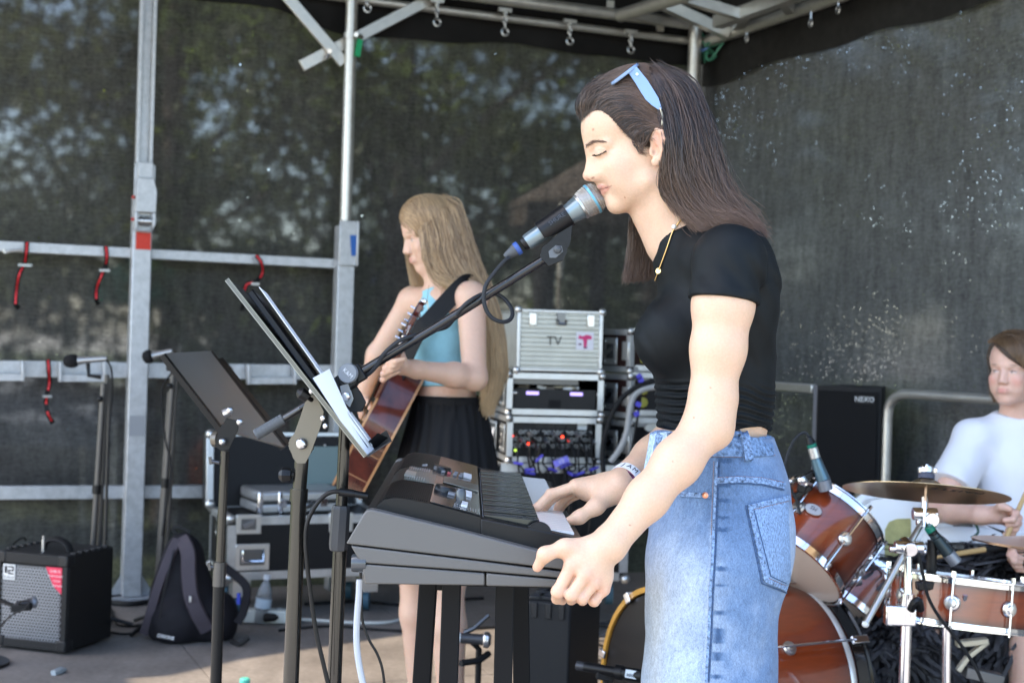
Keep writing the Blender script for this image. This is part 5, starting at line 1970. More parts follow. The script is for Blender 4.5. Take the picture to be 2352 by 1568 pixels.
fams_wisp=[[S(1452, 320, .070), S(1455, 332, .0705), S(1462, 342, .0705), S(1470, 352, .0700), S(1478, 356, .0695), S(1488, 357, .0690)], [S(1505, 296, .088), S(1500, 300, .086), S(1490, 318, .080), S(1480, 328, .076), S(1470, 330, .074), S(1462, 326, .072)], [S(1522, 390, .080), S(1517, 410, .076), S(1515, 425, .070), S(1522, 450, .066), S(1535, 470, .066), S(1552, 492, .070)], ]
H7=strand_family(fams_wisp[:2], 60, 16, .002, .0012, 20)
H8=strand_family([fams_wisp[2], fams_near[0][1:]], 120, 18, .003, .0015, 10)
k_=20
def resample(Hs, k):
 out=[]
 for H in Hs:
  n, m, _=H.shape
  t=np.linspace(0, m-1-1e-6, k)
  i=t.astype(int)
  f=(t-i)[None, :, None]
  out.append(H[:, i]*(1-f)+H[:, i+1]*f)
 return np.concatenate(out)
HB=Field()
HB.ell(S(1480, 258), (.0985, .0728, .0770), k=.01)
HB.ell(S(1403, 292), (.0485, .0545, .0550), k=.02)
HB.ell(S(1447, 372), (.0510, .0555, .0705), k=.02)
HB.ell(S(1478, 365), (.0555, .0620, .0555), k=.02)
HAIRLINE=np.array([(1322, 281), (1338, 279), (1350, 262), (1364, 250), (1382, 253), (1397, 261), (1410, 275), (1423, 291), (1436, 305), (1448, 317), (1462, 327), (1474, 331), (1484, 326), (1492, 314), (1505, 300), (1515, 300), (1523, 330), (1527, 400), (1700, 440)], float)
def push_out(H, gap):
 n, k, _=H.shape
 p=H.reshape(-1, 3).copy()
 d=HB.eval(p)
 g=np.zeros_like(p)
 for a in range(3):
  e=np.zeros(3)
  e[a]=.002
  g[:, a]=HB.eval(p+e)-HB.eval(p-e)
 g/=np.linalg.norm(g, axis=1)[:, None]+1e-9
 gp=(gap[:, None]*np.clip(np.linspace(0, 1, k)*3.5+.08, 0, 1)[None, :]).ravel()
 p+=g*np.maximum(0, gp-d)[:, None]
 return p.reshape(n, k, 3)
_hl=catmull([Vector((x, y, 0))for x, y in HAIRLINE[1:14]], 20)
_baby=[]
for i in range(900):
 p=_hl[int(RNG.random()*(len(_hl)-1))]
 t=(p.x-1338)/150
 x, y=p.x+RNG.normal(0, 2.5), p.y+1+abs(RNG.normal(0, 3.5))-3
 h=SINGER_BVH.ray_cast(Vector((0, 0, CAM_Z)), (P(x, y, 1.0)-Vector((0, 0, CAM_Z))).normalized())
 if h[0]is None:
  continue
 a=-1.25+1.3*t+RNG.normal(0, .35)
 L_=.010+.012*RNG.random()
 d=Vector((math.cos(a), 0, -math.sin(a)))*L_
 d=d-h[1]*d.dot(h[1])
 q=h[0]
 _baby.append([q, q+d*.35+h[1]*.0008, q+d*.7+h[1]*.0014, q+d+h[1]*.0022])
hair_object("hair", _baby, M_HAIR, singer, .00020, .00006)
H9=strand_family(fams_near, 320, 26, .011, .0045, 60)
H10=strand_family(fams_front[:4], 130, 20, .006, .003, 60)
ALL_HAIR=resample([H1, H2, H3, H4, H5, H6, H7, H8, H9, H10], 22)
ALL_HAIR=push_out(ALL_HAIR, .0008+.0042*RNG.random(len(ALL_HAIR))**1.6)
hair_object("hair", ALL_HAIR, M_HAIR, singer, .00046, .00016)
def hair_clip(p, d):
 px=p[:, 0]/SD*F+CW/2
 py=(CAM_Z-p[:, 2])/SD*F+CH/2
 px=px+(CH/2-py)*ROLL
 py=py+(px-CW/2)*ROLL
 hl=np.interp(px, HAIRLINE[:, 0], HAIRLINE[:, 1])-3
 return np.maximum(d+.0008*smooth01(-(hl-py), -14, 0)-.0004, (py-hl)*.0007)
hv, hf=polygonise(HB, .0030, post=hair_clip)
M_HAIRBASE=mat("hair_under", (.026, .017, .014), rough=.55, bump=.6, bscale=300, stretch=(1, 1, .15))
link_mesh("hair_under", hv, hf, M_HAIRBASE, singer, angle=180)
def fall_sheet(fams, inset, name):
 A=[catmull([Vector(p).lerp(Vector((p.x, SD, p.z)), inset)for p in f][1:], 6)for f in fams]
 mb=MB()
 nv=len(A[0])
 qn=len(A)
 for i in range(qn):
  for j in range(nv):
   mb.v.append(A[i][j])
 for i in range(qn-1):
  for j in range(nv-3):
   mb.f.append((i*nv+j, i*nv+j+1, (i+1)*nv+j+1, (i+1)*nv+j))
 return mb.build(name, M_HAIRBASE, singer, angle=180)
fall_sheet(fams_near, .10, "hair_under")
fall_sheet(mirrored(fams_near), .10, "hair_under")
T=Field()
add_torso(T, .0045)
add_upper_arm_l(T, .0055)
T.cap(S(1680, 590, -.165), S(1655, 720, -.19), .056, .050, k=.025)
T.cap(S(1592, 590), S(1548, 520), .066, .050, k=.03)
_ca, _cb=S(1500, 567), S(1566, 503)
_sa=S(1664, 692, .18)
_sdir=np.array(S(1650, 800, .185)-S(1668, 640, .172))
_sdir=_sdir/np.linalg.norm(_sdir)
_hemz=S(1640, 978).z
def shirt_post(p, d):
 x, y, z=p[:, 0], p[:, 1], p[:, 2]
 py=(CAM_Z-z)*F/SD+CH/2
 w1=smooth01(py, 845, 890)*smooth01(1010-py, 0, 30)
 ph=(py+9*np.sin(x*34+y*9)+16*(vnoise(p, 22, 1)-.5))/17.0*2*np.pi
 d=d-w1*(.0034*np.sin(ph)*(.4+.9*vnoise(p, 18, 4)))
 w2=smooth01(py, 560, 640)*smooth01(900-py, 0, 80)
 u=(x-S(1590, 700).x)*np.cos(.6)+(z-S(1590, 700).z)*np.sin(.6)
 d=d-w2*.0034*(vnoise(np.stack([u*60, y*10, z*8], 1), 1, 8)-.5)*2
 tx, tz=_cb.x-_ca.x, _cb.z-_ca.z
 L_=math.hypot(tx, tz)
 nd=((x-_ca.x)*(-tz)+(z-_ca.z)*tx)/L_
 nd=np.where((x<S(1640, 500).x)&(np.abs(y-SD)<.075), nd, -1.0)
 d=np.maximum(d, nd)
 q=(p-np.array(_sa))@_sdir
 far=y>SD
 on_arm=(np.abs(y-(SD-.182))<.07)&(x>S(1740, 700).x-.16)&(py<1000)
 armd=np.sqrt((((p-np.array(_sa))-q[:, None]*_sdir)**2).sum(1))
 sl=np.where((armd<.062)&(q>-.05)&(y<SD-.135), q, -1.0)
 d=np.where((armd<.066)&(q>-.015)&(y<SD-.135), d-.0009, d)
 d=np.maximum(d, sl)
 hem=(_hemz+.006*np.sin(x*30+y*20))-z
 d=np.where(hem>-.014, d-.0009, d)
 return np.maximum(d, hem)
tv, tf=polygonise(T, .0028, post=shirt_post)
M_SHIRT=mat("black_jersey", (.0068, .0105, .0125), rough=.62, bump=.18, bscale=900, var=.25, vscale=25, spec=.25)
shirt=link_mesh("t_shirt", tv, tf, M_SHIRT, singer, angle=180)
J=Field()
J.ell(S(1650, 1205), (.117, .162, .175), k=.02)
J.ell(S(1682, 1240, .06), (.094, .092, .125), k=.04)
J.ell(S(1682, 1240, -.06), (.094, .092, .125), k=.04)
J.cap(S(1637, 1000), S(1648, 1120), .096, .116, k=.02)
for s in(1, -1):
 J.cap(S(1637, 1010, .030*s), S(1645, 1100, .04*s), .095, .110, k=.02)
 a=S(1636, 1310, .085*s)
 J.cap(a, S(1629, 1570, .088*s), .109, .102, k=.04)
 kn=S(1628, 1570, .088*s)
 J.cap(S(1631, 1570, .088*s), Vector((kn.x+.005, SD-.090*s, .42)), .106, .092, k=.03)
 J.cap(Vector((kn.x+.005, SD-.090*s, .42)), Vector((kn.x+.02, SD-.092*s, .09)), .090, .098, k=.03)
_jtop=S(1640, 992).z
def jeans_post(p, d):
 x, y, z=p[:, 0], p[:, 1], p[:, 2]
 px=(x/SD)*F+CW/2
 py=(CAM_Z-z)*F/SD+CH/2
 d=d-.0030*(vnoise(np.stack([x*9+z*16, y*14, z*9-x*14], 1), 1, 2)-.5)*smooth01(py, 1060, 1150)
 d=d-.0022*np.sin((z*62+x*46)+4*vnoise(p, 9, 6))*smooth01(px, 1640, 1760)*smooth01(py, 1280, 1420)
 d=d-.0014*(vnoise(p, 45, 3)-.5)
 sx=1645-(py-1030)*.042
 g=np.exp(-((px-sx-6)/3.0)**2)*(y<SD)
 d=d+.0016*g-.0012*np.exp(-((px-sx+4)/4.0)**2)*(y<SD)
 top=z-(_jtop-.010*(x-S(1496, 1000).x)/.2*0+.004*np.sin(x*40))
 d=np.maximum(d, top)
 d=np.maximum(d, .035-z)
 return d
jv, jf=polygonise(J, .0034, post=jeans_post)
jpx=(jv[:, 0]/jv[:, 1])*F*1.0+CW/2
jpy=(CAM_Z-jv[:, 2])*F/jv[:, 1]+CH/2
jpx=jpx+(CH/2-jpy)*ROLL
jpy=jpy+(jpx-CW/2)*ROLL*0
DEN_D, DEN_M, DEN_L=np.array((.040, .088, .185)), np.array((.125, .205, .345)), np.array((.37, .455, .575))
_fx=(jv[:, 0]-S(1480, 1300).x)/(S(1830, 1300).x-S(1480, 1300).x)
w=.50+.62*smooth01(.52-_fx, 0, .35)*smooth01(jpy, 1130, 1330)
w=w+.35*smooth01(_fx, .60, .75)*smooth01(.98-_fx, 0, .1)*smooth01(jpy, 1120, 1180)*smooth01(1350-jpy, 0, 60)
w=w-.20*np.exp(-((_fx-.40)/.13)**2)*smooth01(1250-jpy, 0, 120)
w=w-.22*smooth01(_fx, .62, .9)*smooth01(jpy, 1340, 1460)
w=w+(vnoise(jv, 26, 11)-.5)*.22+(vnoise(jv, 70, 12)-.5)*.20
sx=1645-(jpy-1030)*.042
pk=np.exp(-((jpx-sx-22)/12.0)**2)*(jv[:, 1]<SD)*(vnoise(np.stack([jpy/13.0, jpy*0, jpy*0], 1), 1, 21)>.56)
w=w-.75*pk
w=w+.30*np.exp(-((jpx-sx+3)/3.5)**2)*(jv[:, 1]<SD)
w=np.clip(w, 0, 1.25)[:, None]
jc=np.where(w<.5, DEN_D+(DEN_M-DEN_D)*(w/.5), DEN_M+(DEN_L-DEN_M)*((w-.5)/.6))
jc=np.clip(jc, .01, .75)
warm_light=(np.exp(-((_fx-.03)/.05)**2)*smooth01(jpy, 1200, 1350))[:, None]  # warm light along the thigh front, painted into the denim colour
jc=jc*(1-.45*warm_light)+np.array((.46, .47, .44))*.45*warm_light
def denim_mat():
 m=mat("denim", (.2, .3, .5), rough=.85, vcol="Col", bump=.35, bscale=900, var=.0, sheen=.15)
 nt=m.node_tree
 b=nt.nodes["Principled BSDF"]
 tc=nt.nodes.new("ShaderNodeTexCoord")
 mp=nt.nodes.new("ShaderNodeMapping")
 mp.inputs["Rotation"].default_value=(0, math.radians(52), 0)
 mp.inputs["Scale"].default_value=(1.0, 1.0, .45)
 nz=nt.nodes.new("ShaderNodeTexNoise")
 nz.inputs["Scale"].default_value=760
 nz.inputs["Detail"].default_value=3
 nz2=nt.nodes.new("ShaderNodeTexNoise")
 nz2.inputs["Scale"].default_value=230
 nz2.inputs["Detail"].default_value=4
 rp=nt.nodes.new("ShaderNodeMapRange")
 rp.inputs["From Min"].default_value=.32
 rp.inputs["From Max"].default_value=.68
 rp.inputs["To Min"].default_value=.66
 rp.inputs["To Max"].default_value=1.36
 ad=nt.nodes.new("ShaderNodeMath")
 ad.operation='MULTIPLY_ADD'
 ad.inputs[1].default_value=.6
 nt.links.new(tc.outputs["Object"], mp.inputs[0])
 nt.links.new(mp.outputs[0], nz.inputs[0])
 nt.links.new(mp.outputs[0], nz2.inputs[0])
 nt.links.new(nz.outputs[0], ad.inputs[0])
 ml=nt.nodes.new("ShaderNodeMath")
 ml.operation='MULTIPLY'
 ml.inputs[1].default_value=.4
 nt.links.new(nz2.outputs[0], ml.inputs[0])
 nt.links.new(ml.outputs[0], ad.inputs[2])
 nt.links.new(ad.outputs[0], rp.inputs[0])
 at=[n for n in nt.nodes if n.type=='ATTRIBUTE'][0]
 vm=nt.nodes.new("ShaderNodeVectorMath")
 vm.operation='SCALE'
 nt.links.new(at.outputs["Color"], vm.inputs[0])
 nt.links.new(rp.outputs[0], vm.inputs["Scale"])
 nt.links.new(vm.outputs[0], b.inputs["Base Color"])
 return m
M_DENIM=denim_mat()
jeans=link_mesh("jeans", jv, jf, M_DENIM, singer, col=jc, angle=180)
JBVH=BVHTree.FromPolygons([Vector(v)for v in jv], [list(f)for f in jf])
def on_cloth(px, py, off=0.0):
 o=Vector((0, 0, CAM_Z))
 dirn=(P(px, py, 1.0)-o).normalized()
 h=JBVH.ray_cast(o, dirn)
 if h[0]is None:
  return None
 return h[0]+h[1]*off
def cloth_strip(name, pts, width, thick, m, parent=None, cols=None, n=5):
 """a strip of cloth laid on the jeans along photo positions"""
 dense=[]
 for i in range(len(pts)-1):
  st=max(2, int(math.hypot(pts[i+1][0]-pts[i][0], pts[i+1][1]-pts[i][1])/5))
  for k in range(st):
   t=k/st
   dense.append((pts[i][0]+(pts[i+1][0]-pts[i][0])*t, pts[i][1]+(pts[i+1][1]-pts[i][1])*t))
 dense.append(pts[-1])
 mb=MB()
 rows=[]
 for i, q in enumerate(dense):
  a=dense[max(0, i-1)]
  b=dense[min(len(dense)-1, i+1)]
  tx, ty=b[0]-a[0], b[1]-a[1]
  l=math.hypot(tx, ty)or 1
  nx, ny=-ty/l, tx/l
  row=[]
  for j, (s, o)in enumerate(((-.5, -.001), (-.5, thick), (0, thick*1.1), (.5, thick), (.5, -.001))):
   h=on_cloth(q[0]+nx*width*s, q[1]+ny*width*s, o)
   row.append(h)
  if all(r is not None for r in row):
   rows.append(row)
 for r in rows:
  mb.v+=r
 for i in range(len(rows)-1):
  for j in range(4):
   mb.f.append((i*5+j, i*5+j+1, (i+1)*5+j+1, (i+1)*5+j))
 return mb.build(name, m, parent or singer, angle=60)
M_DEN2=mat("denim_edge", (.17, .26, .42), rough=.85, var=.85, vscale=210, bump=.4, bscale=900)
M_DEN3=mat("denim_dark", (.14, .225, .37), rough=.85, var=.75, vscale=150, bump=.4, bscale=900)
M_THREAD=mat("orange_thread", (.34, .16, .08), rough=.7)
pocket=[(1716, 1160), (1815, 1137), (1822, 1340), (1808, 1357), (1755, 1334), (1717, 1160)]
def dashes(pts, m, step=5.0, ln=3.0, name="stitching", r=.00045):
 mb=MB()
 for i in range(len(pts)-1):
  a, b=pts[i], pts[i+1]
  l=math.hypot(b[0]-a[0], b[1]-a[1])
  k=0
  while k+ln<=l:
   t0, t1=k/l, (k+ln)/l
   p0=on_cloth(a[0]+(b[0]-a[0])*t0, a[1]+(b[1]-a[1])*t0, .0022)
   p1=on_cloth(a[0]+(b[0]-a[0])*t1, a[1]+(b[1]-a[1])*t1, .0022)
   if p0 is not None and p1 is not None and(p0-p1).length<.02:
    mb.tube([p0, p1], r, 4)
   k+=step
 if mb.v:
  return mb.build(name, m, singer)
pk_rows=MB()
nu_, nv_=14, 22
TL, TR, BR, BM, BL=(1717, 1161), (1813, 1138), (1820, 1335), (1806, 1356), (1756, 1336)
ok=True
for j in range(nv_+1):
 for i in range(nu_+1):
  u, v=i/nu_, j/nv_
  xl, yl=TL[0]+(BL[0]-TL[0])*v, TL[1]+(BL[1]-TL[1])*v
  xr, yr=TR[0]+(BR[0]-TR[0])*v, TR[1]+(BM[1]-4-TR[1])*v
  e=min(u, 1-u, v, 1-v)
  h=on_cloth(xl+(xr-xl)*u, yl+(yr-yl)*u, .0020 if e>.001 else-.001)
  if h is None:
   h=pk_rows.v[-1]if pk_rows.v else Vector((0, 0, 0))
  pk_rows.v.append(h)
for j in range(nv_):
 for i in range(nu_):
  a=j*(nu_+1)+i
  pk_rows.f.append((a, a+1, a+nu_+2, a+nu_+1))
pko=pk_rows.build("back_pocket", mat("denim_pocket", (.19, .29, .46), rough=.85, var=.60, vscale=520, bump=.5, bscale=900, stretch=(1, 1, .4)), singer, angle=180)
pb=MB()
M_DSH=mat("denim_seam_shade", (.045, .085, .17), rough=.9, var=.5, vscale=200)  # dark denim for strips that paint shadow lines beside pocket and seams
cloth_strip("pocket_edge_shade", [(1713, 1161), (1750, 1339), (1806, 1361)], 3, .0016, M_DSH)
cloth_strip("pocket_edge_shade", [(1731, 1172), (1768, 1322), (1803, 1338)], 2, .0026, M_DSH)
cloth_strip("side_seam_and_shade", [(1652, 1060), (1648, 1160), (1644, 1260), (1638, 1360), (1634, 1460), (1628, 1566)], 4, .0012, M_DSH)  # painted shadow line next to the side seam
cloth_strip("yoke_seam_and_shade", [(1647, 1113), (1700, 1110), (1750, 1113), (1800, 1125)], 3, .0016, M_DSH)  # painted shadow line below the yoke seam
bo=cloth_strip("pocket_border", [(1722, 1165), (1758, 1331), (1804, 1351)], 11, .0034, M_DEN2)
cloth_strip("pocket_border", [(1718, 1165), (1812, 1142)], 11, .0034, M_DEN2)
cloth_strip("waistband", [(1500, 1024), (1560, 1026), (1640, 1028), (1720, 1029), (1762, 1027), (1772, 1026)], 42, .0034, M_DEN3)
cloth_strip("waistband_edge", [(1496, 998), (1560, 999), (1640, 1000), (1720, 998), (1776, 996)], 6, .0060, M_DEN2)
cloth_strip("yoke_seam_and_shade", [(1647, 1104), (1700, 1101), (1750, 1104), (1800, 1116)], 13, .0026, M_DEN2)
cloth_strip("belt_loop", [(1705, 992), (1711, 1030), (1717, 1060)], 17, .0085, M_DEN2)
cloth_strip("belt_loop", [(1522, 1000), (1516, 1030), (1510, 1060)], 15, .0085, M_DEN2)
cloth_strip("front_pocket_edge", [(1560, 1134), (1600, 1136), (1632, 1138)], 11, .0026, M_DEN2)
cloth_strip("side_seam_and_shade", [(1646, 1060), (1642, 1160), (1638, 1260), (1632, 1360), (1628, 1460), (1622, 1566)], 6, .0024, M_DEN2)
dashes([(1645, 1097), (1700, 1094), (1750, 1097), (1800, 1108)], M_THREAD)
dashes([(1728, 1168), (1763, 1326), (1803, 1344)], M_THREAD)
dashes([(1722, 1172), (1812, 1150)], M_THREAD)
dashes([(1640, 1060), (1636, 1160), (1634, 1228)], M_THREAD)
dashes([(1498, 1046), (1560, 1046), (1640, 1049), (1700, 1050), (1778, 1046)], M_THREAD)
_rp=on_cloth(1621, 1137, .004)
if _rp is not None:
 mb=MB()
 mb.lathe([(0, .0015), (.0022, .0015), (.0026, .0025), (.0048, .0018), (.0052, -.002)], frame(_rp, (-.12, -1, .1)), 16)
 mb.build("rivet", mat("copper", (.72, .32, .20), rough=.3, metal=1), singer)
fl_=MB()
ft=[S(1494, 1000, .05), S(1530, 994, .085), S(1532, 1040, .092), S(1508, 1072, .085), S(1480, 1078, .055), S(1486, 1040, .045)]
fl_.v=ft+[p+Vector((.006, .006, 0))for p in ft]
fl_.f=[tuple(range(6)), tuple(range(11, 5, -1))]+[(i, (i+1)%6, 6+(i+1)%6, 6+i)for i in range(6)]
fl_.build("fly_flap", mat("denim_fly", (.42, .54, .70), rough=.85, var=.55, vscale=110, bump=.5, bscale=500), singer, bevel=.002)
for s in(1, -1):
 sh=Field()
 c=Vector((S(1628, 1570).x+.0, SD-.092*s, 0))
 sh.ell(c+Vector((-.11, 0, .030)), (.085, .046, .036), k=.03)
 sh.ell(c+Vector((.01, 0, .040)), (.09, .042, .045), k=.03)
 def shoe_post(p, d):
  return np.maximum(d, .004-p[:, 2])
 a_, b_=polygonise(sh, .006, post=shoe_post)
 link_mesh("shoe", a_, b_, mat("shoe_white", (.6, .6, .58), rough=.6), singer, angle=180)
M_GOLD=mat("gold", (.80, .55, .22), rough=.25, metal=1)
nk=thing("necklace", "thin gold chain necklace with a small disc pendant over the black T-shirt", "necklace", S(1516, 620, .04))
def on_front(px, py, off=.003):
 o=Vector((0, 0, CAM_Z))
 dirn=(P(px, py, 1.0)-o).normalized()
 best=None
 for bv in(SHIRT_BVH, SINGER_BVH):
  h=bv.ray_cast(o, dirn)
  if h[0]is not None and(best is None or h[3]<best[3]):
   best=h
 return None if best is None else best[0]+best[1]*off
SHIRT_BVH=BVHTree.FromPolygons([Vector(v)for v in tv], [list(f)for f in tf])
ch=catmull([(1566, 503, 0), (1556, 516, 0), (1546, 534, 0), (1534, 570, 0), (1524, 598, 0), (1516, 620, 0), (1507, 645, 0), (1499, 672, 0), (1495, 690, 0)], 10)
cp=[on_front(p.x, p.y, .0022)for p in ch]
cp=[p for p in cp if p is not None]
mb=MB()
for i in range(0, len(cp)-1):
 mb.tube([cp[i], cp[i].lerp(cp[i+1], .7)], .0011, 5)
 mb.sphere(cp[i], .0014, 4)
mb.build("chain", M_GOLD, nk)
mb=MB()
pdp=on_front(1516, 622, .003)
mb.lathe([(0, .0008), (.0048, .0008), (.0052, 0), (.0048, -.0008), (0, -.0008)], frame(pdp, (-.5, -.8, .1)), 20)
mb.build("pendant", M_GOLD, nk)
mb=MB()
pc=on_front(1549, 521, .003)
mb.sphere(pc, .0042, 8)
mb.build("pearl", mat("pearl", (.8, .76, .70), rough=.2), nk)
tag(nk, group=None)
sg=thing("sunglasses", "pale blue square sunglasses pushed up into the brown hair", "sunglasses", S(1455, 160, .06))
M_FRAME=mat("glasses_blue", (.22, .33, .52), rough=.12, spec=.8, coat=.6)
for s in(1, -1):
 pts=[(1443, 164), (1462, 155), (1487, 186), (1511, 225), (1519, 250), (1515, 252), (1497, 240), (1483, 227), (1462, 192)]
 lt=[.074, .074, .076, .080, .083, .083, .082, .080, .076]
 f_=[S(a, b, l*s)for(a, b), l in zip(pts, lt)]
 b_=[p+Vector((0, .0032*s, 0))for p in f_]
 mb=MB()
 mb.v=f_+b_
 n_=len(f_)
 mb.f=[tuple(range(n_)), tuple(range(2*n_-1, n_-1, -1))]+[(i, (i+1)%n_, n_+(i+1)%n_, n_+i)for i in range(n_)]
 mb.build("temple_arm", M_FRAME, sg, bevel=.0008)
 mb=MB()
 mb.tube(catmull([S(1516, 248, .083*s), S(1521, 264, .0845*s), S(1521, 280, .085*s), S(1519, 296, .0845*s)], 6), .0014, 8)
 mb.build("temple_tip", mat("gold_wire", (.62, .55, .40), rough=.3, metal=.6), sg)
 fr=MB()
 q0, q1, q2, q3=S(1456, 155, .072*s), S(1410, 190, .062*s), S(1414, 184, .012*s), S(1460, 152, .014*s)
 fr.tube(catmull([q0, q1, q2, q3], 6, True), .0030, 8, closed=True)
 fr.build("lens_rim", M_FRAME, sg)
 ln=MB()
 ln.v=[q0, q1, q2, q3]
 ln.f=[(0, 1, 2, 3)]
 ln.v+=[p+Vector((.0012, 0, .0012))for p in(q0, q1, q2, q3)]
 ln.f+=[(7, 6, 5, 4)]
 ln.build("lens", mat("lens_green", (.10, .14, .12), rough=.05, spec=.8), sg)
br=MB()
br.tube([S(1455, 156, .012), S(1455, 155, -.012)], .003, 8)
br.build("bridge", M_FRAME, sg)
mb=MB()
mb.lathe([(0, .001), (.0022, .001), (.0026, 0)], frame(S(1463, 171, .0765), (0, -1, 0)), 12)
mb.build("hinge_pin", mat("steel_pin", (.8, .8, .8), rough=.2, metal=1), sg)
wb=thing("wristband", "white printed festival wristband on the singer's right wrist", "wristband", S(1440, 1108, -.04))
wdir=(S(1500, 1050, -.11)-S(1420, 1117, -.025)).normalized()
wc=S(1439, 1105, -.045)
Mw=frame(wc, wdir, (0, -1, .35))
mb=MB()
mb.lathe([(.0302, -.0085), (.0318, -.0085), (.0322, 0), (.0318, .0085), (.0302, .0085)], Mw, 40)
mb.build("band", mat("white_tyvek", (.78, .80, .84), rough=.55), wb)
mb2=MB()
mb2.lathe([(.0292, -.0175), (.0312, -.0165), (.0312, -.0105), (.0295, -.0095)], Mw, 40)
mb2.build("lower_edge", mat("purple_print", (.045, .03, .09), rough=.6, var=.9, vscale=160, col2=(.25, .04, .14)), wb)
for i, chh in enumerate("JAMBO"):
 a=math.radians(-42+i*21)
 nrm=(Mw.to_3x3()@Vector((math.cos(a), math.sin(a), 0))).normalized()
 pos=wc+nrm*.0324
 xax=(Mw.to_3x3()@Vector((-math.sin(a), math.cos(a), 0))).normalized()
 Mt=frame(pos, nrm, xax)
 text("lettering", chh, mat("ink", (.015, .015, .02), rough=.6), Mt, .0135, wb, .0002)
 # the guitarist
GD=4.5
def Q(px, py, lat=0.0):
 return P(px, py, GD-lat)
def make_head(F, c, fwd, up, s, yaw_details=True):
 """a plain but complete head: c = centre between the ears, fwd = where it faces, s = scale (1 = 22 cm tall)"""
 fwd=Vector(fwd).normalized()
 up=Vector(up)
 up=(up-fwd*up.dot(fwd)).normalized()
 rt=fwd.cross(up)
 R=np.array([[fwd.x, rt.x, up.x], [fwd.y, rt.y, up.y], [fwd.z, rt.z, up.z]])
 def h(f, r, u):
  return c+(fwd*f+rt*r+up*u)*s
 E=lambda f, r, u, rf, rr, ru, k=.015, sub=False:F.ell(h(f, r, u), (rf*s, rr*s, ru*s), R, k*s, sub)
 E(-.002, 0, .045, .096, .074, .076, .01)
 E(.045, 0, .025, .050, .057, .054, .02)
 E(.030, 0, -.035, .052, .056, .066, .02)
 E(.005, 0, -.025, .055, .063, .055, .02)
 E(.025, 0, -.068, .044, .044, .036, .018)
 E(.066, 0, -.072, .017, .022, .022, .012)
 E(.058, 0, -.102, .0150, .019, .0150, .012)
 for q in(1, -1):
  E(.055, .037*q, -.034, .022, .021, .021, .016)
  E(.040, .036*q, -.060, .024, .020, .026, .016)
  F.cap(h(-.01, .048*q, -.075), h(.045, .015*q, -.103), .014*s, .012*s, .02*s)
  F.cap(h(.086, .009*q, .008), h(.070, .043*q, .012), .0085*s, .0065*s, .010*s)
  E(.084, .030*q, -.008, .011, .014, .0085, .008, True)
  E(.0705, .030*q, -.0085, .012, .012, .012, .003)
  F.cap(h(.085, .006*q, -.018), h(.088, .010*q, -.044), .006*s, .008*s, .01*s)
  E(.088, .0115*q, -.048, .0085, .0055, .0062, .006)
  F.chain([h(.082, .0*q, -.069), h(.081, .009*q, -.0685), h(.074, .018*q, -.070), h(.066, .024*q, -.070)], [.0054*s, .0055*s, .0045*s, .002*s], .003*s)
  F.chain([h(.081, .0, -.0785), h(.080, .009*q, -.078), h(.074, .017*q, -.075), h(.066, .024*q, -.0715)], [.0062*s, .006*s, .005*s, .002*s], .003*s)
  E(-.012, .071*q, -.018, .013, .008, .026, .008)
 F.cap(h(.088, 0, -.008), h(.098, 0, -.044), .0064*s, .0085*s, .008*s)
 return h
def head_spots(h, s, lipc=(.50, .16, .15), browc=(.16, .10, .07), look=.0):
 sp=[(h(.078, 0, -.070), (.030*s, .030*s, .0075*s), lipc, .9), (h(.078, 0, -.0785), (.028*s, .028*s, .0085*s), lipc, .9)]
 for q in(1, -1):
  sp.append((h(.080, .030*q, -.0115), (.018*s, .018*s, .0060*s), (.62, .58, .56), .9))
  sp.append((h(.083, .030*q+look*s, -.0110), (.0075*s, .0075*s, .0062*s), (.03, .02, .015), 1.0))
  sp.append((h(.080, .030*q, -.0060), (.019*s, .019*s, .0042*s), (.06, .035, .03), .95))
  sp.append((h(.078, .030*q, .0125), (.026*s, .026*s, .0060*s), browc, .9))
  sp.append((h(.055, .040*q, -.04), (.03*s, .03*s, .03*s), SKRED, .25))
  sp.append((h(.096, .006*q, -.053), (.005*s, )*3, (.20, .06, .04), .7))  # nostril shade painted dark
 return sp
guit=thing("person", "long-haired blonde woman in a light blue top and black skirt playing an acoustic guitar", "person", (Q(1020, 1700).x, GD, 0))
GB=Field()
ghead_c=Q(994, 538, .0)
gfwd=Vector((-.90, -.30, -.17))
gh=make_head(GB, ghead_c, gfwd, (.05, 0, 1), .98)
GB.cap(Q(1016, 700), Q(1003, 590), .050, .047, k=.03)
GB.ell(Q(1020, 770), (.105, .120, .14), k=.03)
GB.ell(Q(1024, 900), (.095, .115, .13), k=.04)
GB.ell(Q(1024, 985), (.115, .145, .13), k=.04)
for sgn, cx, cy in((1, 1000, 775), (-1, 985, 772)):
 GB.ell(Q(cx, cy, .055*sgn), (.055, .055, .055), k=.03)
gsl=Q(1082, 684, .14)
gsr=Q(948, 692, -.12)
GB.cap(Q(1016, 690), gsl, .050, .050, k=.03)
GB.cap(Q(1012, 690), gsr, .048, .046, k=.03)
gel=Q(1090, 868, .20)
gwl=Q(956, 848, .32)
GB.cap(gsl, gel, .046, .036, k=.02)
GB.cap(gel, gel.lerp(gwl, .35), .037, .036, k=.02)
GB.cap(gel.lerp(gwl, .35), gwl, .036, .0255, k=.02)
GB.cap(gwl, Q(922, 842, .36), .026, .024, k=.015)
gm=[Q(905, 822, .40), Q(898, 832, .39), Q(893, 842, .38), Q(892, 852, .36)]
for m_ in gm:
 GB.cap(Q(925, 842, .355), m_, .015, .010, k=.012)
gf=[[m_, m_+Vector((-.012, -.030, -.012-.004*i)), m_+Vector((.012, -.050, -.008)), m_+Vector((.034, -.050, .0))]for i, m_ in enumerate(gm)]
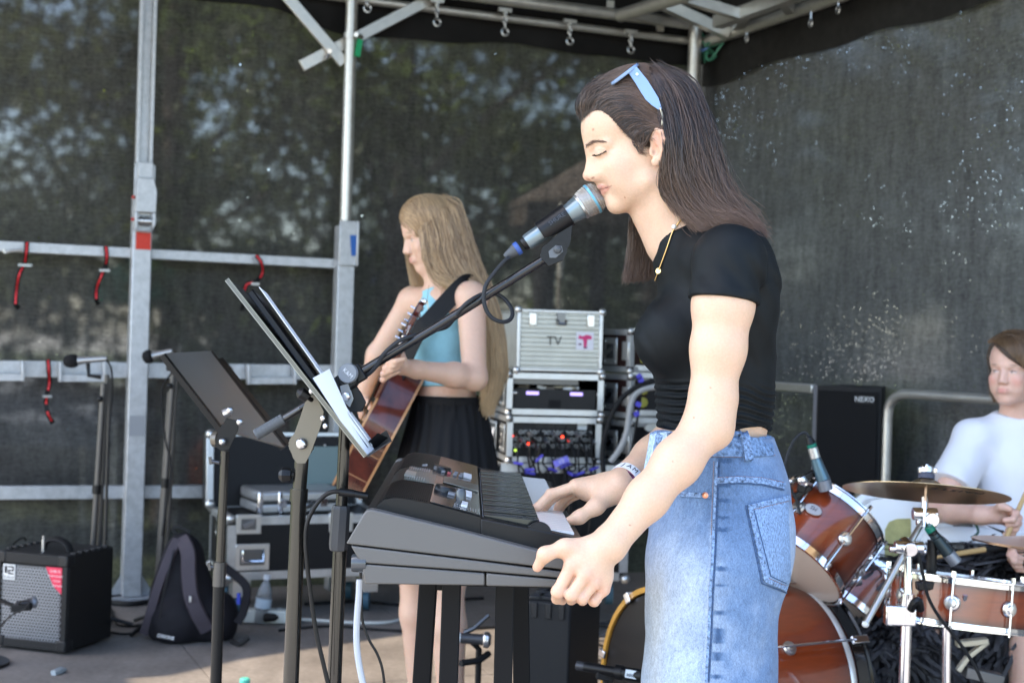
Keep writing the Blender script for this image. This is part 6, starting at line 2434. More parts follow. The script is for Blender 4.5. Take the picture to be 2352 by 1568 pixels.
hand_fingers(GB, gf, (.0098, .0098, .0094, .0086))
GB.chain([Q(930, 838, .37), Q(920, 815, .38), Q(912, 802, .37), Q(908, 793, .355)], [.015, .0115, .010, .008], k=.008)
ger=Q(868, 815, -.16)
gwr=Q(838, 895, -.20)
GB.cap(gsr, ger, .046, .036, k=.02)
GB.cap(ger, gwr, .036, .0250, k=.02)
GB.cap(gwr, Q(832, 922, -.20), .024, .021, k=.015)
gm2=[Q(826, 928, -.17), Q(824, 932, -.19), Q(824, 934, -.21), Q(826, 936, -.225)]
for m_ in gm2:
 GB.cap(Q(832, 918, -.20), m_, .014, .0095, k=.012)
gf2=[[m_, m_+Vector((.010, .006, -.032)), m_+Vector((.026, .006, -.048)), m_+Vector((.040, .004, -.052))]for m_ in gm2]
hand_fingers(GB, gf2, (.0092, .0092, .009, .008))
GB.chain([Q(838, 915, -.19), Q(846, 925, -.17), Q(850, 938, -.16)], [.013, .0105, .008], k=.008)
for sgn, x0, x1 in((1, 1028, 1030), (-1, 980, 950)):
 hp=Q(1024, 1040, .085*sgn)
 kn=Vector((Q(x1, 1300).x, GD-.10*sgn+.0, .50))
 an=Vector((Q(x1+14, 1500).x, GD-.11*sgn, .08))
 GB.cap(hp, kn, .082, .056, k=.03)
 GB.cap(kn, kn.lerp(an, .35), .052, .055, k=.03)
 GB.cap(kn.lerp(an, .35), an, .055, .036, k=.02)
 GB.cap(an+Vector((.03, 0, -.045)), an+Vector((-.15, -.03, -.055)), .036, .026, k=.02)
gv, gq=polygonise(GB, .0036, lo=(-9, -9, .003))
gspots=head_spots(gh, .98)
for f in gf+gf2:
 gspots.append((f[1], (.02, )*3, SKRED, .3))
gc=skin_colors(gv, (.66, .42, .30), SKRED, gspots)
link_mesh("body", gv, gq, M_SKIN, guit, col=gc, angle=180)
GT=Field()
for op in GB.ops[:0]:
 pass
g_=.006
GT.ell(Q(1020, 770), (.105+g_, .120+g_, .14+g_), k=.03)
GT.ell(Q(1024, 900), (.095+g_, .115+g_, .13+g_), k=.04)
for sgn, cx, cy in((1, 1000, 775), (-1, 985, 772)):
 GT.ell(Q(cx, cy, .055*sgn), (.055+g_, .055+g_, .055+g_), k=.03)
GT.cap(Q(1016, 700), Q(1005, 640), .050+g_, .047+g_, k=.03)
_gx, _gz=Q(1010, 700).x, Q(1010, 660).z
def top_post(p, d):
 d=d-.0015*np.sin((p[:, 2]*70+p[:, 0]*30))*smooth01(_gz-.15-p[:, 2], 0, .1)
 hem=Q(1000, 884).z+.10*(p[:, 0]-_gx)*.5-p[:, 2]
 d=np.maximum(d, hem)
 f=p[:, 2]-_gz
 wlim=np.interp(f, [-.20, -.13, -.05, .0, .04], [.22, .165, .128, .100, .080])
 side=np.abs((p[:, 1]-GD)+.1*(p[:, 0]-_gx))-wlim
 d=np.maximum(d, np.where(f>-.19, side, -1))
 return np.maximum(d, p[:, 2]-(Q(1010, 655).z+.35*(p[:, 0]-_gx)))
a_, b_=polygonise(GT, .0045, post=top_post)
link_mesh("halter_top", a_, b_, mat("light_blue_jersey", (.27, .53, .60), rough=.8, bump=.2, bscale=800, var=.08, vscale=30), guit, angle=180)
mb=MB()
wz0, wz1=Q(1024, 916).z, Q(1024, 1180).z
cxs=Q(1024, 916).x
NS, NZ=144, 26
def skirt(u, v):
 a=u*2*math.pi
 z=wz0+(wz1-.12-wz0)*v
 gath=.003*math.sin(a*40)*max(0, 1-v*9)+.004*math.sin(a*23+2)*max(0, 1-v*6)
 pl=.010*v*math.sin(a*17+1.5*math.sin(a*3))+.007*v*math.sin(a*29+3*v)
 rx=.108+.075*min(1, v*1.4)**.8+gath+pl
 ry=.135+.085*min(1, v*1.4)**.8+gath+pl
 return Vector((cxs+.01+rx*math.cos(a), GD+ry*math.sin(a), z+.006*math.sin(a*31)*(1 if v==0 else 0)))
mb.grid(skirt, NS, NZ)
mb.build("skirt", mat("black_viscose", (.008, .008, .010), rough=.75, bump=.3, bscale=300, stretch=(1, 1, .1)), guit, angle=180)
mb=MB()
mb.lathe([(1, .012), (1.04, .004), (1.03, -.014), (1.0, -.018)], Matrix.Translation((cxs+.01, GD, wz0))@Matrix.Diagonal((.110, .137, 1, 1)), 60)
mb.build("waistband", mat("black_viscose", (.008, .008, .010)), guit)
M_BLOND=hair_mat("blond_hair", (.22, .135, .07), (.55, .37, .20), .36, (.58, .42, .24))
up_g=Vector((0, 0, 1))
def gq_(px, py, lat):
 return Q(px, py, lat)
fg_near=[[gq_(946, 497, .010), gq_(953, 506, .040), gq_(966, 530, .068), gq_(973, 560, .080), gq_(981, 592, .084), gq_(992, 622, .085), gq_(1010, 644, .095), gq_(1046, 656, .115), gq_(1086, 682, .13), gq_(1106, 760, .11)], [gq_(953, 486, .008), gq_(968, 500, .052), gq_(976, 535, .082), gq_(980, 575, .090), gq_(990, 610, .092), gq_(1010, 636, .098), gq_(1040, 652, .112), gq_(1076, 672, .13), gq_(1108, 730, .125), gq_(1122, 830, .10)], [gq_(966, 473, .006), gq_(990, 492, .062), gq_(1002, 535, .090), gq_(1010, 580, .096), gq_(1022, 614, .100), gq_(1044, 642, .108), gq_(1074, 662, .125), gq_(1108, 700, .135), gq_(1128, 800, .115), gq_(1118, 915, .09)], [gq_(984, 462, .004), gq_(1016, 482, .060), gq_(1032, 530, .084), gq_(1044, 580, .092), gq_(1060, 620, .098), gq_(1082, 652, .11), gq_(1108, 690, .125), gq_(1132, 765, .12), gq_(1138, 860, .10), gq_(1122, 945, .08)], [gq_(1004, 455, .002), gq_(1042, 476, .040), gq_(1062, 528, .055), gq_(1076, 580, .065), gq_(1092, 622, .075), gq_(1108, 660, .09), gq_(1128, 715, .10), gq_(1146, 800, .09), gq_(1146, 870, .08), gq_(1112, 940, .06)], [gq_(1020, 452, .0), gq_(1054, 474, .01), gq_(1076, 530, .02), gq_(1090, 580, .03), gq_(1104, 620, .04), gq_(1118, 660, .05), gq_(1138, 720, .06), gq_(1153, 800, .06), gq_(1150, 860, .05), gq_(1108, 928, .04)], ]
fg_far=[[gq_(945, 498, .004), gq_(936, 500, -.02), gq_(932, 520, -.05), gq_(936, 570, -.07), gq_(942, 610, -.08), gq_(950, 650, -.08)], [gq_(958, 482, .004), gq_(948, 488, -.04), gq_(946, 520, -.07), gq_(948, 570, -.085), gq_(955, 610, -.09), gq_(962, 656, -.09)], [gq_(985, 460, .0), gq_(976, 475, -.06), gq_(972, 520, -.085), gq_(968, 580, -.09), gq_(972, 620, -.09), gq_(985, 655, -.09)], [gq_(1016, 452, .0), gq_(1030, 480, -.06), gq_(1030, 530, -.08), gq_(1024, 590, -.085), gq_(1015, 630, -.085), gq_(1010, 655, -.08)], ]
G1=strand_family(fg_near, 5600, 26, .0075, .0030, 34)
G2=strand_family([[Vector(p).lerp(Vector((p.x, GD, p.z)), .25)for p in f]for f in fg_near], 1500, 26, .006, .003, 30)
G3=strand_family(fg_far, 1500, 18, .005, .002, 30)
GH=Field()
_gR=np.array([list(gfwd.normalized()), list(gfwd.normalized().cross(Vector((.05, 0, 1))).normalized()), [0, 0, 1]]).T
GH.ell(gh(-.004, 0, .045), (.0965, .0745, .0765), _gR, k=.01)
GH.ell(gh(.042, 0, .028), (.0505, .0575, .0545), _gR, k=.02)
def push_from(Fd, H, gap):
 n, k, _=H.shape
 p=H.reshape(-1, 3).copy()
 d=Fd.eval(p)
 g=np.zeros_like(p)
 for a in range(3):
  e=np.zeros(3)
  e[a]=.003
  g[:, a]=Fd.eval(p+e)-Fd.eval(p-e)
 g/=np.linalg.norm(g, axis=1)[:, None]+1e-9
 p+=g*np.maximum(0, np.repeat(gap, k)-d)[:, None]
 return p.reshape(n, k, 3)
G4=strand_family(fg_near, 220, 26, .011, .004, 60)
GALL=resample([G1, G2, G3, G4], 26)
GALL=push_from(GH, GALL, .001+.006*RNG.random(len(GALL)))
hair_object("hair", GALL, M_BLOND, guit, .0011, .0005)
def gh_clip(p, d):
 q=(p-np.array(ghead_c))
 f=q@np.array(gfwd.normalized())
 return np.maximum(d, f-(.030+.045*smooth01(q[:, 2], .03, .10)))
a_, b_=polygonise(GH, .005, post=gh_clip)
M_BLB=mat("blond_under", (.16, .10, .055), rough=.6, bump=.6, bscale=200, stretch=(1, 1, .15))
link_mesh("hair_under", a_, b_, M_BLB, guit, angle=180)
A=[catmull([Vector(p).lerp(Vector((p.x, GD, p.z)), .12)for p in f][1:], 6)for f in fg_near]
mb=MB()
nv=len(A[0])
for r in A:
 mb.v+=r
for i in range(len(A)-1):
 for j in range(nv-8):
  mb.f.append((i*nv+j, i*nv+j+1, (i+1)*nv+j+1, (i+1)*nv+j))
mb.build("hair_under", M_BLB, guit, angle=180)
mb=MB()
mb.lathe([(.0255, -.003), (.0275, 0), (.0255, .003)], frame(gwr.lerp(ger, .12), gwr-ger), 20)
ht_=mb.build("hair_tie", M_BLACKM, None)
tag(ht_, "thin black hair tie round the guitarist's right wrist", "hair tie")
mb=MB()
mb.tube(catmull([Q(985, 655, .07), Q(982, 690, .12), Q(985, 720, .13)], 6), .0007, 5)
mb.tube(catmull([Q(1018, 655, .07), Q(1008, 690, .12), Q(985, 720, .13)], 6), .0007, 5)
mb.sphere(Q(985, 722, .132), .006, 6)
o=mb.build("necklace", M_GOLD, None)
tag(o, "thin necklace with a small pendant on the light blue top", "necklace")
gO=P(872, 985, 4.55)
gN=(P(998, 738, 3.85)-gO).normalized()
gFace=gN.cross(Vector((0, 0, CAM_Z))-gO).normalized()
if gFace.x>0:gFace=-gFace
gFace=(gFace+(gO-Vector((0, 0, CAM_Z))).normalized()*.05).normalized()
gFace=(gFace-gN*gFace.dot(gN)).normalized()
gS=gN.cross(gFace)
def gg(n, s, f):
 return gO+gN*n+gS*s+gFace*f
guitar=thing("guitar", "brown acoustic guitar held upright by the blonde woman, its dark side towards the camera", "guitar", gO)
out2=[]
half=[(-.25, .0), (-.245, .07), (-.22, .13), (-.17, .175), (-.10, .192), (-.03, .178), (.03, .148), (.08, .130), (.13, .132), (.18, .138), (.215, .128), (.24, .095), (.25, .045), (.25, .0)]
sm=catmull([Vector((a, b, 0))for a, b in half], 5)
loop=[(p.x, p.y)for p in sm]+[(p.x, -p.y)for p in reversed(sm[1:-1])]
Mg=Matrix(((gN.x, gS.x, gFace.x, gO.x), (gN.y, gS.y, gFace.y, gO.y), (gN.z, gS.z, gFace.z, gO.z), (0, 0, 0, 1)))
M_MAHO=mat("mahogany", (.085, .016, .008), rough=.22, coat=.6, var=.55, vscale=14, stretch=(1, 1, .15))
M_SPRU=mat("spruce", (.50, .30, .13), rough=.3, coat=.5, var=.15, vscale=30)
M_BIND=mat("binding", (.50, .26, .12), rough=.35, coat=.3)
def ring_strip(name, f0, f1, m, sc=1.0, seg=None):
 mb=MB()
 n=len(loop)
 for x, y in loop:
  mb.v+=[gg(x*sc, y*sc, f0), gg(x*sc, y*sc, f1)]
 for i in range(n):
  j=(i+1)%n
  mb.f.append((2*i, 2*j, 2*j+1, 2*i+1))
 return mb.build(name, m, guitar, angle=60)
ring_strip("side", -.044, .044, M_MAHO)
for f0, f1 in((-.052, -.0445), (.0445, .052)):
 mb=MB()
 n=len(loop)
 for x, y in loop:
  mb.v+=[gg(x, y, f0), gg(x*1.006, y*1.008, f0), gg(x*1.006, y*1.008, f1), gg(x, y, f1)]
 for i in range(n):
  j=(i+1)%n
  for k in range(3):
   mb.f.append((4*i+k, 4*j+k, 4*j+k+1, 4*i+k+1))
 mb.build("binding", M_BIND, guitar, angle=60)
for nm, f, m in(("sound_board", .050, M_SPRU), ("back", -.050, M_MAHO)):
 mb=MB()
 mb.v=[gg(x*.995, y*.99, f)for x, y in loop]
 mb.f=[tuple(range(len(loop)))]
 mb.build(nm, m, guitar, smooth=False)
for n_ in(-.13, -.02, .09):
 for sg in(1, -1):
  y=np.interp(n_, [p[0]for p in half], [p[1]for p in half])+.0012
  mb=MB()
  mb.bar(gg(n_, y*sg, -.043), gg(n_, y*sg, .043), .0035, .0016, gS)
  mb.build("side_inlay", M_BIND, guitar)
mb=MB()
mb.lathe([(.0, .0005), (.05, .0005), (.05, 0)], frame(gg(.10, 0, .0515), gFace), 28)
mb.build("sound_hole", mat("hole_dark", (.01, .008, .006), rough=.9), guitar)
mb=MB()
mb.box((-.09, 0, .056), (.03, .17, .010), Mg)
mb.build("bridge", mat("rosewood", (.035, .018, .012), rough=.5), guitar, bevel=.003)
mb=MB()
mb.box((.44, 0, .052), (.40, .050, .022), Mg)
mb.build("neck", M_MAHO, guitar, bevel=.007)
mb=MB()
mb.box((.40, 0, .066), (.50, .052, .006), Mg)
mb.build("fretboard", mat("rosewood", (.035, .018, .012), rough=.5), guitar)
mb=MB()
mb.prism([(.635, -.026), (.66, -.036), (.80, -.040), (.815, -.02), (.805, 0), (.815, .02), (.80, .040), (.66, .036), (.635, .026)], Mg@Matrix.Translation((0, 0, .046)), .014)
mb.build("headstock", M_MAHO, guitar, bevel=.002)
mb=MB()
mb.prism([(.64, -.024), (.66, -.033), (.795, -.037), (.795, .037), (.66, .033), (.64, .024)], Mg@Matrix.Translation((0, 0, .0605)), .003)
mb.build("head_plate", mat("head_black", (.015, .014, .016), rough=.15, coat=.6), guitar)
for i in range(3):
 for sg in(1, -1):
  n_=.678+i*.042
  mb=MB()
  mb.cyl(gg(n_, sg*.030, .062), gg(n_, sg*.030, .078), .0032, 8)
  mb.cyl(gg(n_, sg*.036, .052), gg(n_, sg*.056, .052), .0035, 8)
  mb.lathe([(0, -.006), (.007, -.006), (.0095, -.002), (.0095, .004), (.005, .008), (0, .008)], frame(gg(n_, sg*.062, .052), gS*sg), 12)
  mb.build("tuner", M_CHROME, guitar)
mb=MB()
for i in range(6):
 y0, y1=-.025+i*.010, -.017+i*.0068
 mb.tube([gg(-.085, y0, .064), gg(.635, y1, .071), gg(.69+.02*(i%3), y1*1.2, .072)], .0007, 4)
mb.build("strings", mat("bronze", (.62, .42, .22), rough=.3, metal=1), guitar)["kind"]="stuff"
stp=thing("guitar_strap", "black guitar strap across the light blue top", "strap", Q(1010, 720, .15))
path=catmull([Q(912, 880, .10), Q(960, 765, .165), Q(985, 738, .175), Q(1020, 700, .165), Q(1056, 662, .150), Q(1078, 650, .11), Q(1090, 690, .02), Q(1085, 800, -.10)], 8)
mb=MB()
for i, p in enumerate(path):
 tn=(path[min(i+1, len(path)-1)]-path[max(i-1, 0)]).normalized()
 nr=(p-Vector((Q(1024, 800).x+.02, GD, p.z))).normalized()
 s=tn.cross(nr).normalized()
 for o in(0, .003):
  mb.v+=[p-s*.027+nr*o, p+s*.027+nr*o]
for i in range(len(path)-1):
 k=i*4
 mb.f+=[(k, k+4, k+5, k+1), (k+2, k+3, k+7, k+6), (k, k+2, k+6, k+4), (k+1, k+5, k+7, k+3)]
mb.build("webbing", mat("strap_webbing", (.012, .012, .013), rough=.7), stp, angle=60)
# amplifier, bags and cases on the floor
def face_frame(p_bl, p_br, up=Vector((0, 0, 1))):
 """frame on a vertical front: x to the right, y up, z out of the front; origin bottom left"""
 x=(p_br-p_bl)
 x.z=0
 w=x.length
 x.normalize()
 n=x.cross(up).normalized()
 M=Matrix(((x.x, up.x, n.x, p_bl.x), (x.y, up.y, n.y, p_bl.y), (x.z, up.z, n.z, p_bl.z), (0, 0, 0, 1)))
 return M, w
def rbox(mb, x0, x1, y0, y1, z0, z1, M):
 mb.add([(x, y, z)for z in(z0, z1)for y in(y0, y1)for x in(x0, x1)], [(0, 2, 3, 1), (4, 5, 7, 6), (0, 1, 5, 4), (2, 6, 7, 3), (0, 4, 6, 2), (1, 3, 7, 5)], M)
 return mb
def hex_grille(parent, M, x0, x1, y0, y1, z, m, pitch=.012, name="grille"):
 """perforated metal sheet: staggered hexagonal holes"""
 mb=MB()
 r=pitch*.36
 rows=int((y1-y0)/(pitch*.866))
 cols=int((x1-x0)/pitch)
 for j in range(rows):
  for i in range(cols):
   cx=x0+(i+.5+.5*(j%2))*pitch
   cy=y0+(j+.5)*pitch*.866
   if cx>x1-pitch*.4:
    continue
   R_=pitch/math.sqrt(3)
   a0=[(cx+R_*math.sin(k*math.pi/3), cy+R_*math.cos(k*math.pi/3), z)for k in range(6)]
   a1=[(cx+r*math.sin(k*math.pi/3), cy+r*math.cos(k*math.pi/3), z)for k in range(6)]
   mb.add(a0+a1, [(k, 6+k, 6+(k+1)%6, (k+1)%6)for k in range(6)], M)
 o=mb.build(name, m, parent, smooth=False)
 return o
M_VINYL=mat("black_vinyl", (.020, .020, .021), rough=.55, bump=.5, bscale=900)
abl, abr=PF(-10, 1486), PF(152, 1504)
Ma, aw=face_frame(abl, abr)
ah=.375
ad=.30
amp=thing("guitar_amplifier", "small black guitar amplifier with silver grille and red corner sticker", "amplifier", abl)
mb=MB()
rbox(mb, 0, aw, .012, ah, -ad, 0, Ma)
mb.build("cabinet", M_VINYL, amp, bevel=.008)
for x0, x1, y0, y1 in((.0, .022, .012, ah), (aw-.022, aw, .012, ah), (.022, aw-.022, .012, .045), (.022, aw-.022, ah-.040, ah)):
 mb=MB()
 rbox(mb, x0, x1, y0, y1, .0005, .010, Ma)
 mb.build("front_rim", M_VINYL, amp, bevel=.003)
mb=MB()
rbox(mb, .02, aw-.02, .043, ah-.038, -.010, .001, Ma)
mb.build("baffle", mat("baffle_dark", (.03, .03, .033), rough=.8), amp)
gr=hex_grille(amp, Ma, .022, aw-.022, .045, ah-.040, .006, mat("grille_silver", (.22, .235, .265), rough=.4, metal=.6), .0135)
gr["kind"]="stuff"
for cx in(.0, aw):
 for cy in(.012, ah):
  mb=MB()
  sx=1 if cx==0 else-1
  sy=1 if cy<.1 else-1
  rbox(mb, min(cx, cx+sx*.040)-.002, max(cx, cx+sx*.040)+.002, min(cy, cy+sy*.040)-.002, max(cy, cy+sy*.040)+.002, -.04, .013, Ma)
  mb.build("corner", mat("corner_plastic", (.03, .03, .032), rough=.4), amp, bevel=.006)
for k in range(6):
 for xx in(.012, aw-.012):
  mb=MB()
  rbox(mb, xx-.012, xx+.012, ah-.002, ah+.008, -.06-k*.042, -.04-k*.042, Ma)
  mb.build("top_rib", mat("corner_plastic", (.03, .03, .032)), amp, bevel=.003)
mb=MB()
mb.tube(catmull([Ma@Vector(q)for q in((aw*.42, ah, -.10), (aw*.47, ah+.035, -.10), (aw*.60, ah+.045, -.10), (aw*.74, ah+.030, -.10), (aw*.80, ah, -.10))], 6), .009, 8, flat=1.8)
mb.build("handle", M_BLACKM, amp)
mb=MB()
mb.cyl(Ma@Vector((aw*.52, ah, -.05)), Ma@Vector((aw*.52, ah+.045, -.05)), .006, 10)
mb.cyl(Ma@Vector((aw*.52, ah+.03, -.05)), Ma@Vector((aw*.52, ah+.062, -.05)), .004, 8)
mb.build("jack_plug", M_BUCK, amp)
mb=MB()
rbox(mb, .032, .085, ah-.105, ah-.048, .007, .010, Ma)
mb.build("badge", mat("badge_silver", (.62, .64, .66), rough=.35, metal=.3), amp)
M_INKD=mat("ink_dark", (.02, .02, .03), rough=.5)
mb=MB()
for x0, x1, y0, y1 in((.038, .050, ah-.082, ah-.054), (.054, .080, ah-.060, ah-.054), (.074, .080, ah-.070, ah-.054), (.054, .080, ah-.074, ah-.068), (.054, .060, ah-.084, ah-.068), (.054, .080, ah-.086, ah-.080)):
 rbox(mb, x0, x1, y0, y1, .0102, .0110, Ma)
mb.build("logo", M_INKD, amp)["kind"]="stuff"
text("lettering", "Roland", M_INKD, Ma@Matrix.Translation((.058, ah-.096, .0103)), .017, amp, .0003)
mb=MB()
stk=[(aw-.095, ah-.045), (aw-.024, ah-.045), (aw-.024, ah-.145), (aw-.060, ah-.115)]
mb.prism(stk, Ma, .0095, .0078)
mb.build("sticker", mat("sticker_red", (.70, .03, .08), rough=.4), amp)
for r, tx in enumerate(("CUBE-XL", "POWER SQUEEZER", "3 STAGE", "MODELING")):
 text("lettering", tx, mat("print_white", (.7, .7, .7)), Ma@Matrix.Translation((aw-.052+.003*r, ah-.060-r*.018, .0096)), .0125 if r==0 else .0085, amp, .0002)
ms_=thing("microphone", "dark instrument microphone on a short arm aimed at the amplifier grille", "microphone", P(40, 1386, 5.2))
a_, b_=P(36, 1388, 5.18), P(86, 1381, 5.22)
Mz=frame(a_, b_-a_)
L_=(b_-a_).length
mb=MB()
mb.lathe([(0, 0), (.010, 0), (.0125, .01), (.014, L_*.55), (.019, L_*.72), (.020, L_*.74), (0, L_*.76)], Mz, 18)
mb.build("body", mat("mic_dark", (.05, .05, .055), rough=.35, metal=.4), ms_)
mb=MB()
mb.lathe([(.020, L_*.74), (.022, L_*.82), (.019, L_*.95), (.010, L_), (0, L_)], Mz, 18)
mb.build("head", mat("grille_silver", (.44, .46, .50)), ms_)
arm=thing("microphone_stand", "short arm reaching in from the left edge holding the amplifier microphone", "microphone stand", P(-20, 1400, 5.2))
mb=MB()
mb.tube(catmull([P(-60, 1362, 5.2), P(0, 1378, 5.19), P(34, 1392, 5.18)], 5), .008, 10)
mb.build("boom_arm", M_BLACK, arm)
mb=MB()
mb.bar(P(26, 1396, 5.16), P(72, 1392, 5.16), .022, .026)
mb.build("clip", M_BLACKM, arm, bevel=.004)
q=P(-60, 1362, 5.2)
mb=MB()
mb.cyl(q, (q.x, q.y, .015), .010, 10)
mb.lathe([(0, 0), (.13, 0), (.13, .012), (.02, .02), (0, .02)], Matrix.Translation((q.x, q.y, 0)), 24)
mb.build("base", M_BLACK, arm)
cb=thing("cable", "thin black cable curling below the amplifier microphone", "cable", P(30, 1420, 5.2))
mb=MB()
mb.tube(catmull([P(40, 1392, 5.17), P(50, 1380, 5.13), P(68, 1382, 5.12), P(56, 1398, 5.12), P(30, 1410, 5.15), P(6, 1432, 5.2), P(-20, 1470, 5.2)], 8), .0035, 8)
mb.build("cable_sheath", M_BLACKM, cb)
cb=thing("cable", "thin black cable rising behind the amplifier", "cable", P(40, 1270, 5.6))
mb=MB()
mb.tube(catmull([P(26, 1294, 5.6), P(24, 1270, 5.65), P(32, 1248, 5.7), P(52, 1234, 5.8), P(60, 1240, 5.9)], 8), .004, 8)
mb.build("cable_sheath", M_BLACKM, cb)
bp=thing("backpack", "dark purple-black backpack slumped against the flight case", "backpack", PF(415, 1478))
bc=PF(415, 1478)
BPF=Field()
kx=Vector((.95, .30, 0)).normalized()
bd_=bc.y
def bq(px, py, dd=0.0):
 return P(px, py, bd_+.10+dd)
BPF.ell(bq(425, 1425), (.155, .12, .10), k=.05)
BPF.ell(bq(420, 1370), (.135, .11, .14), k=.06)
BPF.ell(bq(420, 1295), (.085, .08, .13), k=.06)
BPF.cap(bq(372, 1440, -.04), bq(405, 1300, -.02), .055, .045, k=.04)
BPF.ell(bq(400, 1430, -.10), (.085, .05, .09), k=.03)
BPF.ell(bq(505, 1420, .02), (.075, .10, .11), k=.05)
def bp_post(p, d):
 d=d-.006*(vnoise(p, 14, 2)-.5)-.003*(vnoise(p, 34, 3)-.5)
 return np.maximum(d, .004-p[:, 2])
a_, b_=polygonise(BPF, .007, post=bp_post)
link_mesh("bag", a_, b_, mat("bag_black", (.016, .015, .022), rough=.75, bump=.4, bscale=500, var=.25, vscale=6), bp, angle=180)
M_BAGP=mat("bag_purple", (.056, .046, .058), rough=.75, bump=.5, bscale=500)
def bagstrap(pts, w, m, name, th=.012):
 path=catmull(pts, 7)
 mb=MB()
 for i, p in enumerate(path):
  tn=(path[min(i+1, len(path)-1)]-path[max(i-1, 0)]).normalized()
  s=tn.cross(Vector((.1, -1, .2))).normalized()
  n=s.cross(tn)
  if n.y>0:n=-n
  mb.v+=[p-s*w/2, p-s*w*.4+n*th, p+s*w*.4+n*th, p+s*w/2]
 for i in range(len(path)-1):
  k=i*4
  for j in range(3):
   mb.f.append((k+j, k+j+1, k+j+5, k+j+4))
 return mb.build(name, m, bp, angle=60)
bagstrap([bq(418, 1236, -.06), bq(432, 1268, -.11), bq(434, 1320, -.13), bq(440, 1370, -.14), bq(456, 1410, -.13), bq(476, 1446, -.10)], .060, M_BAGP, "shoulder_strap")
bagstrap([bq(408, 1238, -.07), bq(384, 1290, -.10), bq(362, 1350, -.11), bq(345, 1410, -.10), bq(332, 1452, -.06)], .040, M_BAGP, "shoulder_strap")
bagstrap([bq(404, 1226, .0), bq(398, 1214, .0), bq(412, 1210, .0), bq(436, 1222, .0)], .016, M_BLACKM, "top_loop", .004)
bagstrap([bq(500, 1290, .02), bq(540, 1320, .02), bq(566, 1350, .0), bq(560, 1400, -.02), bq(545, 1430, -.03)], .035, mat("bag_black", (.016, .015, .022)), "shoulder_strap")
bagstrap([bq(530, 1470, -.08), bq(550, 1478, -.12), bq(572, 1462, -.12)], .022, M_BLACKM, "webbing_end", .003)
mb=MB()
mb.box(bq(437, 1375, -.17), (.010, .006, .024))
mb.build("buckle", M_BUCK, bp, bevel=.002)
mb=MB()
mb.tube(catmull([bq(400, 1262, -.10), bq(388, 1310, -.135), bq(374, 1370, -.155), bq(366, 1420, -.16)], 6), .003, 6)
mb.build("zip", mat("zip_dark", (.03, .03, .034), rough=.4), bp)
mb=MB()
mb.box(bq(548, 1374, -.09), (.014, .008, .045))
mb.build("blue_tab", mat("tab_blue", (.01, .03, .30), rough=.5), bp)
text("lettering", "DAKINE", mat("print_white", (.7, .7, .7)), frame(bq(381, 1462, -.185), (-.2, -1, .2), (1, -.2, -.12)), .020, bp, .0003)
def folded_stand(poles, top, label, mic_a, mic_b, mlabel, d, head_dark=True):
 t=thing("microphone_stand", label, "microphone stand", Vector((P(poles[0][1][0], 1320, d).x, d, 0)), "folded microphone stands at the rail")
 for i, ((x0, y0), (x1, y1), r)in enumerate(poles):
  a, b=P(x0, y0, d+.03*i), P(x1, y1, d+.03*i)
  b=a+(b-a)*((a.z-.02)/(a.z-b.z))
  mb=MB()
  mb.cyl(a, b, r, 12)
  mb.build("tube" if i else "main_tube", mat("far_tube", (.11, .105, .10), rough=.35, metal=.6), t)
  if i==0:
   base=b
   mb=MB()
   m_=a.lerp(b, .46)
   mb.cyl(m_, m_.lerp(a, .08), r*1.5, 12)
   mb.build("clutch", M_BLACK, t)
 for a in(.2, 2.3, 4.4):
  mb=MB()
  mb.tube([base+Vector((0, 0, .05)), base+Vector((math.cos(a)*.18, math.sin(a)*.18, -.008))], .008, 8)
  mb.build("leg", M_BLACK, t)
 mb=MB()
 mb.tube([P(x, y, d-.03)for x, y in top], .009, 8)
 mb.build("boom_clamp", M_BLACK, t)
 mb=MB()
 kx_, ky_=top[-1]
 mb.sphere(P(poles[0][0][0]-8, poles[0][0][1]+36, d-.03), .013, 8)
 mb.build("clamp_knob", M_BLACK, t)
 mi=thing("microphone", mlabel, "microphone", P(*mic_a, d-.04), "microphones resting on the folded stands")
 A_, B_=P(*mic_a, d-.04), P(*mic_b, d-.04)
 M_=frame(A_, B_-A_)
 L=(B_-A_).length
 mb=MB()
 mb.lathe([(0, 0), (.010, 0), (.0125, L*.1), (.014, L*.5), (.019, L*.66), (0, L*.68)], M_, 16)
 mb.build("body", mat("mic_silver", (.36, .37, .38), rough=.3, metal=.8), mi)
 mb=MB()
 mb.lathe([(.018, L*.66), (.027, L*.72), (.029, L*.82), (.024, L*.94), (.012, L), (0, L)], M_, 18)
 mb.build("foam_head", mat("foam_dark", (.014, .014, .016), rough=.9), mi)
 return t
folded_stand([((238, 880), (212, 1280), .013), ((246, 860), (226, 1280), .010), ((252, 870), (240, 1280), .006)], [(202, 834), (204, 862), (232, 866)], "tall folded black microphone stand nearest the left edge", (246, 823), (146, 830), "silver microphone with a dark head on the stand nearest the left edge", 5.9)
folded_stand([((398, 850), (368, 1280), .012), ((405, 868), (382, 1280), .009), ((388, 900), (362, 1280), .007)], [(384, 812), (386, 848), (412, 850)], "folded black microphone stand behind the low music stand", (396, 806), (328, 822), "silver microphone poking out behind the low music desk", 5.9)
for(pts, lab)in(([(246, 826), (256, 850), (258, 900), (254, 950), (250, 1000), (247, 1100), (244, 1240)], "thin cable hanging down along the stand nearest the left edge"), ([(404, 812), (398, 850), (372, 890), (374, 960), (382, 1020), (392, 1060), (388, 1120), (372, 1230)], "thin cable hanging along the stand behind the low music desk")):
 cb=thing("cable", lab, "cable", P(*pts[0], 5.85))
 mb=MB()
 mb.tube(catmull([P(x, y, 5.85)for x, y in pts], 6), .004, 6)
 mb.build("cable_sheath", M_BLACKM, cb)
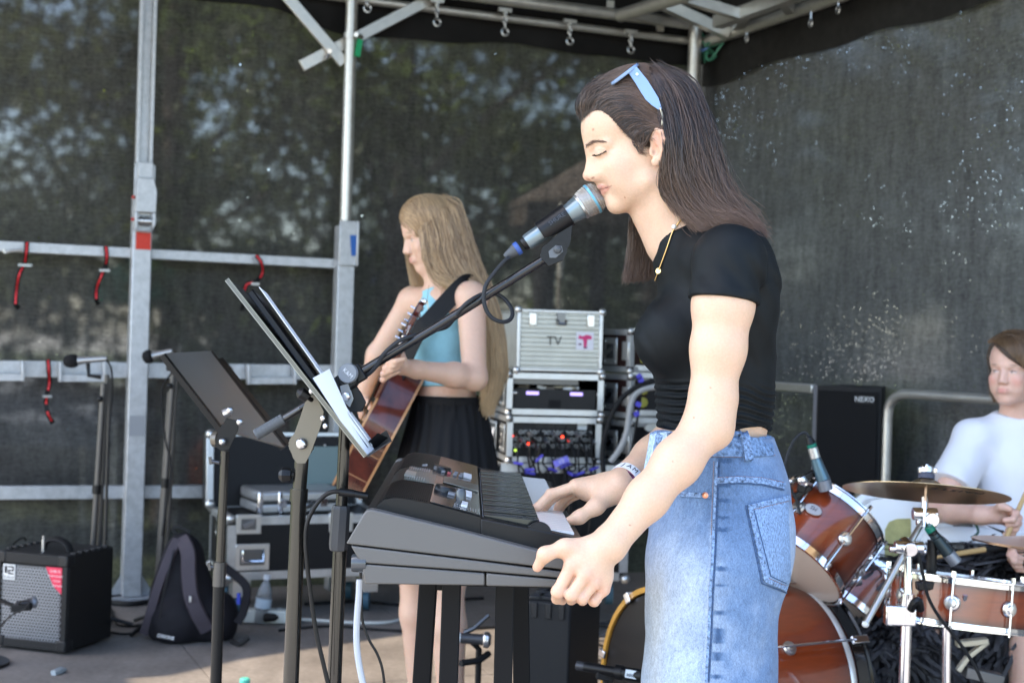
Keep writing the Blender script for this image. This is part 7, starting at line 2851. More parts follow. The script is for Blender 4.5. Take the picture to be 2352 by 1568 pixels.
M_CASEB=mat("case_laminate", (.012, .012, .014), rough=.5, bump=.2, bscale=300)
M_CASEBR=mat("case_brown", (.040, .014, .012), rough=.5, bump=.2, bscale=300)
M_EDGE=mat("case_edge", (.56, .57, .57), rough=.35, metal=.75, var=.12, vscale=18, rvar=.1)
M_BALL=mat("case_ball", (.66, .66, .64), rough=.3, metal=.85)
def edge_case(name, label, cat, M, w, h, d, panel=M_CASEB, group=None, z0=.0, open_front=False, edge=.030, corners=True):
 """a box case with aluminium edges and ball corners; frame M: x right, y up, z out of the front"""
 t=thing(name, label, cat, M.translation, group)
 if not open_front:
  mb=MB();rbox(mb, .004, w-.004, z0+.004, z0+h-.004, -d+.004, -.004, M);mb.build("shell", panel, t)
 else:
  for nm, a in(("side_panel", (.004, .016, z0+.004, z0+h-.004, -d+.004, -.004)), ("side_panel", (w-.016, w-.004, z0+.004, z0+h-.004, -d+.004, -.004)), ("top_panel", (.017, w-.017, z0+h-.016, z0+h-.004, -d+.004, -.004)), ("bottom_panel", (.017, w-.017, z0+.004, z0+.016, -d+.004, -.004)), ("back_panel", (.017, w-.017, z0+.017, z0+h-.017, -d+.004, -d+.012))):
   mb=MB();rbox(mb, *a, M);mb.build(nm, panel, t)
 e=edge
 for x in(0, w):
  for z in(0, -d):
   mb=MB()
   x0, x1=(x, x+e)if x==0 else(x-e, x)
   zz0, zz1=(z-.003, z+.001)if z==0 else(z-.001, z+.003)
   rbox(mb, x0-.001, x1, z0+e, z0+h-e, zz0, zz1, M)
   xs=(x-.002, x+.002)
   rbox(mb, xs[0], xs[1], z0+e, z0+h-e, min(z, z-e if z==0 else z+e), max(z, z-e if z==0 else z+e)-.0005, M)
   mb.build("edge_strip", M_EDGE, t)
 for y, s in((z0, 1), (z0+h, -1)):
  for z in(0, -d):
   mb=MB()
   rbox(mb, e, w-e, min(y, y+s*e), max(y, y+s*e), (-.003 if z==0 else z-.001), (.001 if z==0 else z+.003), M)
   rbox(mb, e, w-e, y-.002, y+.002, min(z, z-e if z==0 else z+e), max(z, z-e if z==0 else z+e)-.0005, M)
   mb.build("edge_strip", M_EDGE, t)
  for x in(0, w):
   mb=MB()
   xa, xb=(0, e)if x==0 else(w-e, w)
   rbox(mb, xa, xb, y-.0015, y+.0015, -d+e, -e, M)
   rbox(mb, x-.0015, x+.0015, min(y, y+s*e), max(y, y+s*e), -d+e, -e, M)
   mb.build("edge_strip", M_EDGE, t)
   if corners:
    for z in(0, -d):
     mb=MB()
     c=Vector((x, y, z))
     mb.sphere(M@(c+Vector(((e*.2 if x==0 else-e*.2), s*e*.2, -e*.2 if z==0 else e*.2))), e*.62, 8)
     mb.build("ball_corner", M_BALL, t)
 return t
def butterfly(t, M, x, y, z, w=.11, h=.10):
 """recessed butterfly latch"""
 mb=MB()
 rbox(mb, x-w/2, x+w/2, y-h/2, y+h/2, z+.0005, z+.004, M)
 for sx in(-1, 1):
  for sy in(-1, 1):
   mb.sphere(M@Vector((x+sx*w*.4, y+sy*h*.38, z+.004)), .005, 5)
 o=mb.build("latch", M_BALL, t, bevel=.0015)
 mb=MB()
 rbox(mb, x-w*.30, x+w*.30, y-h*.28, y+h*.28, z+.0042, z+.0055, M)
 mb.build("recess", mat("latch_dark", (.16, .165, .17), rough=.3, metal=.8), o)
 mb=MB()
 mb.bar(M@Vector((x-w*.22, y-h*.1, z+.009)), M@Vector((x+w*.22, y+h*.12, z+.009)), .010, .020)
 mb.build("key", M_CHROME, o)
 return o
def case_handle(t, M, x, y, z, w=.17, h=.13):
 mb=MB()
 rbox(mb, x-w/2, x+w/2, y-h/2, y+h/2, z+.0005, z+.004, M)
 for k in range(7):
  for sy in(-1, 1):
   mb.sphere(M@Vector((x-w*.44+w*.88*k/6, y+sy*h*.43, z+.004)), .0045, 5)
 o=mb.build("handle_dish", M_BALL, t, bevel=.0015)
 mb=MB()
 rbox(mb, x-w*.36, x+w*.36, y-h*.30, y+h*.30, z+.0042, z+.0055, M)
 mb.build("recess", mat("latch_dark", (.16, .165, .17), rough=.3, metal=.8), o)
 mb=MB()
 mb.tube([M@Vector((x-w*.3, y+h*.26, z+.008)), M@Vector((x-w*.3, y-h*.15, z+.016)), M@Vector((x+w*.3, y-h*.15, z+.016)), M@Vector((x+w*.3, y+h*.26, z+.008))], .008, 8)
 mb.build("grip", M_CHROME, o)
 return o
cbl=P(522, 1332, 6.15)
Mc, cw_=face_frame(cbl, cbl+E1*.72)
cw_=.72
ch_=P(522, 1188, 6.15).z-cbl.z
lowc=edge_case("flight_case", "black flight case on castors with its lid propped open behind it", "flight case", Mc, cw_, ch_, .42, group="black flight cases", edge=.034)
butterfly(lowc, Mc, .085, ch_-.03, .001, .11, .085)
butterfly(lowc, Mc, .50, ch_-.03, .001, .11, .085)
case_handle(lowc, Mc, .105, ch_*.36, .001, .15, .115)
Ms_side=Mc@Matrix(((0, 0, -1, 0), (0, 1, 0, 0), (1, 0, 0, -.21), (0, 0, 0, 1)))
butterfly(lowc, Ms_side, .0, ch_-.05, .001, .10, .12)
for x in(.07, cw_-.07):
 for z in(-.07, -.35):
  mb=MB()
  c=Mc@Vector((x, -cbl.z+.052, z))
  mb.cyl(c-Vector((.014, 0, 0)), c+Vector((.014, 0, 0)), .050, 16)
  mb.build("castor", mat("castor_blue", (.04, .10, .14), rough=.5), lowc)
  mb=MB()
  rbox(mb, x-.04, x+.04, -cbl.z+.09, .0, z-.04, z+.04, Mc)
  mb.build("castor_plate", M_BALL, lowc)
lz=Mc@Matrix.Translation((-.03, ch_+.004, -.37))
lw, lh=.74, P(490, 1002, 6.8).z-P(490, 1166, 6.8).z
Ml=lz@Matrix.Rotation(math.radians(-6), 4, 'X')
lid=MB()
rbox(lid, 0, lw, 0, lh, -.09, -.02, Ml)
lido=lid.build("lid", M_CASEB, lowc)
mb=MB()
rbox(mb, .0, .034, .0, lh, -.092, .004, Ml)
rbox(mb, lw-.034, lw, .0, lh, -.092, .004, Ml)
rbox(mb, .035, lw-.035, lh-.022, lh, -.092, -.018, Ml)
mb.build("lid_edge", M_EDGE, lido, bevel=.004)
for y in(.012, lh-.012):
 mb=MB()
 mb.sphere(Ml@Vector((.017, y, .0)), .024, 8)
 mb.build("ball_corner", M_BALL, lido)
mb=MB()
rbox(mb, .42, .70, lh*.28, lh*.80, -.0195, -.015, Ml)
mb.build("inner_plate", mat("plate_teal", (.16, .22, .22), rough=.45, metal=.3), lido)
for x in(.42, .56, .70):
 for y in(lh*.27, lh*.82):
  mb=MB()
  mb.sphere(Ml@Vector((x, y, -.014)), .006, 6)
  mb.build("screw", M_BALL, lido)
Mb_=Mc@Matrix.Translation((.14, ch_+.003, -.06))@Matrix.Rotation(math.radians(4), 4, 'Y')
bc_=thing("briefcase", "silver aluminium briefcase lying on the black flight case", "briefcase", Mb_.translation)
mb=MB()
rbox(mb, 0, .42, .0, .046, -.30, 0, Mb_)
mb.build("lower_shell", M_EDGE, bc_, bevel=.012)
mb=MB()
rbox(mb, 0, .42, .050, .100, -.30, 0, Mb_)
mb.build("upper_shell", M_EDGE, bc_, bevel=.014)
mb=MB()
rbox(mb, .004, .416, .046, .050, -.296, -.004, Mb_)
mb.build("gasket", M_BLACKM, bc_)
for x in(.11, .30):
 mb=MB()
 rbox(mb, x-.017, x+.017, .030, .066, .0005, .008, Mb_)
 mb.build("clasp", M_CHROME, bc_, bevel=.002)
for x in(.004, .095):
 mb=MB()
 rbox(mb, x-.006, x+.018, .0, .1, -.02, .004, Mb_)
 mb.build("corner_guard", M_CHROME, bc_, bevel=.006)
mb=MB()
mb.tube(catmull([Mb_@Vector(q)for q in((.17, .05, .002), (.175, .04, .03), (.205, .03, .036), (.235, .04, .03), (.24, .05, .002))], 6), .008, 8)
mb.build("handle", mat("dark_tube", (.10, .10, .10)), bc_)
wb_=thing("water_bottle", "clear plastic water bottle with a white cap beside the flight case", "bottle", Vector((P(600, 1360, 6.1).x, 6.1, 0)))
Mw_=Matrix.Translation(Vector((P(600, 1360, 6.1).x, 6.1, .004)))@Matrix.Rotation(.12, 4, 'Y')
zb=.0
mb=MB()
mb.lathe([(.0, .0), (.030, .0), (.033, .008), (.033, .05), (.031, .055), (.033, .06), (.033, .12), (.026, .155), (.013, .178), (.012, .19), (.0, .19)], Mw_, 20)
mb.build("bottle", mat("clear_plastic", (.86, .90, .92), rough=.12, trans=.75, spec=.6), wb_)
mb=MB()
mb.lathe([(.034, .065), (.0345, .067), (.0345, .105), (.034, .107)], Mw_, 20)
mb.build("label", mat("label_pale", (.55, .66, .75), rough=.5), wb_)
mb=MB()
mb.lathe([(.015, .188), (.0155, .190), (.0155, .206), (.0, .208)], Mw_, 16)
mb.build("cap", mat("cap_white", (.75, .78, .82), rough=.4), wb_)
psl=PF(556, 1428)
ps=thing("power_strip", "white power strip lying on the floor behind the backpack", "power strip", psl)
Mps=frame(psl+Vector((.12, .0, .0)), (0, 0, 1), (1, .05, 0))
mb=MB()
mb.box((0, 0, .032), (.24, .07, .055), Mps)
mb.build("housing", mat("plastic_white", (.68, .70, .64), rough=.5), ps, bevel=.006)
for k in range(3):
 mb=MB()
 mb.lathe([(.020, .0), (.022, .002), (.016, .002), (.014, -.008)], frame(Mps@Vector((-.07+.055*k, 0, .060)), (0, 0, 1)), 16)
 mb.build("socket", mat("plastic_grey", (.45, .46, .43), rough=.5), ps)
mb=MB()
c=PF(610, 1434)
mb.lathe([(0, 0), (.018, 0), (.020, .01), (.016, .045), (.007, .06), (0, .06)], frame(c+Vector((0, -.02, .035)), (1, -.3, .1)), 16)
pl=mb.build("plug", M_BLACKM, None)
tag(pl, "black mains plug in the end of the white power strip", "plug")
M_CW=mat("cable_white", (.60, .60, .56), rough=.5)
def floor_cable(pts, r, m, label, lift=.0, name="cable", group=None):
 t=thing(name, label, "cable", PF(*pts[0]), group)
 mb=MB()
 mb.tube(catmull([PF(x, y)+Vector((0, 0, r+lift))for x, y in pts], 8), r, 7)
 mb.build("cable_sheath", m, t)
 return t
floor_cable([(628, 1427), (700, 1426), (790, 1432), (880, 1433), (930, 1424), (975, 1414), (1040, 1418)], .0075, M_CW, "thick white cable running along the floor from the power strip")
floor_cable([(240, 1378), (290, 1372), (340, 1366), (420, 1360), (520, 1372)], .010, M_BLACKM, "black cable on the floor between amplifier and backpack, furthest back")
floor_cable([(244, 1388), (300, 1392), (352, 1385), (400, 1380)], .012, M_BLACKM, "black cable on the floor between amplifier and backpack, in the middle")
floor_cable([(246, 1440), (258, 1420), (255, 1400), (262, 1420), (270, 1436), (300, 1440), (340, 1436), (380, 1440)], .005, M_BLACKM, "thin tangled cable on the floor just right of the amplifier")
floor_cable([(244, 1452), (290, 1458), (330, 1448), (360, 1440)], .005, M_BLACKM, "thin black cable curving in front of the backpack's left side")
floor_cable([(640, 1450), (760, 1440), (860, 1448), (960, 1452), (1080, 1446), (1180, 1440)], .006, M_BLACKM, "black cable lying on the floor under the keyboard")
floor_cable([(700, 1390), (820, 1384), (940, 1392), (1040, 1380), (1110, 1376)], .007, M_BLACKM, "black cable lying further back under the keyboard")
for k in range(9):
 y0=1420+14*k
 pts=[(1300+40*i+12*math.sin(k*2.1+i), y0+10*math.sin(i*1.3+k*.9)+3*i)for i in range(6)]
 floor_cable(pts, .0045, mat("cable_dusty", (.10, .10, .105), rough=.7)if k%2 else M_BLACKM, "loose cable in the tangle on the floor left of the bass drum", .004*(k%3), group="tangle of cables by the bass drum")
mb=MB()
mb.tube([PF(122, 1550)+Vector((0, 0, .008)), PF(138, 1545)+Vector((0, 0, .010)), PF(150, 1540)+Vector((0, 0, .006))], [.012, .014, .006], 6)
o=mb.build("paper_scrap", mat("scrap_grey", (.32, .36, .38), rough=.8), None)
tag(o, "small grey scrap lying on the floor in front of the amplifier", "scrap")
cpp=PF(562, 1578)
mb=MB()
mb.lathe([(0, .0), (.018, .0), (.019, .03), (.014, .034), (0, .034)], Matrix.Translation(cpp), 18)
o=mb.build("bottle_cap", mat("cap_teal", (.10, .50, .40), rough=.4), None)
tag(o, "small teal cap at the bottom edge between the two music stands", "cap")
# racks behind the guitarist
RD=6.0
rt_bl, rt_br=P(1190, 848, RD), P(1380, 852, RD+.0)
def rack_frame(x0, y0, x1, d0, d1):
 a, b=P(x0, y0, d0), P(x1, y0, d1)
 b.z=a.z
 return face_frame(a, b)
def level(xl, xr, yt, yb, d0=5.95, d1=6.02):
 M, w=rack_frame(xl, yb, xr, d0, d1)
 h=P(xl, yt, d0).z-P(xl, yb, d0).z
 return M, w, h
M1, w1, h1=level(1187, 1380, 710, 849)
tvc=thing("aluminium_case", "ribbed silver aluminium case marked TV on top of the rack stack", "case", M1.translation)
mb=MB()
rbox(mb, .0, w1, .0, h1, -.42, -.004, M1)
mb.build("shell", mat("alu_case", (.50, .50, .45), rough=.42, metal=.6, var=.08, vscale=10), tvc)
nr=13
for i in range(nr):
 y0, y1=h1*i/nr+.002, h1*(i+1)/nr-.002
 mb=MB()
 rbox(mb, .012, w1-.012, y0, y1, -.0035, .0035 if i%2 else .0015, M1)
 mb.build("rib", mat("alu_case", (.50, .50, .45)), tvc, bevel=.0015)
Mside=M1@Matrix(((0, 0, -1, 0), (0, 1, 0, 0), (1, 0, 0, -.42), (0, 0, 0, 1)))
for i in range(11):
 z0=.42*i/11+.004
 mb=MB()
 rbox(mb, z0, z0+.030, .012, h1-.012, -.003, .004, Mside)
 mb.build("rib", mat("alu_case", (.50, .50, .45)), tvc, bevel=.0015)
for x in(0, w1):
 mb=MB()
 rbox(mb, x-.012 if x else-.004, x+.004 if x else .012, -.002, h1+.002, -.012, .006, M1)
 mb.build("edge_strip", M_EDGE, tvc, bevel=.003)
for y in(.0, h1):
 mb=MB()
 rbox(mb, .013, w1-.013, y-.010 if y else-.003, y+.003 if y else .010, -.011, .007, M1)
 mb.build("edge_strip", M_EDGE, tvc, bevel=.003)
for x in(0, w1):
 for y in(0, h1):
  mb=MB()
  mb.sphere(M1@Vector((x, y, -.002)), .017, 8)
  mb.build("ball_corner", M_BALL, tvc)
for x in(.17, .86):
 mb=MB()
 rbox(mb, w1*x-.016, w1*x+.016, h1-.066, h1-.012, .004, .014, M1)
 mb.build("clasp", M_BALL, tvc, bevel=.003)
mb=MB()
rbox(mb, w1*.5-.018, w1*.5+.018, h1-.05, h1-.008, .004, .012, M1)
mb.tube([M1@Vector((w1*.46, h1-.04, .012)), M1@Vector((w1*.47, h1-.055, .022)), M1@Vector((w1*.55, h1-.055, .022)), M1@Vector((w1*.56, h1-.04, .012))], .006, 6)
mb.build("handle", mat("latch_dark", (.16, .165, .17)), tvc)
text("lettering", "TV", mat("marker_ink", (.06, .06, .055), rough=.7), M1@Matrix.Translation((w1*.43, h1*.49, .0040)), .055, tvc, .0003)
mb=MB()
rbox(mb, w1*.69, w1*.90, h1*.36, h1*.66, .0040, .0050, M1)
mb.build("sticker", mat("sticker_white", (.74, .72, .76), rough=.5), tvc)
mb=MB()
mb.prism([(w1*.715, h1*.545), (w1*.725, h1*.61), (w1*.765, h1*.585), (w1*.81, h1*.615), (w1*.87, h1*.60), (w1*.88, h1*.545), (w1*.84, h1*.535), (w1*.78, h1*.53)], M1, .0056, .0050)
mb.prism([(w1*.775, h1*.53), (w1*.825, h1*.53), (w1*.815, h1*.40), (w1*.785, h1*.40)], M1, .0055, .0050)
mb.build("printed_mark", mat("print_pink", (.62, .03, .16), rough=.5), tvc)
mb=MB()
rbox(mb, w1*.78, w1*.825, h1*.385, h1*.41, .0050, .0056, M1)
rbox(mb, w1*.72, w1*.755, h1*.44, h1*.47, .0050, .0056, M1)
mb.build("printed_mark", mat("print_plum", (.12, .03, .09), rough=.5), tvc)
M2_, w2, h2=level(1164, 1384, 856, 950)
rk2=edge_case("flight_case", "open rack case with a black power amplifier and two purple displays under the TV case", "flight case", M2_, w2, h2, .50, open_front=True, group="rack cases behind the guitarist", edge=.022)
mb=MB()
rbox(mb, .03, w2-.03, .012, h2*.62, -.30, -.012, M2_)
pa=mb.build("power_amplifier", mat("amp_black", (.010, .010, .013), rough=.4), None)
tag(pa, "black power amplifier with two purple displays inside the upper rack case", "amplifier")
pa["group"]="rack units"
ORIGIN[pa.name]=Vector((0, 0, 0))
for x in(.20, .66):
 mb=MB()
 rbox(mb, w2*x, w2*(x+.13), h2*.48, h2*.56, -.0118, -.010, M2_)
 mb.build("display", mat("display_purple", (.10, .08, .25), rough=.3, emit=(.36, .28, .75, .55)), pa)
for x in(.05, .93):
 for k in range(2):
  mb=MB()
  mb.sphere(M2_@Vector((w2*(x+.02+k*.025), h2*.52, -.009)), .007, 6)
  mb.build("rack_screw", M_BALL, pa)
mb=MB()
rbox(mb, w2*.47, w2*.53, h2*.05, h2*.12, -.0118, -.009, M2_)
mb.build("badge", M_BALL, pa)
mb=MB()
rbox(mb, w2*.44, w2*.56, h2*.18, h2*.36, -.0118, -.0095, M2_)
mb.build("vent_panel", mat("vent_black", (.004, .004, .005), rough=.7), pa)
mb=MB()
rbox(mb, w2*.06, w2*.74, h2*.74, h2*.92, -.06, -.010, M2_)
dr=mb.build("rack_drawer", mat("drawer_grey", (.20, .19, .165), rough=.5, metal=.4), None)
tag(dr, "dull grey rack drawer above the power amplifier", "drawer", group="rack units")
for i in range(24):
 mb=MB()
 x=w2*(.16+.6*RNG.random())
 mb.box(M2_@Vector((x, h2*(.64+.04*RNG.random()), -.03-.08*RNG.random())), (.018+.03*RNG.random(), .02, .010))
 o=mb.build("gear_piece", mat("gear_mix%d"%(i%3), ((.30, .27, .20), (.12, .10, .08), (.5, .5, .48))[i%3], rough=.5, metal=.5), dr)
M3, w3, h3=level(1164, 1378, 957, 1060)
rk3=edge_case("flight_case", "open rack case full of plugged audio cables with blue tags", "flight case", M3, w3, h3, .50, open_front=True, group="rack cases behind the guitarist", edge=.022)
mb=MB()
rbox(mb, .03, w3-.03, .014, h3-.02, -.20, -.030, M3)
st_=mb.build("stage_box", mat("amp_black", (.010, .010, .013)), None)
tag(st_, "black stage box with rows of sockets in the lower rack case", "stage box", group="rack units")
for k in range(4):
 mb=MB()
 rbox(mb, w3*(.30+k*.112), w3*(.40+k*.112), h3*.74, h3*.90, -.0295, -.026, M3)
 mb.build("socket_plate", mat("socket_black", (.02, .02, .022), rough=.35), st_, bevel=.002)
mb=MB()
rbox(mb, w3*.76, w3*.86, h3*.74, h3*.90, -.0295, -.024, M3)
mb.build("white_socket", mat("socket_white", (.62, .66, .66), rough=.4), st_)
for r in range(3):
 for c in range(17):
  mb=MB()
  mb.lathe([(.006, 0), (.009, .001), (.009, .006), (.005, .006), (.005, .001)], frame(M3@Vector((w3*(.10+c*.05), h3*(.66-r*.15), -.029)), M3.to_3x3()@Vector((0, 0, 1))), 10)
  mb.build("socket", mat("socket_metal", (.28, .29, .30), rough=.35, metal=.8), st_)
for x, y, c_ in((.06, .57, 0), (.24, .40, 0), (.60, .57, 0), (.10, .25, 1)):
 mb=MB()
 mb.sphere(M3@Vector((w3*x, h3*y, -.025)), .006, 6)
 mb.build("indicator_lamp", mat("lamp_red", (.5, .02, .01), emit=(1, .05, .02, 1.2))if c_==0 else mat("lamp_green", (.4, .5, .1), emit=(.5, .8, .1, .5)), st_)
M_PLUGC=mat("plug_metal", (.45, .46, .48), rough=.3, metal=.9)
M_PURP=mat("tag_violet", (.055, .045, .42), rough=.5)
for k in range(20):
 x=w3*(.10+.043*k)
 r=k%3
 y=h3*(.66-r*.15)
 p0=M3@Vector((x, y, -.02))
 p1=M3@Vector((x+RNG.normal(0, .004), y-.01, .035))
 p2=M3@Vector((x+RNG.normal(0, .014), y-.09, .055))
 p3=M3@Vector((x+RNG.normal(0, .02), -.05, .05))
 p4=M3@Vector((x+RNG.normal(0, .03), -.24, .06+RNG.normal(0, .01)))
 p5=M3@Vector((x*.9+RNG.normal(0, .04), -.50, .08))
 t=thing("cable", "black audio cable with a metal plug hanging from the sockets of the lower rack case" if k%2 else "black audio cable with a violet tag hanging from the sockets of the lower rack case", "cable", p0, "audio cables plugged into the stage box")
 mb=MB()
 mb.tube(catmull([p1, p2, p3, p4, p5], 5), .0042, 6)
 mb.build("cable_sheath", M_BLACKM, t)
 mb=MB()
 mb.cyl(p0, p1, .0085, 10)
 mb.build("plug", M_PLUGC if k%2 else M_BLACK, t)
 if k%2==0:
  mb=MB()
  c=p2.lerp(p3, RNG.random()*.9)
  mb.box((0, 0, 0), (.040, .010, .022), frame(c, (RNG.normal(0, .3), -1, .2), (1, 0, RNG.normal(0, .5))))
  mb.build("tag", M_PURP, t)
tagp=M3@Vector((w3*.54, h3*.06, .075))
t=thing("cable_tag", "pale violet label with white digits tied to the rack cables", "tag", tagp)
mb=MB()
Mt=frame(tagp, (0, -1, .1), (1, 0, .45))
mb.box((0, 0, 0), (.065, .028, .003), Mt)
mb.build("label_plate", mat("tag_pale", (.17, .16, .62), rough=.5), t)
text("lettering", "10", mat("print_white", (.7, .7, .7)), Mt@Matrix.Translation((0, 0, .002)), .026, t, .0003)
M4, w4, h4=level(1124, 1440, 1064, 1330)
rk4=edge_case("flight_case", "large black trunk on castors at the bottom of the rack stack", "flight case", M4, w4, h4, .55, group="rack cases behind the guitarist", edge=.034)
for Mx, hh in((M2_, h2), (M3, h3)):
 Msd=Mx@Matrix(((0, 0, -1, 0), (0, 1, 0, 0), (1, 0, 0, -.50), (0, 0, 0, 1)))
 tt=rk2 if Mx is M2_ else rk3
 butterfly(tt, Msd, .40, hh*.5, .002, .10, .12)
 case_handle(tt, Msd, .16, hh*.5, .002, .15, .12)
for x in(.06, w4-.06):
 mb=MB()
 c=M4@Vector((x, -.06, -.08))
 mb.cyl(c-Vector((.015, 0, 0)), c+Vector((.015, 0, 0)), .055, 16)
 mb.build("castor", mat("castor_blue", (.04, .10, .14)), rk4)
RS=6.25
for i, (yt, yb, pm, lab)in enumerate(((757, 850, M_CASEBR, "brown rack case with yellow sockets at the top of the right stack"), (858, 953, M_CASEBR, "brown rack case in the middle of the right stack"), (962, 1062, M_CASEB, "black rack case with a pale panel lowest in the right stack"))):
 a, b=P(1374, yb, RS-.05), P(1446, yb, RS-.22)
 b.z=a.z
 Ms, ws=face_frame(a, b)
 hs=P(1374, yt, RS).z-P(1374, yb, RS).z
 t=edge_case("flight_case", lab, "flight case", Ms, ws, hs, .46, panel=pm, group="rack cases behind the guitarist", edge=.022)
 butterfly(t, Ms, ws*.40, hs*.48, .001, .085, .115)
 mb=MB()
 rbox(mb, ws-.045, ws-.002, hs*.28, hs*.72, .001, .008, Ms)
 mb.build("strike_plate", M_BALL, t, bevel=.002)
 a2, b2=P(1448, yb, RS-.20), P(1530, yb, RS-.16)
 b2.z=a2.z
 Mf, wf=face_frame(a2, b2)
 mb=MB()
 rbox(mb, .004, wf, .012, hs-.012, -.30, -.02, Mf)
 mb.build("rack_panel", mat("amp_black", (.010, .010, .013))if i<2 else mat("panel_navy", (.018, .022, .040), rough=.4), t)
 for y in(0, hs-.022):
  mb=MB()
  rbox(mb, .0, wf, y, y+.022, -.022, .002, Mf)
  mb.build("edge_strip", M_EDGE, t)
 for k in range(2):
  mb=MB()
  c=Mf@Vector((wf*.36, hs*(.30+.30*k), -.016))
  mb.lathe([(.0, .0), (.020, .0), (.022, .006), (.013, .008), (0, .008)], frame(c, Mf.to_3x3()@Vector((0, 0, 1))), 14)
  if i<2:
   mb.build("socket", mat("socket_yellow", (.38, .36, .06), rough=.5), t)
 if i==2:
  mb=MB()
  rbox(mb, wf*.42, wf*.98, hs*.28, hs*.52, -.0195, -.015, Mf)
  mb.build("pale_panel", mat("panel_pale", (.42, .50, .54), rough=.5), t)
  mb=MB()
  mb.lathe([(0, .004), (.026, .004), (.028, 0)], frame(Mf@Vector((wf*.62, hs*.78, -.016)), Mf.to_3x3()@Vector((0, 0, 1)))@Matrix.Diagonal((1.4, .7, 1, 1)), 18)
  mb.build("badge", M_BALL, t)
for pts, r, m, lab in(([(1388, 1110), (1384, 1040), (1392, 990), (1416, 930), (1450, 896), (1490, 878), (1530, 870)], .011, M_BLACKM, "thick black cable looping over the right stack of cases"), ([(1402, 1060), (1424, 1030), (1440, 990), (1446, 945), (1456, 910), (1480, 893), (1520, 886)], .013, mat("cable_greyish", (.34, .34, .33), rough=.5), "thick grey cable looping over the right stack of cases"), ([(1460, 862), (1472, 900), (1464, 960), (1452, 1030), (1440, 1090), (1430, 1150)], .005, M_BLACKM, "thin black cable with violet tags down the front of the right stack")):
 t=thing("cable", lab, "cable", P(*pts[0], 5.9))
 mb=MB()
 mb.tube(catmull([P(x, y, 5.9)for x, y in pts], 7), r, 8)
 mb.build("cable_sheath", m, t)
 if r<.006:
  for x, y in((1468, 864), (1472, 872), (1466, 928), (1462, 950)):
   mb=MB()
   mb.box(P(x, y, 5.88), (.022, .012, .02), R=Matrix.Rotation(RNG.normal(0, .5), 3, 'Y'))
   mb.build("tag", M_PURP, t)
ML, wl=face_frame(P(1128, 1640, 4.55), P(1206, 1640, 4.15))
topz=P(1206, 1380, 4.2).z
ab=thing("guitar_amplifier", "large black combo amplifier standing under the keyboard", "amplifier", Vector((ML.translation.x, ML.translation.y, 0)))
wl, dl=.46, .33
fx=Vector((.62, -.78, 0)).normalized()
q0=P(1207, 1500, 4.22)
Mx=Matrix(((fx.x, 0, -(-fx.y), q0.x), (fx.y, 0, -fx.x, q0.y), (0, 1, 0, .0), (0, 0, 0, 1)))
fn_=Vector((-.78, -.62, 0)).normalized()
sd_=Vector((.97, -.24, 0)).normalized()
fn_=Vector((-sd_.y*-1, -sd_.x, 0)).normalized()
nleft=-sd_
base=Vector((q0.x, q0.y, 0))
wS=(P(1305, 1400, 4.15)-P(1208, 1400, 4.2)).length
back=Vector((-sd_.y, sd_.x, 0))
if back.y<0:back=-back
HB_=topz
Ms2=Matrix(((sd_.x, 0, -back.x, base.x), (sd_.y, 0, -back.y, base.y), (0, 1, 0, 0), (0, 0, 0, 1)))
mb=MB()
rbox(mb, 0, wS, .02, HB_, -.50, 0, Ms2)
mb.build("cabinet", M_VINYL, ab, bevel=.008)
for x in(.02, wS-.02, wS*.35, wS*.66):
 for k in range(5):
  mb=MB()
  rbox(mb, x-.022, x+.022, HB_-.004, HB_+.010, -.08-k*.09, -.03-k*.09, Ms2)
  mb.build("top_rib", mat("corner_plastic", (.03, .03, .032)), ab, bevel=.004)
for x in(wS*.18, wS*.5, wS*.8):
 mb=MB()
 rbox(mb, x-.008, x+.008, HB_-.05, HB_-.004, .0005, .006, Ms2)
 mb.build("side_rib", mat("corner_plastic", (.03, .03, .032)), ab, bevel=.002)
Mfr=Matrix(((-back.x, 0, -sd_.x, (base+back*.48).x), (-back.y, 0, -sd_.y, (base+back*.48).y), (0, 1, 0, 0), (0, 0, 0, 1)))
mb=MB()
rbox(mb, .0, .46, .03, HB_-.03, .001, .010, Mfr)
mb.build("grille_frame", M_BLACK, ab)
g_=hex_grille(ab, Mfr, .02, .44, .05, HB_-.06, .016, mat("grille_silver", (.44, .46, .50)), .014)
g_["kind"]="stuff"
am=thing("microphone", "short dark microphone with a white label aimed at the combo amplifier", "microphone", P(1080, 1466, 4.2))
a_, b_=P(1024, 1462, 4.2), P(1128, 1469, 4.2)
Mz=frame(a_, b_-a_)
L_=(b_-a_).length
mb=MB();mb.lathe([(0, 0), (.012, 0), (.014, .01), (.0155, L_*.32), (0, L_*.33)], Mz, 18);mb.build("label_sleeve", mat("label_white", (.62, .66, .68), rough=.5), am)
mb=MB();mb.lathe([(.0155, L_*.33), (.016, L_*.75), (.018, L_*.82), (0, L_*.83)], Mz, 18);mb.build("body", mat("mic_dark", (.05, .05, .055)), am)
mb=MB();mb.lathe([(.021, L_*.83), (.024, L_*.86), (.024, L_*.94), (.014, L_), (0, L_)], Mz, 18);mb.build("head", M_STEEL, am)
mst=thing("microphone_stand", "small black tripod stand holding the microphone before the combo amplifier", "microphone stand", Vector((P(1078, 1568, 4.2).x, 4.2, 0)))
mb=MB();mb.tube([P(1066, 1452, 4.22), P(1088, 1442, 4.22), P(1122, 1412, 4.24)], .008, 8);mb.build("boom_arm", mat("dark_tube", (.10, .10, .10)), mst)
mb=MB();mb.tube([P(1082, 1470, 4.21), P(1100, 1490, 4.22), (P(1100, 1490, 4.22).x, 4.22, .05)], .010, 8);mb.build("tube", M_BLACK, mst)
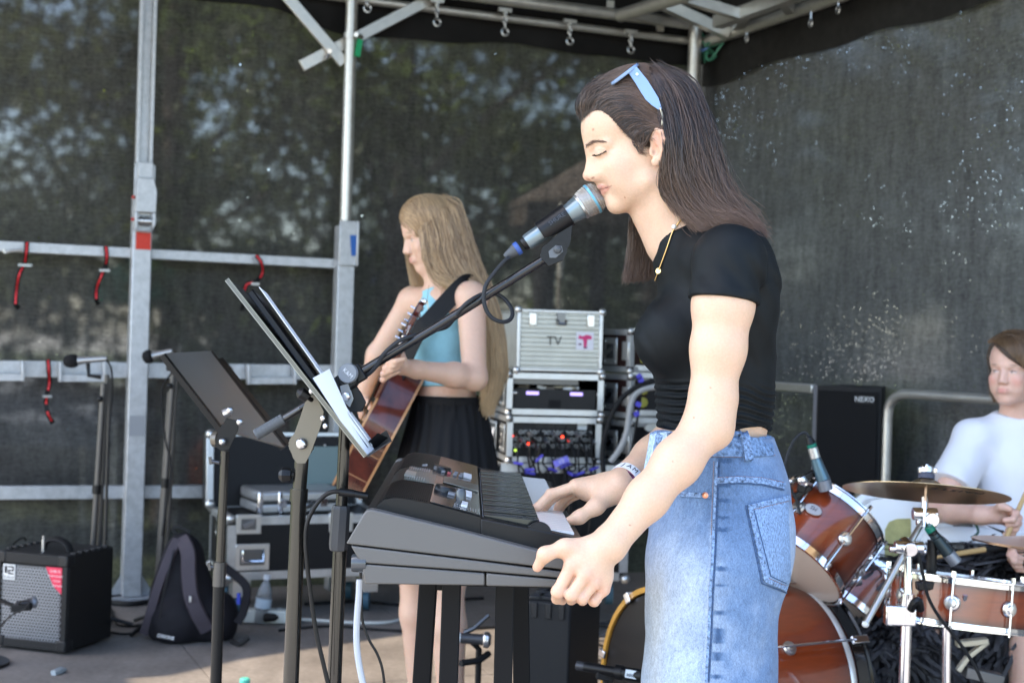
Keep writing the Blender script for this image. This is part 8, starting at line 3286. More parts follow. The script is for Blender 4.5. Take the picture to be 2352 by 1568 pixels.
mb=MB();mb.tube([P(1058, 1522, 4.15), P(1100, 1516, 4.2), P(1122, 1500, 4.25)], .010, 8);mb.build("clamp", M_BLACKM, mst)
c=Vector((P(1100, 1490, 4.22).x, 4.22, .06))
for a in(.3, 2.4, 4.5):
 mb=MB();mb.tube([c, c+Vector((math.cos(a)*.2, math.sin(a)*.2, -.05))], .008, 8);mb.build("leg", M_BLACK, mst)
 # drum kit
def burst_mat(name, axis_len, bright, dark):
 """lacquered maple: amber in the middle of the shell, dark red-brown towards both hoops (stain in the wood)"""
 m=bpy.data.materials.new(name)
 m.use_nodes=True
 nt=m.node_tree
 b=nt.nodes["Principled BSDF"]
 N, L=nt.nodes.new, nt.links.new
 at=N("ShaderNodeAttribute");at.attribute_name="Col"
 tc=N("ShaderNodeTexCoord")
 mp=N("ShaderNodeMapping");mp.inputs["Scale"].default_value=(3, 3, 22)
 nz=N("ShaderNodeTexNoise");nz.inputs["Scale"].default_value=6;nz.inputs["Detail"].default_value=5
 L(tc.outputs["Object"], mp.inputs[0]);L(mp.outputs[0], nz.inputs[0])
 sc_=N("ShaderNodeMapRange");sc_.inputs["To Min"].default_value=.7;sc_.inputs["To Max"].default_value=1.3
 L(nz.outputs[0], sc_.inputs[0])
 vm=N("ShaderNodeVectorMath");vm.operation='SCALE'
 L(at.outputs["Color"], vm.inputs[0]);L(sc_.outputs[0], vm.inputs["Scale"])
 L(vm.outputs[0], b.inputs["Base Color"])
 b.inputs["Roughness"].default_value=.28
 b.inputs["Coat Weight"].default_value=1.0
 b.inputs["Coat Roughness"].default_value=.04
 return m
M_BURST=burst_mat("sunburst_lacquer", 1, (.4, .1, .02), (.06, .01, .005))
M_HEADC=mat("drum_head_clear", (.56, .47, .40), rough=.25, spec=.6, bump=.05, bscale=40)
M_HEADD=mat("drum_head_dark", (.018, .016, .016), rough=.3)
AMBER, OXB=np.array((.215, .034, .006)), np.array((.050, .007, .004))
def drum(name, label, c0, c1, r, hoop_m=M_CHROME, lugs=6, head0=M_HEADC, head1=M_HEADC, hoop_t=.010, hoop_h=.022, lug_ang0=.3, group="drums of the kit", xref=None, badge=True, rods=True):
 """c0 = centre of the lower (resonant) end, c1 = centre of the upper (batter) end"""
 ax=(c1-c0).normalized()
 Ln=(c1-c0).length
 t=thing(name, label, "drum", c0, group)
 M=frame(c0, ax, xref)
 n, rows=72, 24
 vs, cs, fs=[], [], []
 for j in range(rows+1):
  h=Ln*j/rows
  e=abs(j/rows-.5)*2
  w=float(smooth01(np.array(e), .45, .95))
  for k in range(n):
   a=2*math.pi*k/n
   vs.append(M@Vector((r*math.cos(a), r*math.sin(a), h)))
   cs.append(AMBER*(1-w)+OXB*w)
 for j in range(rows):
  for k in range(n):
   fs.append((j*n+k, j*n+(k+1)%n, (j+1)*n+(k+1)%n, (j+1)*n+k))
 link_mesh("shell", [tuple(v)for v in vs], fs, M_BURST, t, col=np.array(cs), angle=180)
 for h, s, hm in((0, -1, head0), (Ln, 1, head1)):
  mb=MB()
  mb.lathe([(0, h+s*.003), (r*.92, h+s*.003), (r*.985, h+s*.001), (r*.985, h-s*.004)], M, 64)
  mb.build("head", hm, t)
  mb=MB()
  mb.lathe([(r+.002, h-s*(hoop_h-.006)), (r+hoop_t*.45, h-s*(hoop_h-.006)), (r+hoop_t*.5, h+s*.002), (r+hoop_t, h+s*.004), (r+hoop_t, h+s*.007), (r+.001, h+s*.008), (r+.001, h-s*.004)], M, 72)
  mb.build("hoop", hoop_m, t)
 for k in range(lugs):
  a=lug_ang0+2*math.pi*k/lugs
  rad=Vector((math.cos(a), math.sin(a), 0))
  mb=MB()
  c=M@(rad*(r+.001)+Vector((0, 0, Ln*.5 if Ln<.2 else Ln*.5)))
  nr=M.to_3x3()@rad
  Ml_=frame(c, nr, ax)
  mb.lathe([(.019, 0), (.020, .004), (.017, .009), (.012, .010), (.010, .014), (0, .015)], Ml_, 22)
  lo=mb.build("lug", M_STEEL, t)
  if rods:
   mb=MB()
   q=rad*(r+.011)
   mb.cyl(M@(q+Vector((0, 0, -.012))), M@(q+Vector((0, 0, Ln*.5))), .0030, 8)
   mb.cyl(M@(q+Vector((0, 0, Ln*.5))), M@(q+Vector((0, 0, Ln+.012))), .0030, 8)
   mb.cyl(M@(q+Vector((0, 0, Ln+.008))), M@(q+Vector((0, 0, Ln+.022))), .0055, 6)
   mb.build("tension_rod", M_CHROME, t)
 return t, M, Ln
TD=3.95
tc1, tc0=P(1917, 1181, TD+.05), P(1826, 1300, TD-.02)
tom, Mt_, Lt_=drum("tom_drum", "sunburst rack tom tilted towards the drummer beside the singer's hip", tc0, tc1, .145, lugs=6, lug_ang0=.15, xref=(0, -1, 0))
ra=.35*2*math.pi/6
ang=-.62
radv=Vector((math.cos(ang), math.sin(ang), 0))
cbd=Mt_@(radv*.1515+Vector((0, 0, Lt_*.55)))
nbd=Mt_.to_3x3()@radv
axb=(tc1-tc0).normalized()
Mbd=frame(cbd, nbd, axb.cross(nbd)*-1)
mb=MB()
mb.lathe([(0, .0025), (.017, .0025), (.0185, .001), (.0185, 0)], Mbd@Matrix.Diagonal((1.35, .85, 1, 1)), 30)
mb.build("badge", mat("badge_grey", (.42, .42, .43), rough=.3, metal=.6), tom)
text("lettering", "M5", mat("ink_dark", (.02, .02, .03)), Mbd@Matrix.Translation((0, -.003, .0027)), .016, tom, .0003)
tom2, _, _=drum("tom_drum", "second sunburst tom half hidden behind the rack tom in shade", P(1925, 1400, 4.45), P(1985, 1310, 4.50), .150, lugs=6)
mnt=thing("tom_mount", "chrome tom mount with two barrel joints below the rack tom", "drum mount", P(1960, 1310, 4.05))
for x, y, r in((1978, 1284, .024), (1951, 1327, .026)):
 mb=MB()
 c=P(x, y, 4.05)
 mb.cyl(c-Vector((.030, 0, .006)), c+Vector((.030, 0, .006)), r, 18)
 mb.cyl(c+Vector((.02, -.01, .01)), c+Vector((.055, -.01, .05)), .008, 10)
 mb.build("barrel", M_CHROME, mnt, bevel=.003)
mb=MB()
mb.tube([P(1990, 1265, 4.05), P(1978, 1284, 4.05), P(1951, 1327, 4.05), P(1925, 1365, 4.05)], .009, 10)
mb.build("rod", M_CHROME, mnt)
bF, bB=P(1518, 1553, 3.86), P(1843, 1556, 4.10)
bF.z=bB.z=.295
bass, Mbs, Lb=drum("bass_drum", "large sunburst bass drum standing behind the singer's legs", bF, bB, .275, hoop_m=mat("hoop_maple", (.52, .26, .045), rough=.3, coat=.6, var=.15, vscale=12), lugs=8, head0=M_HEADD, head1=M_HEADC, hoop_t=.016, hoop_h=.044, lug_ang0=.2, xref=(0, 0, 1), rods=False)
for o in[o for o in children(bass)if o.name.startswith("hoop")][1:]:
 o.data.materials.clear()
 o.data.materials.append(mat("hoop_black", (.012, .011, .012), rough=.15, coat=.6))
mb=MB()
mb.lathe([(.2765, Lb-.062), (.2785, Lb-.058), (.2785, Lb-.046), (.2765, Lb-.042)], Mbs, 80)
mb.build("inlay", mat("inlay_white", (.70, .70, .70), rough=.25, metal=.4), bass)
mb=MB()
mb.lathe([(.048, -.005), (.060, -.005), (.060, -.004), (.048, -.004), (.048, -.005)], frame(bF+(bB-bF).normalized()*0, bB-bF), 40)
mb.build("port_ring", mat("ring_white", (.7, .7, .7), rough=.4), bass)
baxis=(bB-bF).normalized()
for k in range(8):
 a=.2+2*math.pi*k/8
 rad=Vector((math.cos(a), math.sin(a), 0))
 for h, s in((0, -1), (Lb, 1)):
  mb=MB()
  q=rad*(.275+.018)
  mb.bar(Mbs@(q+Vector((0, 0, h+s*.012))), Mbs@(q+Vector((0, 0, h-s*.040))), .022, .010, Mbs.to_3x3()@rad)
  mb.bar(Mbs@(rad*.268+Vector((0, 0, h+s*.012))), Mbs@(rad*.298+Vector((0, 0, h+s*.012))), .022, .008, baxis)
  cl=mb.build("claw", M_CHROME, bass, bevel=.002)
  mb=MB()
  q=rad*(.275+.022)
  mb.cyl(Mbs@(q+Vector((0, 0, h-s*.03))), Mbs@(q+Vector((0, 0, Lb*.5))), .0035, 8)
  mb.build("tension_rod", M_CHROME, bass)
mb=MB()
c=Mbs@(Vector((.275, 0, 0))+Vector((0, 0, Lb*.62)))
mb.lathe([(.032, -.004), (.036, .0), (.034, .012), (.024, .016), (.022, .045), (.0, .046)], frame(c, (0.05, 0, 1)), 24)
mb.cyl(c+Vector((.02, 0, .02)), c+Vector((.10, 0, .026)), .007, 10)
mb.build("mount_cup", M_CHROME, bass)
for s in(1, -1):
 mb=MB()
 a=Mbs@(Vector((-.10, .26*s, Lb*.3)))
 mb.tube([a, Vector((a.x-.12, a.y+(-.10 if(Mbs.to_3x3()@Vector((0, s, 0))).y<0 else .10), .0))], .009, 10)
 mb.build("spur", M_CHROME, bass)
sc=P(2212, 1330, 3.62)
sax=Vector((.085, .10, 1)).normalized()
snare, Msn, Lsn=drum("snare_drum", "sunburst snare drum with chrome hoops at the right edge", sc-sax*.108, sc, .176, lugs=8, lug_ang0=.35, xref=(0, -1, 0), hoop_t=.011, hoop_h=.014)
mb=MB()
c=Msn@Vector((.178*math.cos(1.15), .178*math.sin(1.15), .06))
mb.box(c, (.03, .03, .10))
mb.box(c+Vector((.0, -.02, .02)), (.05, .02, .02))
mb.build("strainer", M_CHROME, snare, bevel=.003)
sst=thing("snare_stand", "chrome snare stand under the snare drum", "drum stand", Vector((sc.x-.04, sc.y, 0)), "chrome stands of the drum kit")
bs0=Vector((sc.x-.03, sc.y, 0))
mb=MB();mb.cyl(bs0+Vector((0, 0, .18)), bs0+Vector((-.008, 0, .56)), .011, 16);mb.build("tube", M_CHROME, sst)
mb=MB();mb.cyl(bs0+Vector((0, 0, .05)), bs0+Vector((0, 0, .34)), .017, 16);mb.build("lower_tube", M_CHROME, sst)
for a in(.4, 2.5, 4.6):
 mb=MB()
 mb.tube([bs0+Vector((0, 0, .57)), bs0+Vector((math.cos(a)*.15, math.sin(a)*.15, .60)), bs0+Vector((math.cos(a)*.175, math.sin(a)*.175, .66))], .006, 8)
 mb.build("basket_arm", M_CHROME, sst)
 mb=MB()
 mb.bar(bs0+Vector((0, 0, .32)), bs0+Vector((math.cos(a)*.26, math.sin(a)*.26, .01)), .022, .008)
 mb.build("leg", M_CHROME, sst)
mb=MB();mb.sphere(bs0+Vector((-.02, -.02, .36)), .014, 8);mb.build("knob", M_CHROME, sst)
def cymbal(name, label, c, r, nrm, m, group="cymbals"):
 t=thing(name, label, "cymbal", c, group)
 M=frame(c, nrm)
 mb=MB()
 prof=[(.006, .020), (.016, .0195), (.030, .013), (.040, .006), (.060, .002), (r*.6, -.006), (r, -.016)]
 lo=[(a, h-.0012)for a, h in prof]
 mb.lathe(prof+lo[::-1], M, 72)
 mb.build("disc", m, t, angle=50)
 return t, M
def cym_mat(name, c, c2):
 m=mat(name, c, rough=.30, metal=1.0, col2=c2, vscale=3, bump=.25, bscale=140, rvar=.08)
 return m
ccen=P(2127, 1117, 3.55)
cn_=Vector((.078, .20, 1))
crash, Mcr=cymbal("cymbal", "bronze crash cymbal seen from slightly below in front of the drummer", ccen, .203, cn_, cym_mat("bronze", (.30, .18, .085), (.42, .27, .14)))
text("lettering", "PAISTE", mat("ink_dark", (.02, .02, .03)), Mcr@Matrix.Translation((.055, -.075, -.0118))@Matrix.Rotation(math.pi, 4, 'X')@Matrix.Rotation(math.radians(180), 4, 'Z')@Matrix.Rotation(.0, 4, 'Z'), .045, crash, .0003)
hcen=P(2394, 1238, 3.75)
hat, _=cymbal("cymbal", "pinkish copper hi-hat cymbal cut by the right edge of the picture", hcen, .178, Vector((.05, .03, 1)), cym_mat("copper_bronze", (.55, .34, .22), (.68, .46, .33)))
hat2, _=cymbal("cymbal", "lower hi-hat cymbal under the copper one at the right edge", hcen-Vector((0, 0, .03)), .178, Vector((-.05, -.03, -1)), cym_mat("copper_bronze", (.55, .34, .22), (.68, .46, .33)))
hs=thing("hihat_stand", "chrome hi-hat stand at the right edge under the copper cymbals", "cymbal stand", Vector((hcen.x, hcen.y, 0)), "chrome stands of the drum kit")
mb=MB();mb.cyl((hcen.x, hcen.y, .05), (hcen.x, hcen.y, hcen.z+.16), .006, 10);mb.build("rod", M_CHROME, hs)
mb=MB();mb.cyl((hcen.x, hcen.y, .05), (hcen.x, hcen.y, hcen.z-.06), .014, 14);mb.build("tube", M_CHROME, hs)
cst=thing("cymbal_stand", "chrome boom cymbal stand carrying the crash cymbal", "cymbal stand", Vector((P(2078, 1568, 3.5).x, 3.5, 0)), "chrome stands of the drum kit")
nn=cn_.normalized()
mb=MB()
mb.cyl(ccen-nn*.10, ccen+nn*.055, .0042, 10)
mb.build("rod", M_CHROME, cst)
mb=MB()
mb.lathe([(0, .052), (.016, .052), (.018, .048), (.018, .034), (.012, .033)], frame(ccen, nn), 10)
mb.bar(ccen+nn*.042-Vector((.022, 0, 0)), ccen+nn*.042+Vector((.024, 0, 0)), .018, .014)
mb.build("wing_nut", M_CHROME, cst, bevel=.002)
mb=MB()
mb.lathe([(.006, .034), (.020, .033), (.020, .020), (.006, .019)], frame(ccen, nn), 20)
mb.build("felt", mat("felt_grey", (.10, .10, .13), rough=.95), cst)
mb=MB()
tl=P(2124, 1180, 3.55)
mb.cyl(P(2124, 1140, 3.55), tl, .0085, 12)
mb.build("upper_sleeve", M_CHROME, cst)
mb=MB()
mb.cyl(tl-Vector((.030, .0, .0)), tl+Vector((.030, 0, 0)), .016, 18)
mb.cyl(tl+Vector((.014, -.02, -.012)), tl+Vector((.014, .02, -.012)), .018, 18)
mb.cyl(tl+Vector((-.02, 0, -.02)), tl+Vector((.03, 0, -.024)), .010, 12)
mb.build("tilter", M_CHROME, cst, bevel=.002)
j2=P(2085, 1255, 3.52)
mb=MB()
mb.tube([tl+Vector((0, 0, -.01)), j2, P(1989, 1430, 3.44)], [.0075, .0085, .0085], 12)
mb.build("boom_arm", mat("boom_steel", (.42, .41, .38), rough=.3, metal=.9), cst)
mb=MB()
mb.sphere(P(1988, 1432, 3.44), .0092, 8)
mb.build("boom_end", mat("end_white", (.7, .7, .68), rough=.4), cst)
mb=MB()
mb.cyl(j2-Vector((.035, .01, 0)), j2+Vector((.035, -.01, 0)), .016, 16)
mb.cyl(j2-Vector((.0, .03, .004)), j2+Vector((0, .03, .004)), .018, 16)
mb.cyl(j2+Vector((-.045, 0, -.006)), j2+Vector((.045, 0, -.01)), .009, 12)
mb.build("boom_clamp", M_CHROME, cst, bevel=.002)
for(a, b, r, nm)in((j2, P(2086, 1375, 3.5), .0105, "upper_tube"), (P(2086, 1362, 3.5), P(2081, 1425, 3.5), .0165, "collar"), (P(2083, 1400, 3.5), None, .0135, "lower_tube")):
 if b is None:
  b=Vector((P(2078, 1568, 3.5).x-.004, 3.5, .03))
 mb=MB()
 mb.cyl(a, b, r, 18)
 mb.build(nm, M_CHROME, cst)
mb=MB()
q=P(2081, 1412, 3.5)
mb.box(q+Vector((-.015, 0, 0)), (.075, .03, .05))
mb.build("height_clamp", M_CHROME, cst, bevel=.004)
ft=Vector((P(2078, 1568, 3.5).x-.004, 3.5, 0))
for a in(.2, 2.3, 4.4):
 mb=MB()
 mb.bar(ft+Vector((0, 0, .26)), ft+Vector((math.cos(a)*.28, math.sin(a)*.28, .012)), .024, .008)
 mb.build("leg", M_CHROME, cst)
def drum_mic(pts, radii, mats_, d, label, name="microphone"):
 t=thing(name, label, "microphone", P(*pts[0], d))
 for i, nm in enumerate(("plug", "ring", "sleeve", "body", "head")):
  a, b=P(*pts[i], d), P(*pts[i+1], d)
  mb=MB()
  mb.lathe([(0, 0), (radii[i], .0005), (radii[i+1]if i<4 else radii[i], (b-a).length-.0005), (0, (b-a).length)], frame(a, b-a), 20)
  mb.build(nm, mats_[i], t, bevel=.001)
 return t
M_TEALG=mat("mic_teal", (.10, .17, .21), rough=.28, metal=.6)
mt=drum_mic([(1857, 1002), (1863, 1019), (1866, 1027), (1873, 1052), (1891, 1102), (1898, 1126)], [.008, .0135, .0135, .014, .019, .0235], [M_BLACK, mat("ring_green", (.0, .16, .10), rough=.4), mat("sleeve_silver", (.55, .55, .53), rough=.3, metal=.8), M_TEALG, mat("grille_silver", (.44, .46, .50))], 3.85, "teal drum microphone with a green ring pointing down at the rack tom")
cb=thing("cable", "thin dark cable arching from the tom microphone", "cable", P(1830, 1020, 3.85))
mb=MB()
mb.tube(catmull([P(x, y, 3.86)for x, y in((1858, 1004), (1850, 994), (1836, 998), (1818, 1020), (1804, 1060), (1804, 1090), (1815, 1120), (1830, 1150), (1838, 1180))], 7), .0040, 8)
mb.build("cable_sheath", mat("cable_grey", (.040, .043, .048)), cb)
mc=thing("microphone_clip", "black clamp holding the tom microphone on the rim", "clip", P(1845, 1110, 3.87))
for a, b, w in(((1838, 1130), (1848, 1098), .026), ((1848, 1098), (1880, 1080), .022), ((1822, 1142), (1862, 1118), .020), ((1850, 1120), (1832, 1146), .014)):
 mb=MB()
 mb.bar(P(*a, 3.88), P(*b, 3.88), w, w*.8)
 mb.build("clamp", M_BLACK, mc, bevel=.003)
mb=MB()
mb.cyl(P(1838, 1104, 3.85), P(1852, 1112, 3.85), .009, 10)
mb.sphere(P(1842, 1102, 3.84), .014, 8)
mb.build("thumb_screw", M_CHROME, mc)
drum_mic([(2132, 1208), (2140, 1220), (2144, 1226), (2150, 1234), (2178, 1270), (2196, 1292)], [.012, .0125, .0125, .013, .0165, .0205], [mat("ring_green", (.0, .16, .10)), M_BLACK, mat("mic_black_t", (.03, .045, .05), rough=.3, metal=.4), mat("mic_black_t", (.03, .045, .05)), mat("grille_silver", (.44, .46, .50))], 3.52, "dark microphone pointing down at the snare drum")
sm_=thing("microphone_clip", "black clamp holding the snare microphone on the snare rim", "clip", P(2140, 1310, 3.5))
mb=MB();mb.cyl(P(2142, 1240, 3.54), P(2138, 1330, 3.54), .013, 12);mb.build("post", M_BLACK, sm_)
mb=MB();mb.bar(P(2105, 1345, 3.50), P(2170, 1340, 3.50), .03, .02);mb.build("clamp", M_BLACK, sm_, bevel=.003)
cb=thing("cable", "black cable running down in front of the snare drum", "cable", P(2150, 1400, 3.42))
mb=MB()
mb.tube(catmull([P(x, y, 3.42)for x, y in((2110, 1268), (2118, 1310), (2132, 1370), (2160, 1420), (2200, 1470), (2240, 1530), (2262, 1580))], 7), .0042, 8)
mb.build("cable_sheath", M_BLACKM, cb)
mb=MB()
mb.tube(catmull([P(2092, 1400, 3.40), P(2100, 1384, 3.39), P(2110, 1380, 3.39), P(2114, 1400, 3.40)], 6), .010, 8)
o=mb.build("rubber_tip", M_BLACK, cb)
pdl=thing("drum_pedal", "chrome and cream bass drum pedal under the snare drum", "pedal", Vector((P(2230, 1500, 4.0).x, 4.0, 0)))
M_CREAM=mat("pedal_cream", (.62, .58, .46), rough=.35, metal=.3)
for a, b, w, m in(((2196, 1478), (2268, 1470), .028, M_CREAM), ((2268, 1472), (2222, 1508), .022, M_CREAM), ((2222, 1508), (2200, 1540), .022, M_CREAM), ((2215, 1540), (2300, 1560), .05, mat("pedal_grey", (.18, .18, .18), rough=.4, metal=.6))):
 mb=MB()
 mb.bar(P(*a, 3.9), P(*b, 3.9), w, w*.6)
 mb.build("linkage", m, pdl, bevel=.003)
mb=MB()
q0, q1=P(2215, 1545, 3.9), P(2330, 1560, 4.0)
mb.box(((q0.x+q1.x)/2, 4.0, .015), (.26, .10, .02))
mb.build("footboard", mat("pedal_grey", (.18, .18, .18)), pdl, bevel=.003)
shag=thing("shaggy_rug", "black shaggy rag rug hung over boxes behind the snare drum", "rug", P(2200, 1400, 4.25))
mb=MB()
bx_=P(2180, 1300, 4.42)
def shagbase(u, v):
 px=1985+420*u+18*math.sin(v*7)
 top=1290-36*math.sin(min(1, u*1.2)*1.5)
 py=top+(1600-top)*v
 if u<.25:
  px-=55*smooth01(np.array(v), .15, .8)*(1-u/.25)
 return P(px, py, 4.42-.13*v-.05*math.sin(u*9)+.05*math.sin(v*5+u*4))
mb.grid(shagbase, 30, 24)
mb.build("backing", mat("rag_black", (.008, .008, .009), rough=.9), shag, angle=180)
mb=MB()
rg=np.random.default_rng(31)
for k in range(1500):
 u, v=rg.random(), rg.random()**1.1
 p=shagbase(u, v*.95)+Vector((0, -.02, 0))
 L_=.07+.09*rg.random()
 dx=Vector((rg.normal(0, .035), -.015-.03*rg.random(), -L_*.5+rg.normal(0, .02)))
 if v<.12:
  dx=Vector((rg.normal(0, .06), -.03, rg.normal(0, .025)))
 pts=catmull([p, p+dx*.5+Vector((rg.normal(0, .012), -.018, .01)), p+dx+Vector((rg.normal(0, .015), -.010, 0)), p+dx*1.7+Vector((rg.normal(0, .02), .0, -.01))], 3)
 w=.0055+.003*rg.random()
 b=len(mb.v)
 tw=rg.random()*6
 for i, q in enumerate(pts):
  s=Vector((math.cos(tw+i*.35), math.sin(tw+i*.35)*.5, .2)).normalized()
  mb.v+=[q-s*w, q+s*w]
 for i in range(len(pts)-1):
  mb.f.append((b+2*i, b+2*i+1, b+2*i+3, b+2*i+2))
o=mb.build("rag_strip", mat("rag_strip", (.020, .020, .022), rough=.62, spec=.6, var=.9, vscale=9, col2=(.085, .085, .095)), shag, angle=180)
o["kind"]="stuff"
M_PLAST=mat("white_plastic", (.80, .82, .82), rough=.42, bump=.1, bscale=300)
def mono_chair(name, label, M):
 """white moulded garden chair; local x right, y forward (out of the seat), z up"""
 t=thing(name, label, "chair", M.translation, None)
 mb=MB()
 rbox2=lambda x0, x1, y0, y1, z0, z1:mb.add([(x, y, z)for z in(z0, z1)for y in(y0, y1)for x in(x0, x1)], [(0, 2, 3, 1), (4, 5, 7, 6), (0, 1, 5, 4), (2, 6, 7, 3), (0, 4, 6, 2), (1, 3, 7, 5)], M)
 rbox2(-.23, .23, -.22, .24, .425, .445)
 mb.build("seat", M_PLAST, t, bevel=.012)
 for sx in(-1, 1):
  for sy in(-1, 1):
   mb=MB()
   mb.bar(M@Vector((sx*.22, sy*.21, .43)), M@Vector((sx*.27, sy*.27-.02, 0)), .055, .045, M.to_3x3()@Vector((1, 0, 0)))
   mb.build("leg", M_PLAST, t, bevel=.008)
  mb=MB()
  path=catmull([M@Vector(q)for q in((sx*.245, .22, .44), (sx*.265, .24, .58), (sx*.275, .20, .655), (sx*.275, .0, .665), (sx*.26, -.18, .68), (sx*.23, -.26, .74))], 6)
  mb.tube(path, .024, 8, flat=1.6)
  mb.build("armrest", M_PLAST, t, angle=60)
 mb=MB()
 path=catmull([M@Vector(q)for q in((-.22, -.21, .44), (-.225, -.27, .66), (-.20, -.31, .80), (-.10, -.33, .845), (.10, -.33, .845), (.20, -.31, .80), (.225, -.27, .66), (.22, -.21, .44))], 6)
 mb.tube(path, .022, 8, flat=1.5)
 mb.build("back_frame", M_PLAST, t, angle=60)
 for k in range(5):
  x=-.13+.065*k
  mb=MB()
  mb.bar(M@Vector((x, -.22, .46)), M@Vector((x*1.02, -.325, .83)), .034, .012, M.to_3x3()@Vector((0, 1, 0)))
  mb.build("slat", M_PLAST, t, bevel=.003)
 return t
c2=Vector((P(2290, 1230, 4.78).x, 4.78, 0))
mono_chair("plastic_chair", "white plastic chair the drummer sits on", Matrix.Translation(c2)@Matrix.Rotation(math.radians(75), 4, 'Z'))
wl_=thing("chair_armrest_block", "white moulded plastic chair side with rounded armrest and yellowish panel behind the rack tom", "crate", Vector((P(2070, 1290, 4.6).x, 4.6, 0)))  # armrest side of a white plastic chair, simplified to one moulded block
pts=[(1988, 1285), (1990, 1190), (1996, 1172), (2010, 1162), (2080, 1150), (2150, 1140), (2176, 1142), (2180, 1285)]
fr=[P(x, y, 4.6)for x, y in pts]
fr[0].z=fr[-1].z=.0
quad_plate(fr, .22, (.1, 1, 0)).build("moulded_shell", M_PLAST, wl_, bevel=.02)
mb=MB()
pq=[(2032, 1284), (2033, 1216), (2042, 1198), (2060, 1191), (2092, 1190), (2094, 1286)]
quad_plate([P(x, y, 4.597)for x, y in pq], .006, (.1, 1, 0)).build("panel", mat("panel_olive", (.42, .39, .16), rough=.6, var=.2, vscale=20), wl_)
spk=thing("loudspeaker", "tall black loudspeaker in front of the back netting", "loudspeaker", P(1940, 1140, 6.2))
Msp, wsp=rack_frame(1868, 1142, 2018, 6.15, 6.02)
hsp=P(1868, 884, 6.15).z-P(1868, 1142, 6.15).z
mb=MB()
n=14
prof=[(0.0, -.02)]+[(wsp*i/n, .012*math.sin(math.pi*i/n))for i in range(n+1)]+[(wsp, -.02), (wsp*.78, -.34), (wsp*.22, -.34)]
vs0=[Msp@Vector((x, 0, z))for x, z in prof]
vs1=[Msp@Vector((x, hsp, z))for x, z in prof]
k=len(prof)
mb.v=vs0+vs1
mb.f=[tuple(range(k)), tuple(range(2*k-1, k-1, -1))]+[(i, (i+1)%k, k+(i+1)%k, k+i)for i in range(k)]
mb.build("cabinet", mat("speaker_black", (.010, .010, .011), rough=.6, bump=.3, bscale=500), spk, angle=30)
mb=MB()
rbox(mb, .012, wsp-.012, .02, hsp-.02, .0125, .016, Msp)
mb.build("grille", mat("speaker_grille", (.006, .006, .007), rough=.85, bump=.4, bscale=700), spk, bevel=.003)
mb=MB()
rbox(mb, -.012, .004, .0, hsp, -.03, .002, Msp)
mb.build("side_edge", mat("edge_grey", (.10, .10, .11), rough=.5), spk)
mb=MB()
rbox(mb, wsp*.62, wsp*.90, hsp*.86, hsp*.925, .0162, .0185, Msp)
mb.build("badge", mat("badge_dark", (.03, .03, .03), rough=.4), spk)
text("lettering", "NEXO", mat("print_silver", (.62, .63, .62), rough=.4), Msp@Matrix.Translation((wsp*.76, hsp*.893, .0187)), .030, spk, .0004)
sb=thing("flight_case", "dark case the black loudspeaker stands on", "flight case", Vector((Msp.translation.x, Msp.translation.y, 0)))
mb=MB()
zb_=Msp.translation.z
Msb=Matrix.Translation((0, 0, -zb_))@Msp
rbox(mb, -.10, wsp+.12, .0, zb_-.002, -.40, .03, Msb)
mb.build("case_body", M_CASEB, sb, bevel=.006)
mb=MB()
rbox(mb, -.10, wsp+.12, zb_-.03, zb_-.001, .031, .036, Msb)
mb.build("edge_strip", M_EDGE, sb)
for k in range(10):
 mb=MB()
 x=wsp*(.55+.55*rg.random())
 mb.box(Msb@Vector((x, zb_+.012+.012*rg.random(), .0-.03+.05*rg.random())), (.02+.03*rg.random(), .02, .02+.02*rg.random()))
 mb.build("oddment", mat("gear_mix%d"%(k%3), (.3, .27, .2)), sb)
gr1=thing("guard_rail", "short pale guard rail between the singer's back and the loudspeaker", "guard rail", on_back(1820, 890, .16), "guard rails of the stage")
mb=MB()
mb.bar(on_back(1640, 876, .16), on_back(1870, 893, .16), .030, .042)
mb.build("tube", M_ALU, gr1, bevel=.006)
mb=MB()
a=on_back(1650, 878, .16)
mb.bar(a, Vector((a.x, a.y, 0)), .034, .034, (1, 0, 0))
mb.build("post", M_ALU, gr1, bevel=.006)
gr2=thing("guard_rail", "pale guard rail with a rounded corner between loudspeaker and drummer", "guard rail", on_back(2100, 910, .16), "guard rails of the stage")
pth=[(2033, 1180), (2036, 1050), (2040, 950), (2048, 922), (2066, 908), (2090, 905), (2200, 912), (2330, 921), (2420, 928)]
pp=[on_back(x, y, .16)for x, y in pth]
pp[0]=Vector((pp[1].x, pp[1].y, 0))
mb=MB()
mb.tube(catmull(pp, 6), .021, 12)
mb.build("tube", M_ALU, gr2)
dm=thing("microphone", "dark microphone with a barcode label lying low in front of the bass drum", "microphone", P(1440, 1552, 3.6))
a_, b_=P(1325, 1527, 3.62), P(1476, 1552, 3.55)
for s0, s1, r, m in((0, .12, .012, mat("mic_dark", (.05, .05, .055))), (.12, .62, .0125, M_BLACK), (.60, .70, .019, M_BLACK)):
 mb=MB();mb.cyl(a_.lerp(b_, s0), a_.lerp(b_, s1), r, 16);mb.build("body", m, dm)
mb=MB();mb.cyl(a_.lerp(b_, .70), b_, .017, 18);mb.build("sleeve", M_BLACK, dm)
mb=MB()
lc, ln_=a_.lerp(b_, .85), (b_-a_).normalized()
Mlb=frame(lc+Vector((0, -.0172, .004)), (0, -1, .25), ln_)
mb.box((0, 0, 0), (.040, .020, .001), Mlb)
mb.build("label", mat("label_white", (.62, .66, .68)), dm)
mb=MB()
for k in range(13):
 mb.box((-.015+k*.0025, -.003, .0008), (.0010 if k%3 else .0016, .008, .0004), Mlb)
mb.build("barcode", M_INKD, dm)["kind"]="stuff"
